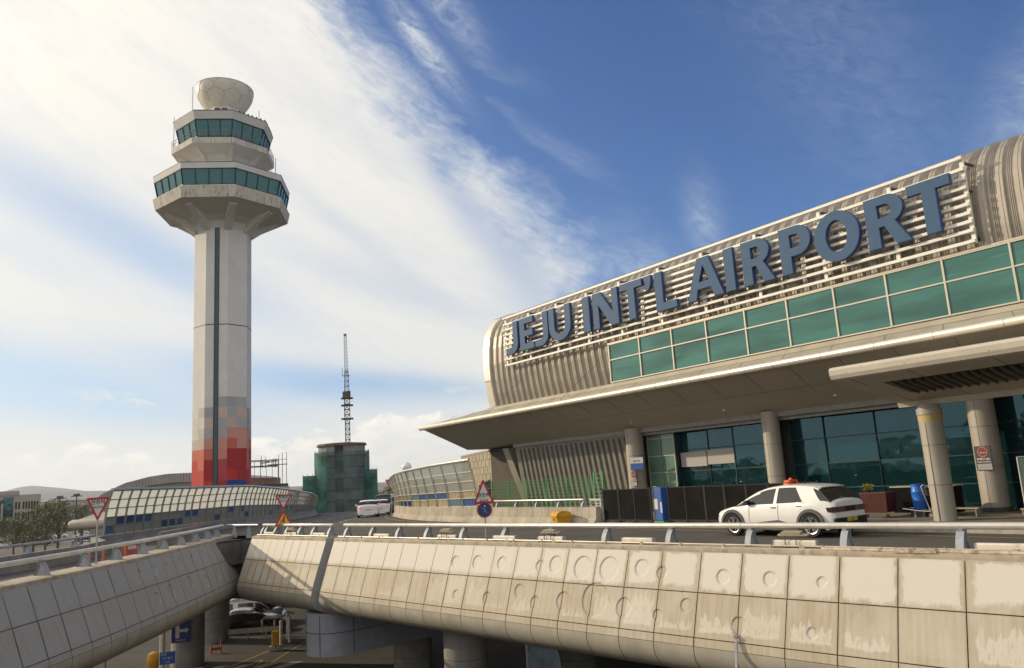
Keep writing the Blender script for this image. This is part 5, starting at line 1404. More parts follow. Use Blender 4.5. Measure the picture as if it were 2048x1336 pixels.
# ---------------------------------------------------------------- netted tower under construction with crane
gt = thing('netted_tower', 'round concrete tower under construction wrapped in dark green netting', 'building', (-39.3, 176, -7.5), R(12))
AF = WM[gt.name]
def net_mat(name, col, tr):
    m = bpy.data.materials.new(name); m.use_nodes = True; nt = m.node_tree; q = G(nt); b = nt.nodes['Principled BSDF']
    P_ = q.n('ShaderNodeNewGeometry').outputs['Position']; f = q.noise(P_, 0.35, 5, 0.6)
    q.put(b.inputs['Base Color'], q.mix(q.sstep(f, .35, .65), tuple(x * .6 for x in col), tuple(x * 1.5 for x in col))); b.inputs['Roughness'].default_value = 0.9
    px, py, pz = q.sep(P_)
    b.inputs['Alpha'].default_value = tr
    return m
M['net'] = net_mat('scaffold_net', (0.028, 0.125, 0.095), 0.80)
M['netdark'] = net_mat('scaffold_net_dark', (0.06, 0.115, 0.105), 0.46)
M['towcon'] = mat('raw_concrete', (0.24, 0.25, 0.235), 0.9, var=0.2, vscale=0.5, streak=0.4)
mb = MB(AF); mb.lathe([(5.1, 0), (5.05, 19.3)], (0.2, 0, 0), 14); core = mb.build('core', M['towcon'], gt)
mb = MB(AF)
for z in [2.5 + 2.4 * i for i in range(8)]: mb.lathe([(5.14, z), (5.14, z + .3)], (0.2, 0, 0), 14)
mb.build('floor_bands', M['darkconcrete'], core)
for z in (5, 9.4, 13.4, 16.6):
    mb = MB(AF); mb.box(-1.3, 0.5, -5.25, -5.0, z, z + 2.9); mb.build('opening', M['dark'], gt)
mb = MB(AF); mb.lathe([(5.5, 19.3), (5.3, 19.8), (3, 20.0)], (0.2, 0, 0), 14); mb.build('formwork_rim', mat('formwork', (0.10, 0.06, 0.045), 0.85, var=0.3), gt)
def scaffold(mb, cx, cy, r, z0, z1, a0, a1, n, dz=1.9):
    P_ = [(cx + r * math.cos(R(a0 + (a1 - a0) * i / n)), cy + r * math.sin(R(a0 + (a1 - a0) * i / n))) for i in range(n + 1)]
    for x, y in P_: mb.bar((x, y, z0), (x, y, z1), 0.07)
    z = z0 + dz
    while z <= z1:
        for a, b in zip(P_, P_[1:]): mb.bar((*a, z), (*b, z), 0.06)
        z += dz
mb = MB(AF); scaffold(mb, 0.2, 0, 5.9, 0, 18.4, 150, 400, 20); mb.build('scaffold', M['darkgrey'], gt)
for nm_, (a0, a1), m_ in (('net', (150, 238), 'net'), ('net', (238, 330), 'netdark'), ('net', (330, 400), 'net')):
    mb = MB(AF); n = 12; rows = [[(0.2 + 5.95 * math.cos(R(a0 + (a1 - a0) * i / n)) , 5.95 * math.sin(R(a0 + (a1 - a0) * i / n)), z) for i in range(n + 1)] for z in (0, 6, 12, 18.0)]
    mb.grid(rows); mb.build(nm_, M[m_], gt)
for cx, w2, zt in ((-6.6, 1.5, 13.2), (6.1, 1.6, 13.9)):
    mb = MB(AF); mb.box(cx - w2 + .3, cx + w2 - .3, -1.7, 3, 0, zt - .8); mb.build('wing', M['towcon'], gt)
    mb = MB(AF); mb.box(cx - w2, cx + w2, -2, 3.2, 0, zt); mb.build('net', M['net'], gt)
    mb = MB(AF)
    for i in range(4):
        x = cx - w2 + 2 * w2 * i / 3; mb.bar((x, -2.05, 0), (x, -2.05, zt + .5), 0.07)
    for k in range(8): mb.bar((cx - w2, -2.05, 1.7 * k), (cx + w2, -2.05, 1.7 * k), 0.06)
    mb.build('scaffold', M['darkgrey'], gt)
cr = thing('tower_crane', 'slim tower crane with raised jib above the netted tower', 'crane', tuple(AF @ Vector((0.5, 0, 19.6))), R(12))
def lattice(mb, p, h, w, n, w2=None, th=0.07, lean=(0, 0)):
    w2 = w2 or w; p = Vector(p)
    def c(i, t):
        ww = w + (w2 - w) * t; sx, sy = ((-1, -1), (1, -1), (1, 1), (-1, 1))[i]
        return p + Vector((sx * ww / 2 + lean[0] * t, sy * ww / 2 + lean[1] * t, h * t))
    for i in range(4): mb.bar(c(i, 0), c(i, 1), th * 1.5)
    for k in range(n):
        for i in range(4):
            a, b = c(i, k / n), c((i + 1) % 4, (k + 1) / n)
            mb.bar(a, b, th); mb.bar(c(i, (k + 1) / n), c((i + 1) % 4, (k + 1) / n), th)
CX = 1.55
mb = MB(AF); lattice(mb, (CX, 0, 19.5), 5.9, 0.95, 5, th=0.12); mb.build('mast', M['darkgrey'], cr)
M['craneyellow'] = mat('crane_brown', (0.10, 0.075, 0.055), 0.7, var=0.2)
mb = MB(AF); lattice(mb, (CX, 0, 25.0), 4.8, 1.15, 4, th=0.12)
for z in (25.2, 28.2): mb.box(CX - 1.3, CX + 1.3, -1.2, 1.2, z, z + .22)
mb.build('climbing_cage', M['craneyellow'], cr)
mb = MB(AF); mb.box(CX - 1.3, CX + 1.3, -1.2, 1.2, 29.8, 30.0); mb.box(CX - .95, CX + .3, -1.2, -.2, 30.0, 31.3); mb.box(CX - .5, CX + .8, -.5, 1.1, 30.0, 31.5); mb.build('cab', M['craneyellow'], cr)
mb = MB(AF); lattice(mb, (CX, 0, 31.5), 4.6, 1.0, 4, 0.75, th=0.09); mb.bar((CX - 1.0, 0, 35.0), (CX + .8, 0, 35.0), .14); mb.bar((CX - .9, 0, 35.0), (CX - .9, 0, 36.8), .1); mb.build('a_frame', M['darkgrey'], cr)
mb = MB(AF); lattice(mb, (CX, 0, 35.0), 9.4, 0.72, 12, 0.55, th=0.055, lean=(-0.12, 0)); mb.box(CX - .45, CX + .2, -.3, .3, 44.1, 44.6); mb.build('jib', mat('jib_grey', (0.20, 0.19, 0.18), 0.7), cr)

# white radar ball on the horizon
rb = thing('radar_ball', 'small white radar ball showing above the blue panelled noise barrier', 'radar', tuple(pol(-8.05, 150, -7.5)))
p = pol(-8.05, 150, 0)
mb = MB(); mb.lathe([(0.9 * math.sin(PI * i / 12) + .001, -0.9 * math.cos(PI * i / 12)) for i in range(13)], (p.x, p.y, 5.75), 20); mb.build('ball', M['carwhite'], rb, smooth=True)
mb = MB(); mb.bar((p.x, p.y, -7.5), (p.x, p.y, 4.95), 0.6); mb.build('mast', M['greyconcrete'], rb)

# office building at the left
ob = thing('office_building', 'long beige office block with rows of narrow dark windows in front of the hills', 'building', tuple(pol(-32.2, 400, -7.5)), R(30))
AF = WM[ob.name]
mb = MB(AF); mb.box(-24, 8.6, 0, 16, 0, 15.8); mb.box(-11, 0.5, -0.5, 14, 15.8, 17.6); w_ = mb.build('wall', mat('office_beige', (0.34, 0.29, 0.24), 0.85, var=0.08), ob)
mb = MB(AF); mb.box(-24, 8.8, -0.6, 0, 0, 4.5); mb.build('ground_floor', M['darkgrey'], ob)
mb = MB(AF); mb.box(-4.5, -1.0, -0.3, 0, 4.5, 15.0); mb.build('glass_stair', M['darkglass'], ob)
for z in (5.6, 9.9):
    for x in [-22, -20, -18.5, -16, -14, -11.6, -10.3, -9.0, -7.7, -6.4, -0.3, 0.8, 2.4, 3.4, 4.4, 5.4, 6.4, 7.4]:
        mb = MB(AF); mb.box(x, x + .65, -0.12, 0.0, z, z + 3.0); mb.build('window', M['dark'], ob)
# small white service boards near the trees
for i, (a_, d_, w2, lab) in enumerate(((-34.2, 100, 4.2, 'pale green and white board fence at the lower left edge beyond the rail'), (-31.4, 104, 2.2, 'smaller white board standing right of the long pale one'))):
    bt = thing('site_board', lab, 'board', tuple(pol(a_, d_, -7.5)), R(30))
    AF = WM[bt.name]; mb = MB(AF); mb.box(-w2, w2, 0, 0.1, 2.2, 4.4); mb.build('panel', mat('board_white', (0.42, 0.48, 0.42), 0.7, var=0.05), bt)
    mb = MB(AF)
    for x in (-w2 + .2, 0, w2 - .2): mb.bar((x, .16, 0), (x, .16, 4.4), .12)
    mb.build('posts', M['fencegreen'] if i == 0 else M['darkgrey'], bt)
# lamp columns in the car park
for i, (a_, d_, h, lab) in enumerate(((-33.0, 230, 11.5, 'dark lamp column before the office block'), (-29.9, 250, 12, 'thin lamp column left of the red bordered sign, nearer the trees'), (-29.0, 260, 12.5, 'thin lamp column just left of the red bordered sign'), (-27.6, 280, 11, 'thin lamp column behind the red bordered sign'), (-9.0, 210, 11.5, 'thin dark lamp column seen above the queue of cars'))):
    lc = thing('lamp_column', lab, 'lamp post', tuple(pol(a_, d_, -7.5)), 0, 'lamp columns over the car park')
    p = pol(a_, d_, -7.5); mb = MB(); mb.tube([p, p + Vector((0, 0, h))], [0.28, 0.16], 8); mb.build('pole', M['darkgrey'], lc)
    mb = MB(); mb.bar(p + Vector((-1.6, 0, h)), p + Vector((1.6, 0, h)), 0.22); mb.box(p.x - .7, p.x + .7, p.y - .4, p.y + .4, p.z + h - .1, p.z + h + .7); mb.build('lamp_head', M['darkgrey'], lc)

# ================================================================ trees
M['leafdark'] = mat('leaf_dark', (0.060, 0.085, 0.026), 0.7, var=0.5, vscale=0.6)
M['leaflight'] = mat('leaf_light', (0.20, 0.20, 0.07), 0.65, var=0.4, vscale=0.6)
M['leafbrown'] = mat('leaf_brown', (0.15, 0.11, 0.065), 0.8, var=0.5, vscale=0.6)
def tree_proto(name, label, H, RW, seed, nleaf=2600, ls=0.34, mi_w=(0.6, 0.22, 0.18), trunk_h=0.35):
    rd = random.Random(seed)
    t = thing(name, label, 'tree', (0, 0, 0))
    mb = MB()
    mb.tube([(0, 0, 0), (0.1, 0, H * trunk_h * .6), (0, 0.1, H * trunk_h * 1.3)], [0.30, 0.22, 0.14], 8)
    cl = []
    for k in range(16):
        a = rd.uniform(0, 2 * PI); e = rd.uniform(0.1, 1.25); rr = RW * rd.uniform(.35, .9)
        c = Vector((math.cos(a) * rr * math.cos(e * .8), math.sin(a) * rr * math.cos(e * .8), H * (trunk_h + (1 - trunk_h) * rd.uniform(.15, .88)))); cl.append((c, RW * rd.uniform(.24, .46)))
        mb.tube([(0, 0, H * trunk_h * rd.uniform(.5, 1.1)), c * 0.55 + Vector((0, 0, H * .14)), c], [0.12, 0.07, 0.03], 5)
    mb.build('trunk', M['bark'], t)
    mb = MB()
    for i in range(nleaf):
        c, r_ = rd.choice(cl)
        v = Vector((rd.gauss(0, 1), rd.gauss(0, 1), rd.gauss(0, .8))); v = v.normalized() * r_ * rd.uniform(.35, 1.08) ** .6
        p = c + v; d1 = Vector((rd.uniform(-1, 1), rd.uniform(-1, 1), rd.uniform(-.7, .7))).normalized(); d2 = d1.cross(Vector((rd.uniform(-1, 1), rd.uniform(-1, 1), 1))).normalized()
        s_ = ls * rd.uniform(.5, 1.3)
        mi = 0 if rd.random() < mi_w[0] else (1 if rd.random() < mi_w[1] / (1 - mi_w[0]) else 2)
        mb.face([p, p + d1 * s_ + d2 * s_ * .3, p + d1 * s_ * 1.7, p + d1 * s_ - d2 * s_ * .3], mi=mi)
    mb.build('crown', [M['leafdark'], M['leaflight'], M['leafbrown']], t, rec=False)
    return t
def place(o, p, rz, label, sc=1.0):
    o.location = p; o.rotation_euler = (0, 0, rz); o.scale = (sc,) * 3; o['label'] = label
GP = 'trees in the car park beyond the ramp'
pa = tree_proto('broadleaf_tree', 'x', 10.5, 4.2, 3); pb = tree_proto('broadleaf_tree', 'x', 9.0, 4.8, 5, mi_w=(.5, .3, .2)); pa['group'] = GP; pb['group'] = GP
TR = [(pb, -32.2, 205, .85, 'bushy tree with pale new leaves in the middle of the car park'), (pa, -31.2, 210, 1.05, 'tall dark tree rising to a peak in the middle of the clump'), (pb, -30.6, 200, 1.0, 'broad brownish green tree in the clump left of the walkway roof'),
      (pa, -29.9, 215, 1.08, 'slim tall tree at the right end of the clump'), (pa, -33.6, 190, .55, 'low dark tree left in the clump, before the office block'), (pb, -33.1, 215, .62, 'rounded tree between the office block and the tall clump'), (pb, -34.4, 170, .55, 'bright green bush like tree at the left edge of the photo'), (pa, -35.3, 180, .5, 'small dark tree partly cut by the left edge'),
      (pb, -27.9, 260, 1.0, 'green tree just behind the red bordered sign'), (pa, -26.9, 300, 1.05, 'olive tree above the walkway roof'), (pb, -28.8, 330, 1.1, 'distant dark tree left of the arched hall'), (pa, -31.6, 188, .7, 'brown leaved tree at the front of the clump'),
      (pa, -16.3, 230, .98, 'dark bush right of the annex with the aerials'), (pb, -8.3, 230, .95, 'dark tree behind the queue of cars, left of the barrier'), (pa, -9.5, 250, 1.0, 'dark tree behind the black car'), (pb, -7.3, 200, 1.0, 'tree behind the barrier end')]
used = set()
for pr, a_, d_, s_, lab in TR:
    rz = random.uniform(0, 6)
    if pr.name not in used: used.add(pr.name); place(pr, pol(a_, d_, -7.5), rz, lab, s_)
    else: dup(pr, pol(a_, d_, -7.5), rz, lab, GP, (s_,) * 3)
GP2 = 'trees beside the approach road, mirrored in the terminal glass'
for i, (a_, d_, s_) in enumerate(((-62, 60, .95), (-68, 52, 1.1), (-74, 58, 1.0), (-80, 50, 1.15), (-86, 56, 1.05), (-93, 48, 1.0), (-100, 52, 1.2), (-108, 50, 1.0), (-55, 80, 1.1), (-48, 95, 1.1))):
    dup(pa if i % 2 else pb, pol(a_, d_, -7.5), i * 1.3, 'leafy tree beside the approach road, mirrored in the terminal glass', GP2, (s_,) * 3)
# distant town: many tiny houses on the slope
hp = thing('town_house', 'small pale house in the hazy town', 'house', (0, 0, 0), 0, 'far houses of the town')
mb = MB(); mb.box(-6, 6, -5, 5, 0, 9); mb.build('wall', mat('town_wall', (0.36, 0.30, 0.25), 0.9), hp)
mb = MB(); mb.box(-6.4, 6.4, -5.4, 5.4, 9, 9.8); mb.build('roof', mat('town_roof', (0.22, 0.14, 0.10), 0.9), hp)
rd = random.Random(21); first = True
for i in range(70):
    a_ = rd.uniform(-35.5, -25.5) if i < 52 else rd.uniform(-18, -7); d_ = rd.uniform(650, 1500)
    s_ = (rd.uniform(.7, 2.2), 1, rd.uniform(.7, 1.5) * (d_ / 900) ** .6)
    lab = 'small pale house of the hazy town beyond the airport'
    if first: hp.location = pol(a_, d_, -7.5); hp.scale = s_; hp['label'] = lab; first = False
    else: dup(hp, pol(a_, d_, -7.5), rd.uniform(0, 3), lab, 'far houses of the town', s_)
# ================================================================ lettering
def text_mesh(name, s, size, mtx, m, parent, bold=0.0, align='CENTER', ext=0.002, sx=1.0):
    cu = bpy.data.curves.new(name, 'FONT'); cu.body = s; cu.size = size; cu.align_x = align; cu.align_y = 'CENTER'; cu.extrude = ext; cu.offset = bold
    tmp = bpy.data.objects.new('tmp', cu); COL.objects.link(tmp); bpy.context.view_layer.update()
    me = bpy.data.meshes.new_from_object(tmp.evaluated_get(bpy.context.evaluated_depsgraph_get()))
    bpy.data.objects.remove(tmp); bpy.data.curves.remove(cu)
    me.transform(WM[parent.name].inverted() @ mtx @ Matrix.Diagonal((sx, 1, 1, 1)))
    me.materials.clear(); me.materials.append(m); me.name = name
    o = bpy.data.objects.new(name, me); COL.objects.link(o); o.parent = parent; WM[o.name] = WM[parent.name].copy()
    return o
UPR = Matrix(((1, 0, 0, 0), (0, 0, -1, 0), (0, 1, 0, 0), (0, 0, 0, 1)))     # XY text plane -> XZ, facing -Y
def facing(p, rz): return Matrix.Translation(Vector(p)) @ Matrix.Rotation(rz, 4, 'Z')
def tri_plate(mb, cx, cz, w, h, y0, y1, down, rr=0.06):
    """rounded triangle plate in the XZ plane"""
    pts = [(-w / 2, 0), (w / 2, 0), (0, h)]
    if down: pts = [(-w / 2, h), (0, 0), (w / 2, h)]
    out = []
    for i in range(3):
        a, b, c = Vector(pts[i - 1]), Vector(pts[i]), Vector(pts[(i + 1) % 3])
        d0 = (a - b).normalized(); d1 = (c - b).normalized()
        for t in (0, .33, .66, 1):
            q = (b + d0 * rr).lerp(b + d1 * rr, t); q = q.lerp(b, 0.35 * (1 - abs(2 * t - 1))); out.append((q.x + cx, q.y + cz))
    mb.prism([(x, z) for x, z in out], y0, y1, axis='y')
def road_sign(name, label, pos, rz, pole_top, plates, pr=0.03):
    t = thing(name, label, 'road sign', pos, 0)
    F = facing(pos, rz)
    mb = MB(F); mb.tube([(0, 0.03, 0), (0, 0.03, pole_top)], pr, 10); mb.box(-.09, .09, -.06, .12, 0, 0.02)
    for s_ in (-1, 1): mb.mesh([(s_ * .09, .03, 0.02), (s_ * .03, .03, .12), (s_ * .03, .04, .12), (s_ * .09, .04, 0.02)], [(0, 1, 2, 3)])
    mb.build('pole', M['steel'], t, smooth=True)
    for kind, z, w, h in plates:
        mb = MB(F)
        if kind in ('slow_down', 'slow_up', 'merge'):
            down = kind == 'slow_down'
            tri_plate(mb, 0, z, w, h, -0.012, 0.0, down); pl = mb.build('sign_plate', M['signred'], t)
            mb = MB(F); k = 0.71; cz = z + (h * (2 / 3) if down else h / 3)
            tri_plate(mb, 0, cz - k * (h * 2 / 3 if down else h / 3), w * k, h * k, -0.016, -0.011, down, 0.03)
            mb.build('sign_face', M['signyellow'] if kind == 'merge' else M['signface'], pl)
            if kind == 'merge':
                mb = MB(F)
                mb.prism([(-.005, z + h * .14), (.055, z + h * .14), (.055, z + h * .58), (.025, z + h * .70), (-.005, z + h * .58)], -0.021, -0.0155, axis='y')
                mb.prism([(-.19, z + h * .20), (-.155, z + h * .17), (-.01, z + h * .34), (-.01, z + h * .44)], -0.021, -0.0155, axis='y')
                mb.build('merge_arrow', M['signblack'], pl)
            else:
                T0 = F @ Matrix.Translation((0, -0.018, cz + (0.10 * h / .8 if down else 0.0))) @ UPR
                text_mesh('lettering', '천천히', 0.185 * w / .86, T0, M['signblack'], pl, 0.004)
                T0 = F @ Matrix.Translation((0, -0.018, cz + (-0.06 * h / .8 if down else -0.16 * h / .8))) @ UPR
                text_mesh('lettering', 'SLOW', 0.12 * w / .86, T0, M['signblack'], pl, 0.002)
        elif kind == 'ped':
            mb.lathe([(w / 2, -0.012), (w / 2, 0.0)], (0, 0, z + w / 2), 28, axis='y'); pl = mb.build('sign_plate', M['signred'], t)
            mb = MB(F); mb.lathe([(w * .43, -0.016), (w * .43, -0.0125)], (0, 0, z + w / 2), 28, axis='y'); mb.build('sign_face', M['navy'], pl)
            mb = MB(F); c = z + w / 2
            mb.lathe([(0.03, -.02), (0.03, -.0165)], (0.02, 0, c + .14), 12, axis='y')
            for a, b in (((.015, .11), (.0, -.02)), ((0, -.02), (-.07, -.15)), ((0, -.02), (.07, -.14)), ((.01, .08), (-.08, .01)), ((.01, .08), (.09, .0))):
                mb.bar((a[0], -.018, c + a[1]), (b[0], -.018, c + b[1]), .028, .004)
            mb.bar((-.13, -.019, c + .13), (.13, -.019, c - .13), .022, .004)
            mb.build('walking_figure', M['signface'], pl)
    return t
p = left(SL(29.4), -0.46, 0.2)
road_sign('road_sign', 'inverted red bordered triangle reading SLOW on a tall pole beside the ramp rail', tuple(p), R(27), 2.30, [('slow_down', 1.50, 0.80, 0.86)])
p = near(32.15, -0.46, 0.19)
road_sign('road_sign', 'inverted red triangle above an orange merging triangle on one short pole', tuple(p), R(13), 1.85, [('slow_down', 1.27, 0.86, 0.78), ('merge', 0.50, 0.90, 0.78)], 0.022)
p = near(16.2, -0.40, 0.19)
road_sign('road_sign', 'upright red triangle reading SLOW above a round blue no walking sign', tuple(p), R(-4), 1.9, [('slow_up', 1.30, 0.80, 0.92), ('ped', 0.80, 0.56, 0.5)])
road_sign('road_sign', 'small inverted red triangle at the far end of the cream framed barrier', tuple(Vector((-11.1, 68.6, -0.1))), R(8), 3.0, [('slow_down', 2.1, 1.0, .95)])

# ================================================================ cars
def lerp(a, b, t): return a + (b - a) * t
def interp(tab, x):
    if x <= tab[0][0]: return tab[0][1]
    for (x0, y0), (x1, y1) in zip(tab, tab[1:]):
        if x <= x1:
            t = (x - x0) / (x1 - x0); return y0 + (y1 - y0) * t
    return tab[-1][1]
def smooth_tab(tab, n=2):
    for _ in range(n):
        out = [tab[0]]
        for (x0, y0), (x1, y1) in zip(tab, tab[1:]): out += [(x0 * .75 + x1 * .25, y0 * .75 + y1 * .25), (x0 * .25 + x1 * .75, y0 * .25 + y1 * .75)]
        tab = out + [tab[-1]]
    return tab
def make_car(name, label, cat, P, body, group=None, wheels_detail=True, trim='trim', taxi=False, brake=False, grp_origin=(0, 0, 0)):
    """x runs from the nose (0) to the tail (L); y is across; built at the origin"""
    t = thing(name, label, cat, (0, 0, 0), 0, group)
    L, Wd = P['L'], P['W'] / 2
    belt = smooth_tab(P['belt']); roof = smooth_tab(P['roof'], 2); hood = belt
    plan = smooth_tab([(0, Wd * .72), (0.12, Wd * .86), (0.5, Wd * .96), (1.1, Wd), (L - 1.0, Wd), (L - .35, Wd * .95), (L - .06, Wd * .88), (L, Wd * .80)], 2)
    zb = P.get('zb', .24)
    N = 64; rows = []
    wx = P['wx']; wr = P['wr']; ar_ = wr + .055
    for i in range(N + 1):
        x = L * i / N; w = interp(plan, x); zt = interp(belt, x)
        lo = zb + .14 * max(0, 1 - x / .25) + .14 * max(0, 1 - (L - x) / .25)
        # wheel arch cut
        zl = lo
        for cx in wx:
            if abs(x - cx) < ar_: zl = max(zl, wr + math.sqrt(ar_ ** 2 - (x - cx) ** 2))
        mid = lerp(max(zl, lo), zt, .5)
        ring = [(x, w * .55, lo), (x, w * .93, zl if zl > lo else lo), (x, w * 1.0, lerp(zl, zt, .18)), (x, w * 1.005, lerp(zl, zt, .5)), (x, w * .985, lerp(zl, zt, .82)), (x, w * .945, zt - .02), (x, w * .85, zt + .012), (x, w * .45, zt + P.get('crown', .05)), (x, 0, zt + P.get('crown', .05) * 1.25)]
        rows.append([(a, b, c) for a, b, c in ring] + [(a, -b, c) for a, b, c in ring[::-1][1:]])
    mb = MB(); mb.grid(rows); mb.mesh(rows[0], [tuple(range(len(rows[0])))]); mb.mesh(rows[-1], [tuple(range(len(rows[-1])))])
    mb.build('body', body, t, smooth=True, weld=True)
    # cabin: glass loft with roof skin on top
    c0, c1 = P['cab']            # x of windscreen base, rear glass base
    K = 40; g_rows = []; r_rows = []
    def cab_w(x, f):  # half width at height fraction f (0 belt..1 roof)
        return interp(plan, min(max(x, .6), L - .4)) * lerp(.925, P.get('roofw', .70), f ** 1.15)
    for i in range(K + 1):
        x = lerp(c0, c1, i / K); zt = interp(roof, x); z0 = interp(belt, x) - .02
        H_ = max(0.005, zt - z0); r = []
        for f in (0, .3, .6, .85, .96):
            fr = f * H_ / P['cabH']; r.append((x, cab_w(x, min(1, fr)), z0 + H_ * f))
        ww = cab_w(x, min(1, .97 * H_ / P['cabH']))
        r += [(x, ww * .90, zt - .0), (x, ww * .45, zt + .018), (x, 0, zt + .024)]
        g_rows.append(r + [(a, -b, c) for a, b, c in r[::-1][1:]])
    mb = MB(); mb.grid(g_rows); mb.build('windows', M['carglass'], t, smooth=True, weld=True)
    # roof skin: slightly proud of the glass
    mb = MB(); rr_ = []
    r0, r1 = P['roofx']
    for i in range(25):
        x = lerp(r0, r1, i / 24); zt = interp(roof, x); z0 = interp(belt, x) - .02; H_ = zt - z0
        ww = cab_w(x, min(1, .97 * H_ / P['cabH'])); wl = cab_w(x, min(1, .88 * H_ / P['cabH']))
        r = [(x, wl + .006, z0 + H_ * .88), (x, ww * 1.005 + .004, z0 + H_ * .965), (x, ww * .90, zt + .010), (x, ww * .45, zt + .028), (x, 0, zt + .034)]
        rr_.append(r + [(a, -b, c) for a, b, c in r[::-1][1:]])
    mb.grid(rr_); mb.build('roof', body, t, smooth=True, weld=True)
    # pillars follow the side of the cabin
    def side_pt(x, f, s, out=.008):
        zt = interp(roof, x); z0 = interp(belt, x) - .02; H_ = zt - z0; fr = f * H_ / P['cabH']
        return Vector((x, s * (cab_w(x, min(1, fr)) + out), z0 + H_ * f))
    for s in (-1, 1):
        mb = MB()
        for (xa0, xa1, xb0, xb1) in P['pillars']:    # bottom x range, top x range
            NN = 6
            for k in range(NN):
                f0, f1 = k / NN * .9, (k + 1) / NN * .9
                q = [side_pt(lerp(xa0, xb0, f0 / .9), f0, s), side_pt(lerp(xa1, xb1, f0 / .9), f0, s), side_pt(lerp(xa1, xb1, f1 / .9), f1, s), side_pt(lerp(xa0, xb0, f1 / .9), f1, s)]
                mb.face(q, world=True)
        # windscreen pillar strip
        n0 = 12
        for k in range(n0):
            xa, xb = lerp(c0, r0, k / n0), lerp(c0, r0, (k + 1) / n0)
            mb.face([side_pt(xa, .78, s), side_pt(xb, .78, s), side_pt(xb, 1.0, s, .004), side_pt(xa, 1.0, s, .004)], world=True)
        mb.build('side_pillars', body, t, rec=True)
        mb = MB()
        mb.prism([(P['mx'] - .09, interp(belt, P['mx']) + .0), (P['mx'] + .10, interp(belt, P['mx']) + .02), (P['mx'] + .09, interp(belt, P['mx']) + .16), (P['mx'] - .05, interp(belt, P['mx']) + .14)], s * Wd * .95, s * (Wd + .13), axis='y')
        mb.build('wing_mirror', M['carblack'] if taxi else body, t, bevel=.02)
        if trim:
            mb = MB()
            for cx in wx:
                vs = []; NA = 20
                for k in range(NA + 1):
                    a = PI * (k / NA) * 1.08 - .04 * PI
                    for rr2, yy in ((ar_ - .01, Wd * .96), (ar_ - .01, Wd + .032), (ar_ + .075, Wd + .028), (ar_ + .085, Wd * .985)):
                        vs.append((cx - rr2 * math.cos(a), s * yy, wr + rr2 * math.sin(a)))
                mb.mesh(vs, [(k * 4 + j, k * 4 + j + 1, k * 4 + j + 5, k * 4 + j + 4) for k in range(NA) for j in range(3)])
            x0, x1 = wx[0] + ar_ + .05, wx[1] - ar_ - .05
            mb.prism([(x0 - .03, zb - .01), (x1 + .03, zb - .01), (x1 + .03, zb + .13), (x1 - .70, zb + .30), (x0 + .35, zb + .20), (x0 - .03, zb + .12)], s * (Wd * .97), s * (Wd + .024), axis='y')
            mb.build('arch_trim', M['trim'], t)
        for cx in wx:
            mb = MB(Matrix.Translation((cx, s * (Wd - .13), wr)))
            mb.lathe([(wr * .66, -s * .11), (wr * .93, -s * .115), (wr, -s * .08), (wr, s * .08), (wr * .93, s * .118), (wr * .68, s * .112), (wr * .66, s * .09)], (0, 0, 0), 36, axis='y')
            wh = mb.build('wheel', M['tyre'], t, smooth=True)
            mb = MB(Matrix.Translation((cx, s * (Wd - .13), wr)))
            mb.lathe([(.01, s * .05), (wr * .70, s * .05), (wr * .70, s * .04), (.01, s * .04)], (0, 0, 0), 24, axis='y', cap=False); mb.build('rim_dish', M['carblack'], wh)
            mb = MB(Matrix.Translation((cx, s * (Wd - .13), wr)))
            mb.lathe([(wr * .64, s * .06), (wr * .64, s * .108), (wr * .69, s * .114), (wr * .69, s * .06)], (0, 0, 0), 32, axis='y', cap=False)
            mb.lathe([(.05, s * .06), (.045, s * .10), (.01, s * .105)], (0, 0, 0), 12, axis='y')
            for k in range(5):
                a = 2 * PI * k / 5 + .3
                p0 = Vector((.04 * math.cos(a), s * .10, .04 * math.sin(a)))
                if wheels_detail:
                    for da in (-.26, .26):
                        p1 = Vector((wr * .45 * math.cos(a + da * .6), s * .105, wr * .45 * math.sin(a + da * .6))); p2 = Vector((wr * .66 * math.cos(a + da), s * .10, wr * .66 * math.sin(a + da)))
                        mb.bar(p0, p1, .03, .02); mb.bar(p1, p2, .034, .02)
                else: mb.bar(p0, Vector((wr * .66 * math.cos(a), s * .10, wr * .66 * math.sin(a))), .06, .02)
            mb.build('rim', M['rim'], wh)
    # dark interior of the arches
    mb = MB()
    for cx in wx: mb.box(cx - wr - .05, cx + wr + .05, -Wd * .86, Wd * .86, .20, wr * 2 + .06)
    mb.box(.3, L - .3, -Wd * .7, Wd * .7, zb - .04, zb + .05)
    mb.build('underbody', M['dark'], t)
    # tail
    zt = interp(belt, L)
    w = Wd
    mb = MB(); mb.box(L - .16, L + .035, -w * .86, w * .86, zb + .05, zb + .05 + P.get('bump', .28)); mb.box(L - .05, L + .05, -w * .5, w * .5, zb - .02, zb + .08); mb.build('rear_bumper', M['carblack'] if trim else body, t, bevel=.03)
    lz = P['tail']
    if taxi:
        mb = MB(); mb.box(L - .10, L + .012, -w * .87, w * .87, lz - .085, lz + .085); tl = mb.build('tail_lamp_band', M['lamp_dark_red'], t, bevel=.012)
        mb = MB()
        for yy in [-.8 + .1 * i for i in range(17)]:
            if abs(yy) > .22:
                for zz_ in (-.05, 0, .05): mb.box(L + .012, L + .016, (yy - .035) * w / .87, (yy + .035) * w / .87, lz + zz_ - .017, lz + zz_ + .017)
        mb.build('lamp_pixels', mat('lamp_pixel', (0.16, 0.10, 0.11), 0.2), tl)
        for s in (-1, 1):
            mb = MB(); mb.box(L - .3, L - .03, s * w * .885, s * w * .915, lz - .07, lz + .07); mb.build('tail_lamp', M['lamp_dark_red'], t)
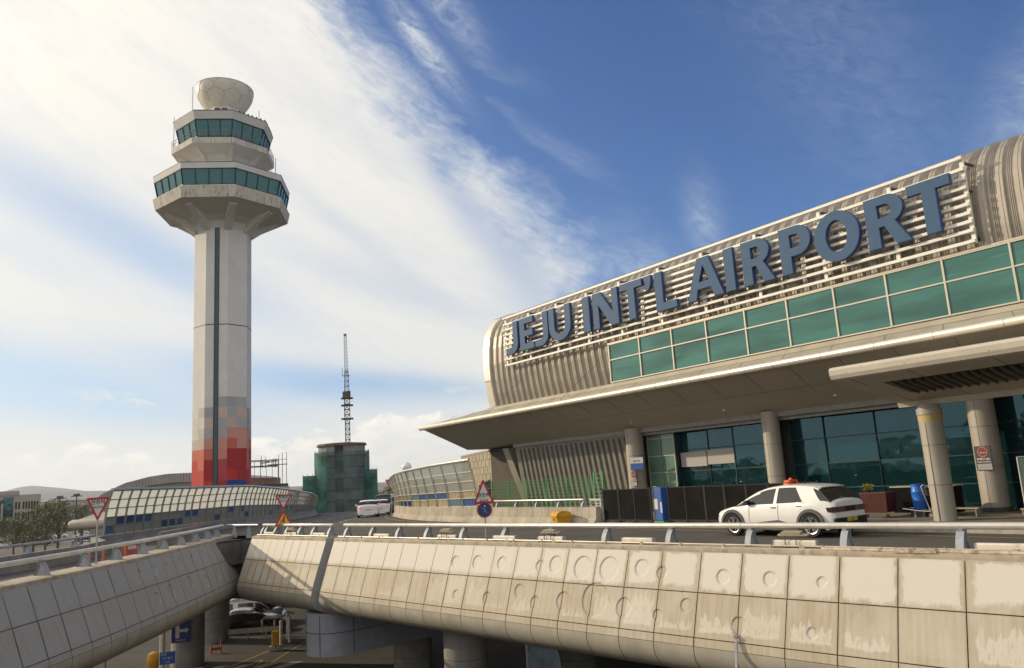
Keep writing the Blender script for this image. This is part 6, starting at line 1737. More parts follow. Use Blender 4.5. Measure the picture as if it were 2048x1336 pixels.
        mb = MB(); mb.bar((L - .03, -w * .8, zb + .04), (L + .045, 0, zb + .10), .03); mb.bar((L - .02, w * .85, zb + .10), (L + .05, -w * .85, zb + .10), .022); mb.build('bumper_strip', M['rim'], t)
    else:
        for s in (-1, 1):
            mb = MB(); mb.box(L - .12, L + .012, s * w * .58, s * w * .90, lz - .03, lz + .04); mb.build('tail_light', M['light_red'] if brake else M['lamp_dark_red'], t, bevel=.01)
        if brake:
            mb = MB(); mb.box(P['hl'][0], P['hl'][0] + .03, -.12, .12, P['hl'][1], P['hl'][1] + .03); mb.build('high_brake_light', M['light_red'], t)
    mb = MB(); pz = P.get('plate', .50); mb.box(L + .036, L + .052, -.26, .26, pz, pz + .12); pl = mb.build('number_plate', M['plate'] if taxi else M['signface'], t)
    for s in (-1, 1):
        mb = MB(); mb.box(.05, .22, s * w * .50, s * w * .84, P['head'] - .05, P['head'] + .02); mb.build('headlight', M['carglass'], t, bevel=.015)
    # door handles
    for s in (-1, 1):
        for gx in P['gaps'][1:]:
            hz_z = interp(belt, gx) - .14
            mb = MB(); mb.box(gx - .26, gx - .08, s * (interp(plan, gx) * .985), s * (interp(plan, gx) * 1.012), hz_z - .012, hz_z + .018); mb.build('door_handle', M['seam'] if taxi else body, t)
    # panel gaps
    mb = MB()
    for s in (-1, 1):
        for gx in P['gaps']:
            z0, z1 = zb + .16, interp(belt, gx) - .03
            mb.bar((gx, s * (interp(plan, gx) * 1.004), z0 + (z1 - z0) * .1), (gx - .01, s * (interp(plan, gx) * 1.008), lerp(z0, z1, .5)), .010, .006); mb.bar((gx - .01, s * (interp(plan, gx) * 1.008), lerp(z0, z1, .5)), (gx, s * (interp(plan, gx) * .975), z1), .010, .006)
    mb.build('panel_gaps', M['darkgrey'], t)
    return t
TAXI = dict(L=4.635, W=1.89, wx=(.845, 3.845), wr=.365, zb=.23,
            belt=[(0, .66), (.10, .76), (.45, .88), (1.1, .98), (1.7, 1.02), (2.6, 1.05), (3.6, 1.09), (4.25, 1.12), (4.52, 1.10), (4.635, 1.02)],
            roof=[(1.0, .98), (1.35, 1.17), (1.75, 1.38), (2.15, 1.525), (2.6, 1.585), (3.1, 1.595), (3.6, 1.575), (4.0, 1.53), (4.12, 1.47), (4.32, 1.28), (4.55, 1.08)],
            cab=(1.0, 4.55), cabH=.56, roofx=(1.95, 4.13), roofw=.70, crown=.045,
            pillars=[(2.50, 2.62, 2.56, 2.66), (3.60, 4.22, 3.30, 3.93)], mx=1.52, tail=.83, head=.66, bump=.30, plate=.46, gaps=(1.55, 2.70, 3.66))
taxi = make_car('taxi', 'white electric taxi with orange TAXI roof lamp driving past the terminal', 'taxi', TAXI, M['carwhite'], taxi=True)
F0 = Matrix()
mb = MB(); mb.prism([(-.30, 0), (.30, 0), (.23, .15), (-.23, .15)], 2.53, 2.73, axis='x'); 
rs = mb.build('roof_lamp', M['orange'], taxi, bevel=.02)
for v_ in rs.data.vertices: v_.co.z += 1.60
mb = MB(); mb.lathe([(.07, 0), (.065, .04), (.04, .07), (.005, .08)], (2.63, 0, 1.745), 14); mb.build('lamp_knob', M['orange'], rs, smooth=True)
for xx, rz_ in ((2.765, R(90)), (2.495, R(-90))):
    text_mesh('lettering', 'TAXI', 0.13, Matrix.Translation((xx + (-.03 if xx > 2.6 else .03), 0, 1.675)) @ Matrix.Rotation(rz_, 4, 'Z') @ UPR, M['signblack'], rs, 0.002)
for sy in (-1, 1):
    text_mesh('lettering', 'TAXI', 0.075, Matrix.Translation((2.63, sy * .285, 1.675)) @ Matrix.Rotation(0 if sy < 0 else PI, 4, 'Z') @ UPR, M['signblack'], rs, 0.001)
mb = MB(); mb.lathe([(.05, 0), (.05, .05), (.02, .07), (.005, .072)], (3.15, 0, 1.62), 12); mb.lathe([(.09, -.01), (.05, .0)], (3.15, 0, 1.62), 12); mb.build('roof_antenna', M['carblack'], taxi, smooth=True)
mb = MB(); mb.box(3.98, 4.16, -.60, .60, 1.50, 1.515); mb.build('spoiler', M['carwhite'], taxi, bevel=.005)
text_mesh('lettering', '26', 0.11, Matrix.Translation((4.635 + .056, 0, .52)) @ Matrix.Rotation(R(90), 4, 'Z') @ UPR, M['signblack'], [c for c in taxi.children if c.name.startswith('number_plate')][0], 0.001)
# nose points away along the terminal: car x -> -d
taxi.location = bp(18.35 + .845, 22.62, 0.006); taxi.rotation_euler = (0, 0, BROT)

SEDAN = dict(L=4.7, W=1.84, wx=(.92, 3.70), wr=.33, zb=.22,
             belt=[(0, .60), (.12, .70), (.6, .82), (1.3, .93), (2.0, .96), (3.2, .99), (4.0, 1.03), (4.55, 1.04), (4.7, .90)],
             roof=[(1.25, .94), (1.7, 1.18), (2.1, 1.36), (2.6, 1.43), (3.1, 1.42), (3.55, 1.34), (4.0, 1.16), (4.25, 1.03)],
             cab=(1.25, 4.25), cabH=.47, roofx=(2.05, 3.55), roofw=.68, pillars=[(2.55, 2.66, 2.6, 2.7), (3.65, 4.1, 3.35, 3.6)], mx=1.65, tail=.86, head=.62, bump=.26, plate=.62, gaps=(1.6, 2.62, 3.55), hl=(3.9, 1.24))
SUV = dict(L=4.8, W=1.95, wx=(.92, 3.80), wr=.38, zb=.28,
           belt=[(0, .80), (.12, .92), (.5, 1.02), (1.1, 1.10), (2.0, 1.13), (3.4, 1.16), (4.3, 1.2), (4.75, 1.2), (4.8, 1.05)],
           roof=[(1.1, 1.1), (1.5, 1.36), (1.9, 1.6), (2.4, 1.70), (3.4, 1.72), (4.2, 1.68), (4.45, 1.58), (4.75, 1.2)],
           cab=(1.1, 4.75), cabH=.60, roofx=(1.85, 4.45), roofw=.74, pillars=[(2.5, 2.65, 2.55, 2.68), (3.5, 3.62, 3.48, 3.6), (4.3, 4.7, 4.15, 4.4)], mx=1.55, tail=1.10, head=.85, bump=.3, plate=.85, gaps=(1.5, 2.55, 3.5), hl=(4.45, 1.62))
VAN = dict(L=5.1, W=1.92, wx=(.85, 4.0), wr=.34, zb=.25,
           belt=[(0, .70), (.12, .92), (.4, 1.08), (.9, 1.18), (2.0, 1.2), (4.2, 1.2), (5.0, 1.2), (5.1, 1.1)],
           roof=[(.75, 1.16), (1.15, 1.5), (1.55, 1.78), (2.0, 1.9), (3.4, 1.93), (4.7, 1.92), (4.95, 1.8), (5.08, 1.2)],
           cab=(.75, 5.08), cabH=.75, roofx=(1.55, 4.96), roofw=.80, pillars=[(2.0, 2.15, 2.05, 2.2), (3.3, 5.05, 3.35, 4.95)], mx=1.3, tail=1.0, head=.85, bump=.25, plate=.75, gaps=(1.35, 2.1, 3.3), hl=(4.9, 1.75))
GQ = 'cars queuing ahead on the departures road'
def put(o, p, heading):      # heading: azimuth the nose points to
    o.location = p; o.rotation_euler = (0, 0, R(-heading) - PI / 2)
car1 = make_car('sedan', 'white sedan with glowing brake lights, last of the queue ahead', 'car', SEDAN, M['carwhite'], GQ, trim=None, brake=True)
put(car1, Vector((-13.95, 72.6, roadz(70))), -12)
car2 = dup(car1, (0, 0, 0), 0, 'second white sedan with brake lights, half hidden by the one behind it', GQ); put(car2, Vector((-13.9, 79.5, roadz(77))), -9)
suv = make_car('suv', 'big black car stopped beside the white sedans ahead', 'car', SUV, M['carblack'], GQ, trim=None); put(suv, Vector((-14.7, 86.6, roadz(84))), -7); suv.scale = (1, 1.02, 1.13)
van = make_car('van', 'white van at the head of the queue beside the barrier', 'van', VAN, M['carwhite'], GQ, trim=None); put(van, Vector((-14.6, 93.4, roadz(90.5))), -6)
sed3 = dup(car1, (0, 0, 0), 0, 'pale car roof just showing in front of the black car', GQ); put(sed3, Vector((-16.6, 101, roadz(99))), -12)
# parked cars below
GB = 'vehicles on the lower road'
suv2 = make_car('sedan', 'black car under the ramp behind the metal guard strip', 'car', SEDAN, M['carblack'], GB, trim=None); put(suv2, Vector((-18.2, 60.8, -7.5)), 86)
van2 = make_car('van', 'grey white van parked behind the black car under the ramp', 'van', VAN, M['carsilver'], GB, trim=None); put(van2, Vector((-19.1, 64.6, -7.5)), 86); van2.scale = (1, 1, .9)
sv3 = dup(car1, (0, 0, 0), 0, 'pale car with a yellow roof light behind the grey van', GB); put(sv3, Vector((-21.3, 69.5, -7.5)), 86)
yl = None
mb = MB(); pz_ = Vector((-23.9, 69.6, -6.05)); mb.M = Matrix.Translation(pz_); mb.prism([(-.5, 0), (.5, 0), (.3, .35), (-.1, .28), (-.35, .6)], -.2, .2, axis='y')
tag(mb.build('roof_light', M['amber'], None), 'yellow roof light on the pale car under the ramp', 'roof light')
sv4 = dup(car1, (0, 0, 0), 0, 'silver car between the black car and the van under the ramp', GB); put(sv4, Vector((-18.9, 62.75, -7.5)), 86)
sv5 = dup(car1, (0, 0, 0), 0, 'pale car nose showing beside the blue grey pier head', GB); put(sv5, Vector((-20.9, 73.4, -7.5)), 86)
GC = 'cars in the car park beyond the trees'
rd = random.Random(5)
for i in range(26):
    a_ = rd.uniform(-34.8, -27.5); d_ = rd.uniform(225, 330)
    src = (car1, suv, van)[i % 3 if i % 3 < 2 else rd.choice((0, 2))]
    c = dup(src, (0, 0, 0), 0, 'tiny parked car among the car park trees', GC); put(c, pol(a_, d_, -7.5), rd.choice((60, 70, -110)))

# ================================================================ things on the terminal sidewalk
SWZ = 0.145
GF = 'black screens along the kerb'
def screen_proto():
    t = thing('fence_panel', 'x', 'fence panel', (0, 0, 0), 0, GF)
    mb = MB(); mb.box(-.49, .49, -.012, .012, .12, 1.42); mb.build('mesh_sheet', M['blackpanel'], t)
    mb = MB()
    for x in (-.5, .5): mb.box(x - .025, x + .025, -.025, .025, 0, 1.5)
    for z in (.1, 1.44): mb.box(-.475, .475, -.02, .02, z - .02, z + .02)
    mb.build('frame', M['dark'], t)
    mb = MB()
    for x in (-.5, .5): mb.box(x - .05, x + .05, -.22, .22, -.0, .03); 
    mb.build('feet', M['dark'], t)
    return t
scr = screen_proto()
fl = ['leftmost black screen panel, next to the white rack', 'second black screen panel from the white rack', 'black screen panel just left of the blue cabinet', 'black screen panel just right of the blue cabinet', 'second black screen right of the blue cabinet', 'third black screen right of the blue cabinet', 'black screen before the nose of the taxi', 'black screen behind the bonnet of the taxi', 'black screen behind the front window of the taxi', 'black screen behind the rear door of the taxi', 'last black screen behind the taxi roof']
us = [27.75, 26.7, 25.7, 23.9, 22.9, 21.85, 20.8, 19.75, 18.7, 17.65]
for i, u in enumerate(us):
    p = bp(u, 24.62 + (0.25 if i >= 3 else 0) , SWZ)
    if i == 0: scr.location = p; scr.rotation_euler = (0, 0, BROT); scr['label'] = fl[0]
    else: dup(scr, p, BROT + random.uniform(-.04, .04), fl[i], GF)
def bx(name, label, cat, u, v, z=SWZ, rz=0): return thing(name, label, cat, tuple(bp(u, v, z)), BROT + rz), facing(bp(u, v, z), BROT + rz)
t, F = bx('blue_cabinet', 'tall blue and white cabinet between the black screens', 'cabinet', 24.85, 24.9)
mb = MB(F); mb.box(-.24, .22, -.2, .2, .06, 1.46); mb.build('body', M['signblue'], t, bevel=.02)
mb = MB(F); mb.box(-.245, -.02, -.206, -.2, .55, .98); mb.box(.12, .222, -.206, -.2, .4, .85); mb.build('white_panels', M['signface'], t)
mb = MB(F); mb.tube([(-.27, -.2, 0), (-.27, -.2, 1.4), (-.2, -.2, 1.5), (.0, -.2, 1.5)], .015, 6); mb.build('hoop', M['steel'], t)
mb = MB(F); mb.box(-.3, .3, -.25, .25, 0, .06); mb.build('base', M['fencegreen'], t)
t, F = bx('shelf_rack', 'white slatted rack standing behind the yellow salt bin', 'rack', 29.0, 24.8)
mb = MB(F)
for x in (-.38, .02, .34): mb.box(x - .03, x + .03, -.03, .03, 0, 1.0)
for k in range(8): mb.box(-.36, .36, -.02, .02, .1 + k * .12, .135 + k * .12)
mb.build('slats', M['signface'], t); mb = MB(F); mb.box(-.42, .4, -.06, .06, 1.0, 1.05); mb.build('top_bar', M['carwhite'], t)
t, F = bx('traffic_cone', 'slim orange cone in front of the white rack', 'cone', 28.75, 24.5)
mb = MB(F); mb.lathe([(.09, 0), (.08, .04), (.045, .3), (.03, .72), (.01, .74)], n=14); mb.build('cone', M['orange'], t, smooth=True); mb = MB(F); mb.lathe([(.15, 0), (.15, .03)], n=8); mb.build('base', M['dark'], t)
t, F = bx('ladder', 'bright green ladder hooked over the fence behind the rack', 'ladder', 29.6, 25.6)
mb = MB(F)
for x in (-.36, .28): mb.box(x - .035, x + .035, -.03, .03, .3, 2.3)
mb.build('rails', M['fencegreen'], t); mb = MB(F)
for k in range(9): mb.box(-.33, .25, -.02, .02, .5 + k * .21, .53 + k * .21)
mb.build('rungs', M['fencegreen'], t)
# salt bin
t = thing('salt_bin', 'weathered amber salt bin with domed lid on the road edge', 'salt bin', tuple(bp(30.4, 23.75, 0.0)), BROT - R(22)); F = WM[t.name]
mb = MB(F); mb.mesh([(-.44, -.30, .02), (.44, -.30, .02), (.44, .30, .02), (-.44, .30, .02), (-.50, -.36, .46), (.50, -.36, .46), (.50, .36, .46), (-.50, .36, .46)], [(0, 1, 2, 3), (0, 1, 5, 4), (1, 2, 6, 5), (2, 3, 7, 6), (3, 0, 4, 7)]); mb.build('bin_body', M['amber'], t, bevel=.015)
mb = MB(F); pr = [(-.40, .46), (.40, .46), (.40, .50)] + [(.38 * math.cos(a), .50 + .22 * math.sin(a)) for a in [PI * i / 10 for i in range(11)]] + [(-.40, .50)]; mb.prism(pr, -.54, .54, axis='x'); mb.build('lid', M['amber'], t, smooth=True)
text_mesh('lettering', '제설함', 0.15, F @ Matrix.Translation((0, -.352, .34)) @ Matrix.Rotation(R(-7), 4, 'X') @ UPR, mat('bin_print', (.22, .10, .01), .6), t, 0.003)
mb = MB(F); mb.box(-.2, .2, -.345, -.335, .1, .2); mb.build('handle_recess', mat('bin_recess', (.45, .20, .01), .6), t)
# planter, crate, barrel, trolley
t, F = bx('red_bin', 'dark red wheeled container with flowers on top behind the taxi', 'container', 16.75, 27.9)
mb = MB(F); mb.mesh([(-.45, -.3, .2), (.45, -.3, .2), (.45, .3, .2), (-.45, .3, .2), (-.55, -.36, .92), (.52, -.36, .92), (.52, .36, .92), (-.55, .36, .92)], [(0, 3, 2, 1), (4, 5, 6, 7), (0, 1, 5, 4), (1, 2, 6, 5), (2, 3, 7, 6), (3, 0, 4, 7)]); mb.build('tub', mat('dark_red', (.07, .014, .010), .5, var=.2), t, bevel=.02)
mb = MB(F)
for x in (-.4, .4): mb.lathe([(.07, -.02), (.07, .02)], (x, -.22, .07), 12, axis='y')
mb.build('castors', M['dark'], t)
t, F = bx('potted_flowers', 'small yellow green plant standing on the red container', 'plant', 17.0, 27.7, SWZ + .92)
mb = MB(F)
rd = random.Random(3)
for i in range(160):
    p = Vector((rd.gauss(0, .10), rd.gauss(0, .08), rd.uniform(.03, .28))); d1 = Vector((rd.uniform(-1, 1), rd.uniform(-1, 1), rd.uniform(0, 1))).normalized() * .05; d2 = Vector((-d1.y, d1.x, .01)) * .5
    mb.face([p, p + d1 + d2, p + d1 * 2, p + d1 - d2])
mb.build('leaves', mat('yellow_leaf', (.32, .30, .03), .6, var=.4, vscale=8), t); mb = MB(F); mb.lathe([(.06, 0), (.08, .09)], n=12); mb.build('pot', M['dark'], t)
t, F = bx('dark_counter', 'long black topped counter behind the taxi tail', 'counter', 15.5, 29.2)
mb = MB(F); mb.box(-1.3, 1.0, -.3, .3, .1, 1.02); mb.build('body', M['blackpanel'], t, bevel=.01); mb = MB(F); mb.box(-1.34, 1.04, -.34, .34, 1.02, 1.06); mb.build('top', M['alu'], t)
t, F = bx('blue_barrel', 'blue plastic barrel next to the luggage trolley', 'barrel', 15.55, 28.5)
mb = MB(F); mb.lathe([(.20, .25), (.235, .32), (.24, .55), (.25, .57), (.24, .6), (.245, .85), (.255, .87), (.24, .9), (.225, 1.08), (.20, 1.1)], n=24); mb.build('drum', M['bluebarrel'], t, smooth=True); mb = MB(F); mb.lathe([(.235, 1.10), (.235, 1.14), (.05, 1.15)], n=24); mb.build('lid', M['bluebarrel'], t)
mb = MB(F); mb.box(-.25, .25, -.25, .25, 0, .25); mb.build('stand', M['darkgrey'], t)
t, F = bx('luggage_trolley', 'silver luggage trolley beside the leaning round column', 'trolley', 15.1, 28.1)
mb = MB(F)
for y in (-.25, .25):
    mb.tube([(-.75, y, .32), (-.2, y, .24), (.25, y, .22)], .018, 8); mb.tube([(.25, y, .20), (.12, y, .65), (.02, y, 1.08), (.10, y, 1.12)], .018, 8)
mb.tube([(-.75, -.25, .32), (-.75, .25, .32)], .018, 8); mb.tube([(.10, -.25, 1.12), (.10, .25, 1.12)], .02, 8)
for k in range(5): mb.tube([(-.6 + k * .18, -.25, .30 - k * .017), (-.6 + k * .18, .25, .30 - k * .017)], .008, 6)
for z in (.75, .9): mb.tube([(.1 - (z - .65) * .25, -.25, z), (.1 - (z - .65) * .25, .25, z)], .01, 6)
mb.build('frame', M['steel'], t, smooth=True)
mb = MB(F)
for i in range(6):
    y = -.22 + .088 * i; mb.tube([(.04, y, .80), (-.06, y, .80), (-.06, y, 1.02), (.02, y, 1.02)], .005, 4)
mb.build('basket', M['steel'], t)
for x, y, r_ in ((-.35, -.2, .055), (-.35, .2, .055), (.25, -.27, .09), (.25, .27, .09)):
    mb = MB(F); mb.lathe([(r_, -.015), (r_, .015)], (x, y, r_), 16, axis='y'); w_ = mb.build('wheel', M['darkgrey'], t); mb = MB(F); mb.lathe([(r_ * .6, -.018), (r_ * .6, .018)], (x, y, r_), 12, axis='y'); mb.build('hub', M['steel'], w_); mb = MB(F); mb.bar((x, y, r_), (x, y, .24), .02); mb.build('fork', M['steel'], w_)
t, F = bx('low_bench', 'low grey bench between the two big columns', 'bench', 14.1, 28.6)
mb = MB(F); mb.box(-1.15, .55, -.18, .18, .26, .30); mb.build('seat', M['alu'], t)
for x in (-1.0, .45):
    mb = MB(F); mb.box(x - .02, x + .02, -.15, .15, 0, .26); mb.build('leg', M['steel'], t)
t, F = bx('glass_gate', 'glass panel gate with pale post at the right edge', 'gate', 12.7, 29.9)
mb = MB(F); mb.tube([(0, 0, 0), (0, 0, 1.9)], .025, 8); mb.build('post', M['carwhite'], t)
mb = MB(F); mb.tube([(0, 0, 1.9), (3, 0, 1.9)], .02, 8); mb.tube([(3, 0, 0), (3, 0, 1.9)], .025, 8); mb.build('rail', M['steel'], t)
gg = glass_mat('clear_green', (0.2, 0.32, 0.27), .05, 1.45, alpha=.35)
mb = MB(F); mb.box(.03, 2.97, -.005, .005, .1, 1.86); mb.build('pane', gg, t)
t, F = bx('red_pot', 'small red pot on a low stand at the right edge', 'pot', 12.2, 29.3)
mb = MB(F); mb.lathe([(.10, .22), (.13, .3), (.14, .45), (.09, .52)], n=16); mb.build('pot', M['red'], t, smooth=True); mb = MB(F); mb.box(-.35, .2, -.15, .15, .18, .22)
for x in (-.3, .15): mb.box(x - .015, x + .015, -.12, .12, 0, .18)
mb.build('stand', M['alu'], t)
# posters on the pillars
def poster(label, u, z0, z1, w, r, rot=0.0):
    ang = BROT + rot
    c = bp(u, 31.1, 0); F = facing((c.x, c.y, 0), ang) @ Matrix.Translation((0, -r - .035, 0))
    t = thing('no_smoking_sign', label, 'poster', tuple(F @ Vector((0, 0, z0))), ang)
    h = z1 - z0
    mb = MB(F); mb.box(-w / 2, w / 2, 0, .025, z0, z1); mb.build('board', mat('poster_dark', (.035, .022, .03), .45), t)
    mb = MB(F); mb.box(-w / 2 + .04, w / 2 - .02, -.004, 0, z0 + .03 * h, z0 + .27 * h); mb.build('white_strip', mat('poster_white', (.30, .30, .32), .5), t)
    mb = MB(F); mb.lathe([(w * .33, -.006), (w * .33, -.001)], (0, 0, z0 + .76 * h), 28, axis='y'); mb.build('red_disc', mat('poster_red', (.16, .02, .02), .5), t)
    mb = MB(F); rr = [(w * .30, -.009), (w * .27, -.009)]; mb.lathe([(w * .305, -.0065), (w * .305, -.010), (w * .28, -.010), (w * .28, -.0065)], (0, 0, z0 + .76 * h), 28, axis='y', cap=False)
    mb.box(-w * .2, w * .2, -.010, -.0065, z0 + .71 * h, z0 + .74 * h); mb.bar((-.02, -.008, z0 + .75 * h), (.03, -.008, z0 + .86 * h), .02, .004); mb.build('cigarette_mark', mat('pinkish', (.55, .28, .26), .5), t)
    text_mesh('lettering', '담배연기 없는', w * .145, F @ Matrix.Translation((-.0, -.004, z0 + .46 * h)) @ UPR, M['signface'], t, .003)
    text_mesh('lettering', 'Fresh Air-Port', w * .145, F @ Matrix.Translation((-.0, -.004, z0 + .35 * h)) @ UPR, M['signface'], t, .002)
    mb = MB(F)
    for i in range(7): mb.bar((-w * .3 + i * w * .09, -.006, z0 + .09 * h + (.02 if i % 2 else .05)), (-w * .3 + (i + 1) * w * .09, -.006, z0 + .09 * h + (.05 if i % 2 else .02)), .008, .003)
    mb.build('drawn_line', M['darkgrey'], t)
poster('dark no smoking poster on the big right hand column', 14.05, 1.62, 2.50, .60, .46, R(-8))
poster('dark no smoking poster low on the far column above the black screens', 32.35, 1.55, 2.40, .66, .50, R(-12))
c = bp(32.4, 31.1, 0); F = facing((c.x, c.y, 0), BROT + R(14)) @ Matrix.Translation((0.12, -.54, 0))
t = thing('blue_notice', 'blue and white notice above the poster on the far column', 'notice', tuple(F @ Vector((0, 0, 2.5))), BROT + R(14))
mb = MB(F); mb.box(-.40, .42, 0, .02, 2.44, 2.78); mb.build('blue_half', M['signblue'], t); mb = MB(F); mb.box(-.40, .42, 0, .02, 2.785, 3.1); mb.build('white_half', M['signface'], t)
text_mesh('lettering', '제주공항', .12, F @ Matrix.Translation((0, -.003, 2.9)) @ UPR, M['signblue'], t, .002)
# orange delineator posts behind the ramp rail
GD = 'orange posts along the ramp'
dp = None
for i, (x, y, h) in enumerate(((-16.6, 31.0, .55), (-16.8, 32.4, .55), (-17.0, 34.6, .6), (-17.1, 36.5, .6), (-17.3, 38.6, .6), (-17.5, 41.0, .6))):
    lab = ['orange delineator post nearest the sign pole', 'second orange delineator post from the sign pole', 'orange delineator post left of the red barrier', 'orange delineator post right of the red barrier', 'fifth orange delineator post along the ramp rail', 'farthest orange delineator post near the corner'][i]
    if dp is None:
        dp = thing('delineator_post', lab, 'bollard', (x, y, 0.005), 0, GD)
        mb = MB(Matrix.Translation((x, y, 0.005))); mb.lathe([(.045, 0), (.045, .68), (.02, .7)], n=10); mb.build('post', mat('faded_orange', (.50, .16, .05), .6), dp, smooth=True)
        mb = MB(Matrix.Translation((x, y, 0.005))); mb.lathe([(.10, 0), (.09, .03)], n=10); mb.build('foot', M['dark'], dp)
    else: dup(dp, (x, y, 0.005), 0, lab, GD)
t = thing('water_barrier', 'red and white plastic barrier among the orange posts', 'barrier', (-17.2, 35.4, 0))
F = facing((-17.2, 35.4, 0.005), R(80))
mb = MB(F); mb.prism([(-.22, 0), (.22, 0), (.1, .25), (.07, .62), (-.07, .62), (-.1, .25)], -.4, .4, axis='x'); mb.build('body', mat('faded_red', (.42, .06, .05), .5), t, bevel=.02)
mb = MB(F); mb.box(-.25, .25, -.125, .125, .30, .45); mb.build('white_band', M['signface'], t)

# ================================================================ lower level
GPc = 'piers under the viaducts'
def pier(label, p, r, z0, z1, rect=None):
    t = thing('pier', label, 'pier', (p[0], p[1], z0), 0, GPc)
    mb = MB()
    mb.lathe([(r, z0), (r, z1)], (p[0], p[1], 0), 36); mb.build('shaft', M['greyconcrete'], t, smooth=True)
    mb = MB()
    for z in (z0 + 1.6, z0 + 3.1): mb.lathe([(r + .004, z), (r + .004, z + .02)], (p[0], p[1], 0), 36)
    mb.build('pier_joints', M['darkgrey'], t)
pier('round pier carrying the navy arrow sign under the ramp', (-20.7, 50.2), .95, -7.5, -1.2)
pier('broad pier lit along one edge behind the orange barrier', (-21.9, 57.5), 1.0, -7.5, -1.2)
q = near(19.2, -1.6); pier('round pier with an inverted red triangle on it', (q.x, q.y), .85, -7.5, -1.2)
q = near(20.4, -9.0); pier('round pier right of the one with the red triangle', (q.x, q.y), 1.0, -7.5, -1.2)
q = near(12.0, -9.0); pier('dim round pier deep under the deck', (q.x, q.y), .9, -7.5, -1.2)
q = near(27.6, -5.0); pier('round pier standing below the panelled pier head', (q.x, q.y), .95, -7.5, -4.9)
# panelled pier head with rounded nose
t = thing('crossbeam_pier', 'blue grey panelled crossbeam with a rounded nose below the cream viaduct', 'crossbeam', tuple(near(29.5, -1, -7.5)))
nose = [(26.3, -9), (26.3, -.9)] + [(27.6 - 1.3 * math.cos(R(a)), -.9 + 1.5 * math.sin(R(a)) ** .8) for a in range(15, 180, 15)] + [(28.9, -.9), (28.9, -9)]
mb = MB(WF); mb.prism(nose, -4.95, -3.12); mb.build('panels', mat('pier_head_panel', (.26, .27, .30), .7, var=.08), t, smooth=True)
mb = MB(WF)
for a, b in zip(nose, nose[1:]):
    ce = Vector((27.6, -2)); 
    A2 = Vector(a) + (Vector(a) - ce).normalized() * .006; B2 = Vector(b) + (Vector(b) - ce).normalized() * .006
    mb.bar((*A2, -3.95), (*B2, -3.95), .012, .03)
for k in (1, 5, 8, 12): 
    if k < len(nose): mb.bar((*(Vector(nose[k]) + (Vector(nose[k]) - Vector((27.6, -2))).normalized() * .006), -4.94), (*(Vector(nose[k]) + (Vector(nose[k]) - Vector((27.6, -2))).normalized() * .006), -3.2), .03, .02)
mb.build('panel_joints', M['darkgrey'], t)
# red triangle on the pier
q = near(19.2, -1.6); F = facing((q.x, q.y, 0), R(5)) @ Matrix.Translation((0, -.90, 0))
t = thing('road_sign', 'inverted red triangle sign fixed to the round pier at the bottom edge', 'road sign', tuple(F @ Vector((0, 0, -6))), R(5))
mb = MB(F); tri_plate(mb, 0, -6.15, .84, .76, -.01, 0, True); pl = mb.build('sign_plate', M['signred'], t)
mb = MB(F); tri_plate(mb, 0, -6.15 + .76 * .2, .84 * .7, .76 * .7, -.014, -.009, True, .03); mb.build('sign_face', M['signface'], pl)
text_mesh('lettering', '천천히', .17, F @ Matrix.Translation((0, -.016, -5.62)) @ UPR, M['signblack'], pl, .003)
# navy arrow sign
F = facing((-20.7, 49.1, 0), R(22))
t = thing('arrow_sign', 'navy sign with up and right arrows on the round pier', 'road sign', (-20.7, 49.1, -6), R(22))
mb = MB(F); mb.box(-.50, .56, 0, .04, -6.0, -4.65); mb.build('board', M['navy'], t)
mb = MB(F); PINK = mat('arrow_pink', (.55, .42, .40), .6)
mb.box(-.28, -.06, -.012, 0, -5.75, -4.95); mb.prism([(-.38, -4.97), (.04, -4.97), (-.17, -4.70)], -.012, 0, axis='y')
mb.box(-.055, .28, -.012, 0, -5.42, -5.26); mb.prism([(.28, -5.50), (.28, -5.18), (.46, -5.34)], -.012, 0, axis='y'); mb.build('arrows', PINK, t)
text_mesh('lettering', 'PARKING', .14, F @ Matrix.Translation((0.02, -.006, -5.88)) @ UPR, PINK, t, .001)
mb = MB(); mb.tube([(-21.55, 48.6, -7.5), (-21.55, 48.6, -3.0)], .16, 14); mb.build('drain_pipe', M['fitting'], None, smooth=True); tag(bpy.data.objects['drain_pipe'], 'pale thick drain pipe beside the navy arrow sign', 'pipe')
F = facing((-20.1, 46.0, 0), R(18))
t = thing('parking_sign', 'bright blue sign board with white writing on a thin pole at the lower left', 'road sign', (-20.1, 46.0, -7.5), R(18))
mb = MB(F); mb.box(-.40, .40, 0, .03, -6.58, -5.93); mb.build('board', M['signblue'], t); mb = MB(F); mb.tube([(-.0, .05, -7.5), (0, .05, -5.9)], .035, 8); mb.build('pole', M['steel'], t)
text_mesh('lettering', '주차', .17, F @ Matrix.Translation((-.20, -.004, -6.07)) @ UPR, M['signface'], t, .002); text_mesh('lettering', '입구 출구', .13, F @ Matrix.Translation((0, -.004, -6.27)) @ UPR, M['signface'], t, .001); text_mesh('lettering', '안내', .13, F @ Matrix.Translation((0, -.004, -6.47)) @ UPR, M['signface'], t, .001)
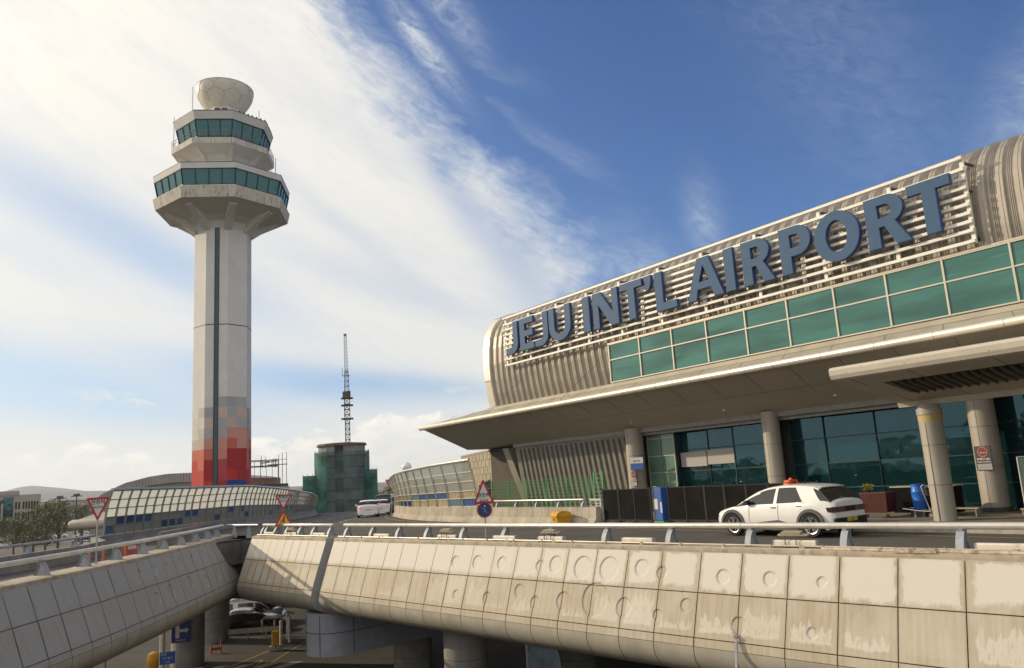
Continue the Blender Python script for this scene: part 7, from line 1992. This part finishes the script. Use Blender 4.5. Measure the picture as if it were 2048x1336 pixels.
# yellow bin beside the pipe, orange barrier, crash box, guard strip, bollards, crosswalk
t = thing('yellow_tank', 'round yellow tank half hidden behind the pale pipe', 'tank', (-22.2, 48.9, -7.5))
mb = MB(); mb.lathe([(.22, -7.35), (.34, -7.15), (.36, -6.8), (.28, -6.5), (.1, -6.4)], (-22.2, 48.9, 0), 16); mb.build('tank', M['amber'], t, smooth=True); mb = MB(); mb.lathe([(.2, -7.5), (.2, -7.34)], (-22.2, 48.9, 0), 8); mb.build('stand', M['darkgrey'], t)
F = facing((-20.15, 53.2, -7.5), R(20)); t = thing('work_barrier', 'orange red work barrier in front of the broad pier', 'barrier', (-20.15, 53.2, -7.5), R(20))
mb = MB(F)
for x in (-.45, .5): mb.lathe([(.07, 0), (.05, .06), (.04, .85 if x > 0 else .6)], (x * .62, 0, 0), 10)
mb.build('posts', M['orange'], t, smooth=True); mb = MB(F); mb.box(-.28, .31, -.03, .03, .2, .38); mb.build('board', mat('dull_orange', (.35, .10, .04), .6), t)
F = facing((-16.25, 53.0, -7.5), R(14)); t = thing('crash_barrel', 'tall orange yellow crash cushion on pale feet', 'barrier', (-16.25, 53.0, -7.5), R(14))
mb = MB(F); mb.box(-.22, .22, -.2, .2, .3, 1.2); mb.build('body', M['amber'], t, bevel=.05); mb = MB(F)
for x in (-.30, 0, .30): mb.box(x - .09, x + .09, -.2, .2, 0, .29)
mb.build('feet', M['concrete'], t, bevel=.02)
F = facing((-19.6, 57.6, -7.5), R(8)); t = thing('guard_strip', 'tan metal guard strip in front of the black car under the ramp', 'guard rail', (-19.6, 57.6, -7.5), R(8))
mb = MB(F); mb.prism([(-.03, .42), (.03, .5), (-.03, .6), (.03, .7), (-.02, .75)], -2.6, 2.3, axis='x'); mb.box(-2.6, 2.3, .0, .12, .40, .72); mb.build('beam', M['concrete'], t); mb = MB(F)
for x in (-2.2, -1.3, 0, 1.2): mb.box(x - .05, x + .05, .12, .22, 0, .72)
mb.build('posts', M['concrete'], t)
for i, (x, y, lab) in enumerate(((-16.25, 54.2, 'white bollard left of the blue grey pier head'), (-16.1, 55.6, 'white bollard behind the first, left of the pier head'), (-16.6, 56.9, 'white bollard nearest the crash cushion'))):
    t = thing('bollard', lab, 'bollard', (x, y, -7.5), 0, 'white bollards beside the pier head'); mb = MB(); mb.lathe([(.11, -7.5), (.11, -5.9), (.05, -5.85)], (x, y, 0), 12); mb.build('post', M['fitting'], t, smooth=True)
for i, (x, y, lab) in enumerate(((-19.2, 59.5, 'short post right of the broad pier behind the guard strip'), (-18.2, 59.2, 'short post before the door of the black car'))):
    t = thing('bollard', lab, 'bollard', (x, y, -7.5), 0, 'short posts behind the guard strip'); mb = MB(); mb.lathe([(.08, -7.5), (.08, -6.6), (.03, -6.55)], (x, y, 0), 10); mb.build('post', M['concrete'], t, smooth=True)
mb = MB()
for k in range(5):
    x = -21.0 + k * 1.45; mb.face([(x, 47.2, -7.494), (x + .75, 47.2, -7.494), (x + 1.75, 49.3, -7.494), (x + 1.0, 49.3, -7.494)])
struct(mb.build('crosswalk', mat('crosswalk_paint', (.40, .37, .31), .8, var=.2, vscale=4), None))
mb = MB()
def lstrip(pts, w):
    for a, b in zip(pts, pts[1:]):
        a, b = Vector((*a, -7.493)), Vector((*b, -7.493)); t_ = (b - a).normalized(); n_ = Vector((-t_.y, t_.x, 0)) * w / 2; mb.face([a + n_, b + n_, b - n_, a - n_])
lstrip([(-16.6, 53.4), (-17.4, 50.0), (-18.3, 46.5), (-18.8, 44)], .18); lstrip([(-16.2, 50.6), (-16.8, 48.2), (-17.3, 45.5)], .16); lstrip([(-15.0, 56), (-15.5, 48), (-15.4, 42)], .14); lstrip([(-16.2, 50.6), (-15.9, 46.2), (-16.1, 43)], .14)
struct(mb.build('yellow_ground_lines', M['yellowline'], None))
# red clutter behind the broad pier and left of it
t = thing('barrier_stack', 'jumble of dark red barriers stacked in the shade left of the broad pier', 'barriers', (-23.3, 59, -7.5))
rd = random.Random(8)
for i in range(7):
    F = facing((-23.9 + i * .28, 58.6 + rd.uniform(-.5, .5), -7.5), rd.uniform(-.4, .4)); mb = MB(F); h = rd.uniform(1.0, 2.0); mb.box(-.5, -.44, -.03, .03, 0, h); mb.box(.44, .5, -.03, .03, 0, h); mb.box(-.44, .44, -.02, .02, h * .5, h * .9); mb.build('barrier_piece', M['red'] if i % 2 else M['signface'], t)
# terminal lower storey, glazed canopy under the deck
lt = thing('lower_terminal_wall', 'dark arrivals level wall of the terminal under the deck', 'wall', tuple(bp(20, 33, -7.5)), BROT)
mb = MB(BF); mb.box(-60, 15, 33, 34, -7.5, -1.3); mb.build('wall', M['darkconcrete'], lt)
mb = MB(BF)
for k in range(24): mb.box(-59 + k * 3, -58.8 + k * 3, 32.9, 33, -7.5, -1.4)
mb.build('mullions', M['mullion'], lt)
q = near(17.6, -5); F = facing((q.x, q.y, 0), R(-10)); t = thing('glass_screen', 'pale bluish slanted glass screen between two round piers', 'glass screen', (q.x, q.y, -7.5), R(-10))
mb = MB(F); mb.mesh([(-1.2, 0, -7.2), (.35, 0, -7.2), (.1, 0, -4.8), (-.7, 0, -2.8), (-1.2, 0, -2.8)], [(0, 1, 2, 3, 4)]); mb.mesh([(-1.2, .05, -7.2), (.35, .05, -7.2), (.1, .05, -4.8), (-.7, .05, -2.8), (-1.2, .05, -2.8)], [(0, 1, 2, 3, 4)]); mb.build('pane', mat('frosted_blue', (.22, .30, .36), .3, var=.3, vscale=2, spec=.6), t)
mb = MB(F); mb.bar((-1.2, 0, -7.5), (-1.2, 0, -2.6), .08); mb.bar((.35, 0, -7.4), (.1, 0, -4.8), .05); mb.bar((.1, 0, -4.8), (-.7, 0, -2.8), .05); mb.build('frame', M['steel'], t)

# ================================================================ air
mb = MB(); mb.box(-7400, 7400, -2400, 7600, -9.0, 215)
hz_ = mb.build('haze', bpy.data.materials.new('haze_air'), None)
hz_['kind'] = 'stuff'
hm = hz_.data.materials[0]; hm.use_nodes = True; hm.node_tree.nodes.remove(hm.node_tree.nodes['Principled BSDF'])
pv = hm.node_tree.nodes.new('ShaderNodeVolumePrincipled'); pv.inputs['Color'].default_value = (0.88, 0.93, 1.0, 1); pv.inputs['Density'].default_value = 0.00008
pv.inputs['Anisotropy'].default_value = 0.35
hm.node_tree.links.new(pv.outputs[0], hm.node_tree.nodes['Material Output'].inputs['Volume'])
C.cycles.volume_bounces = 1
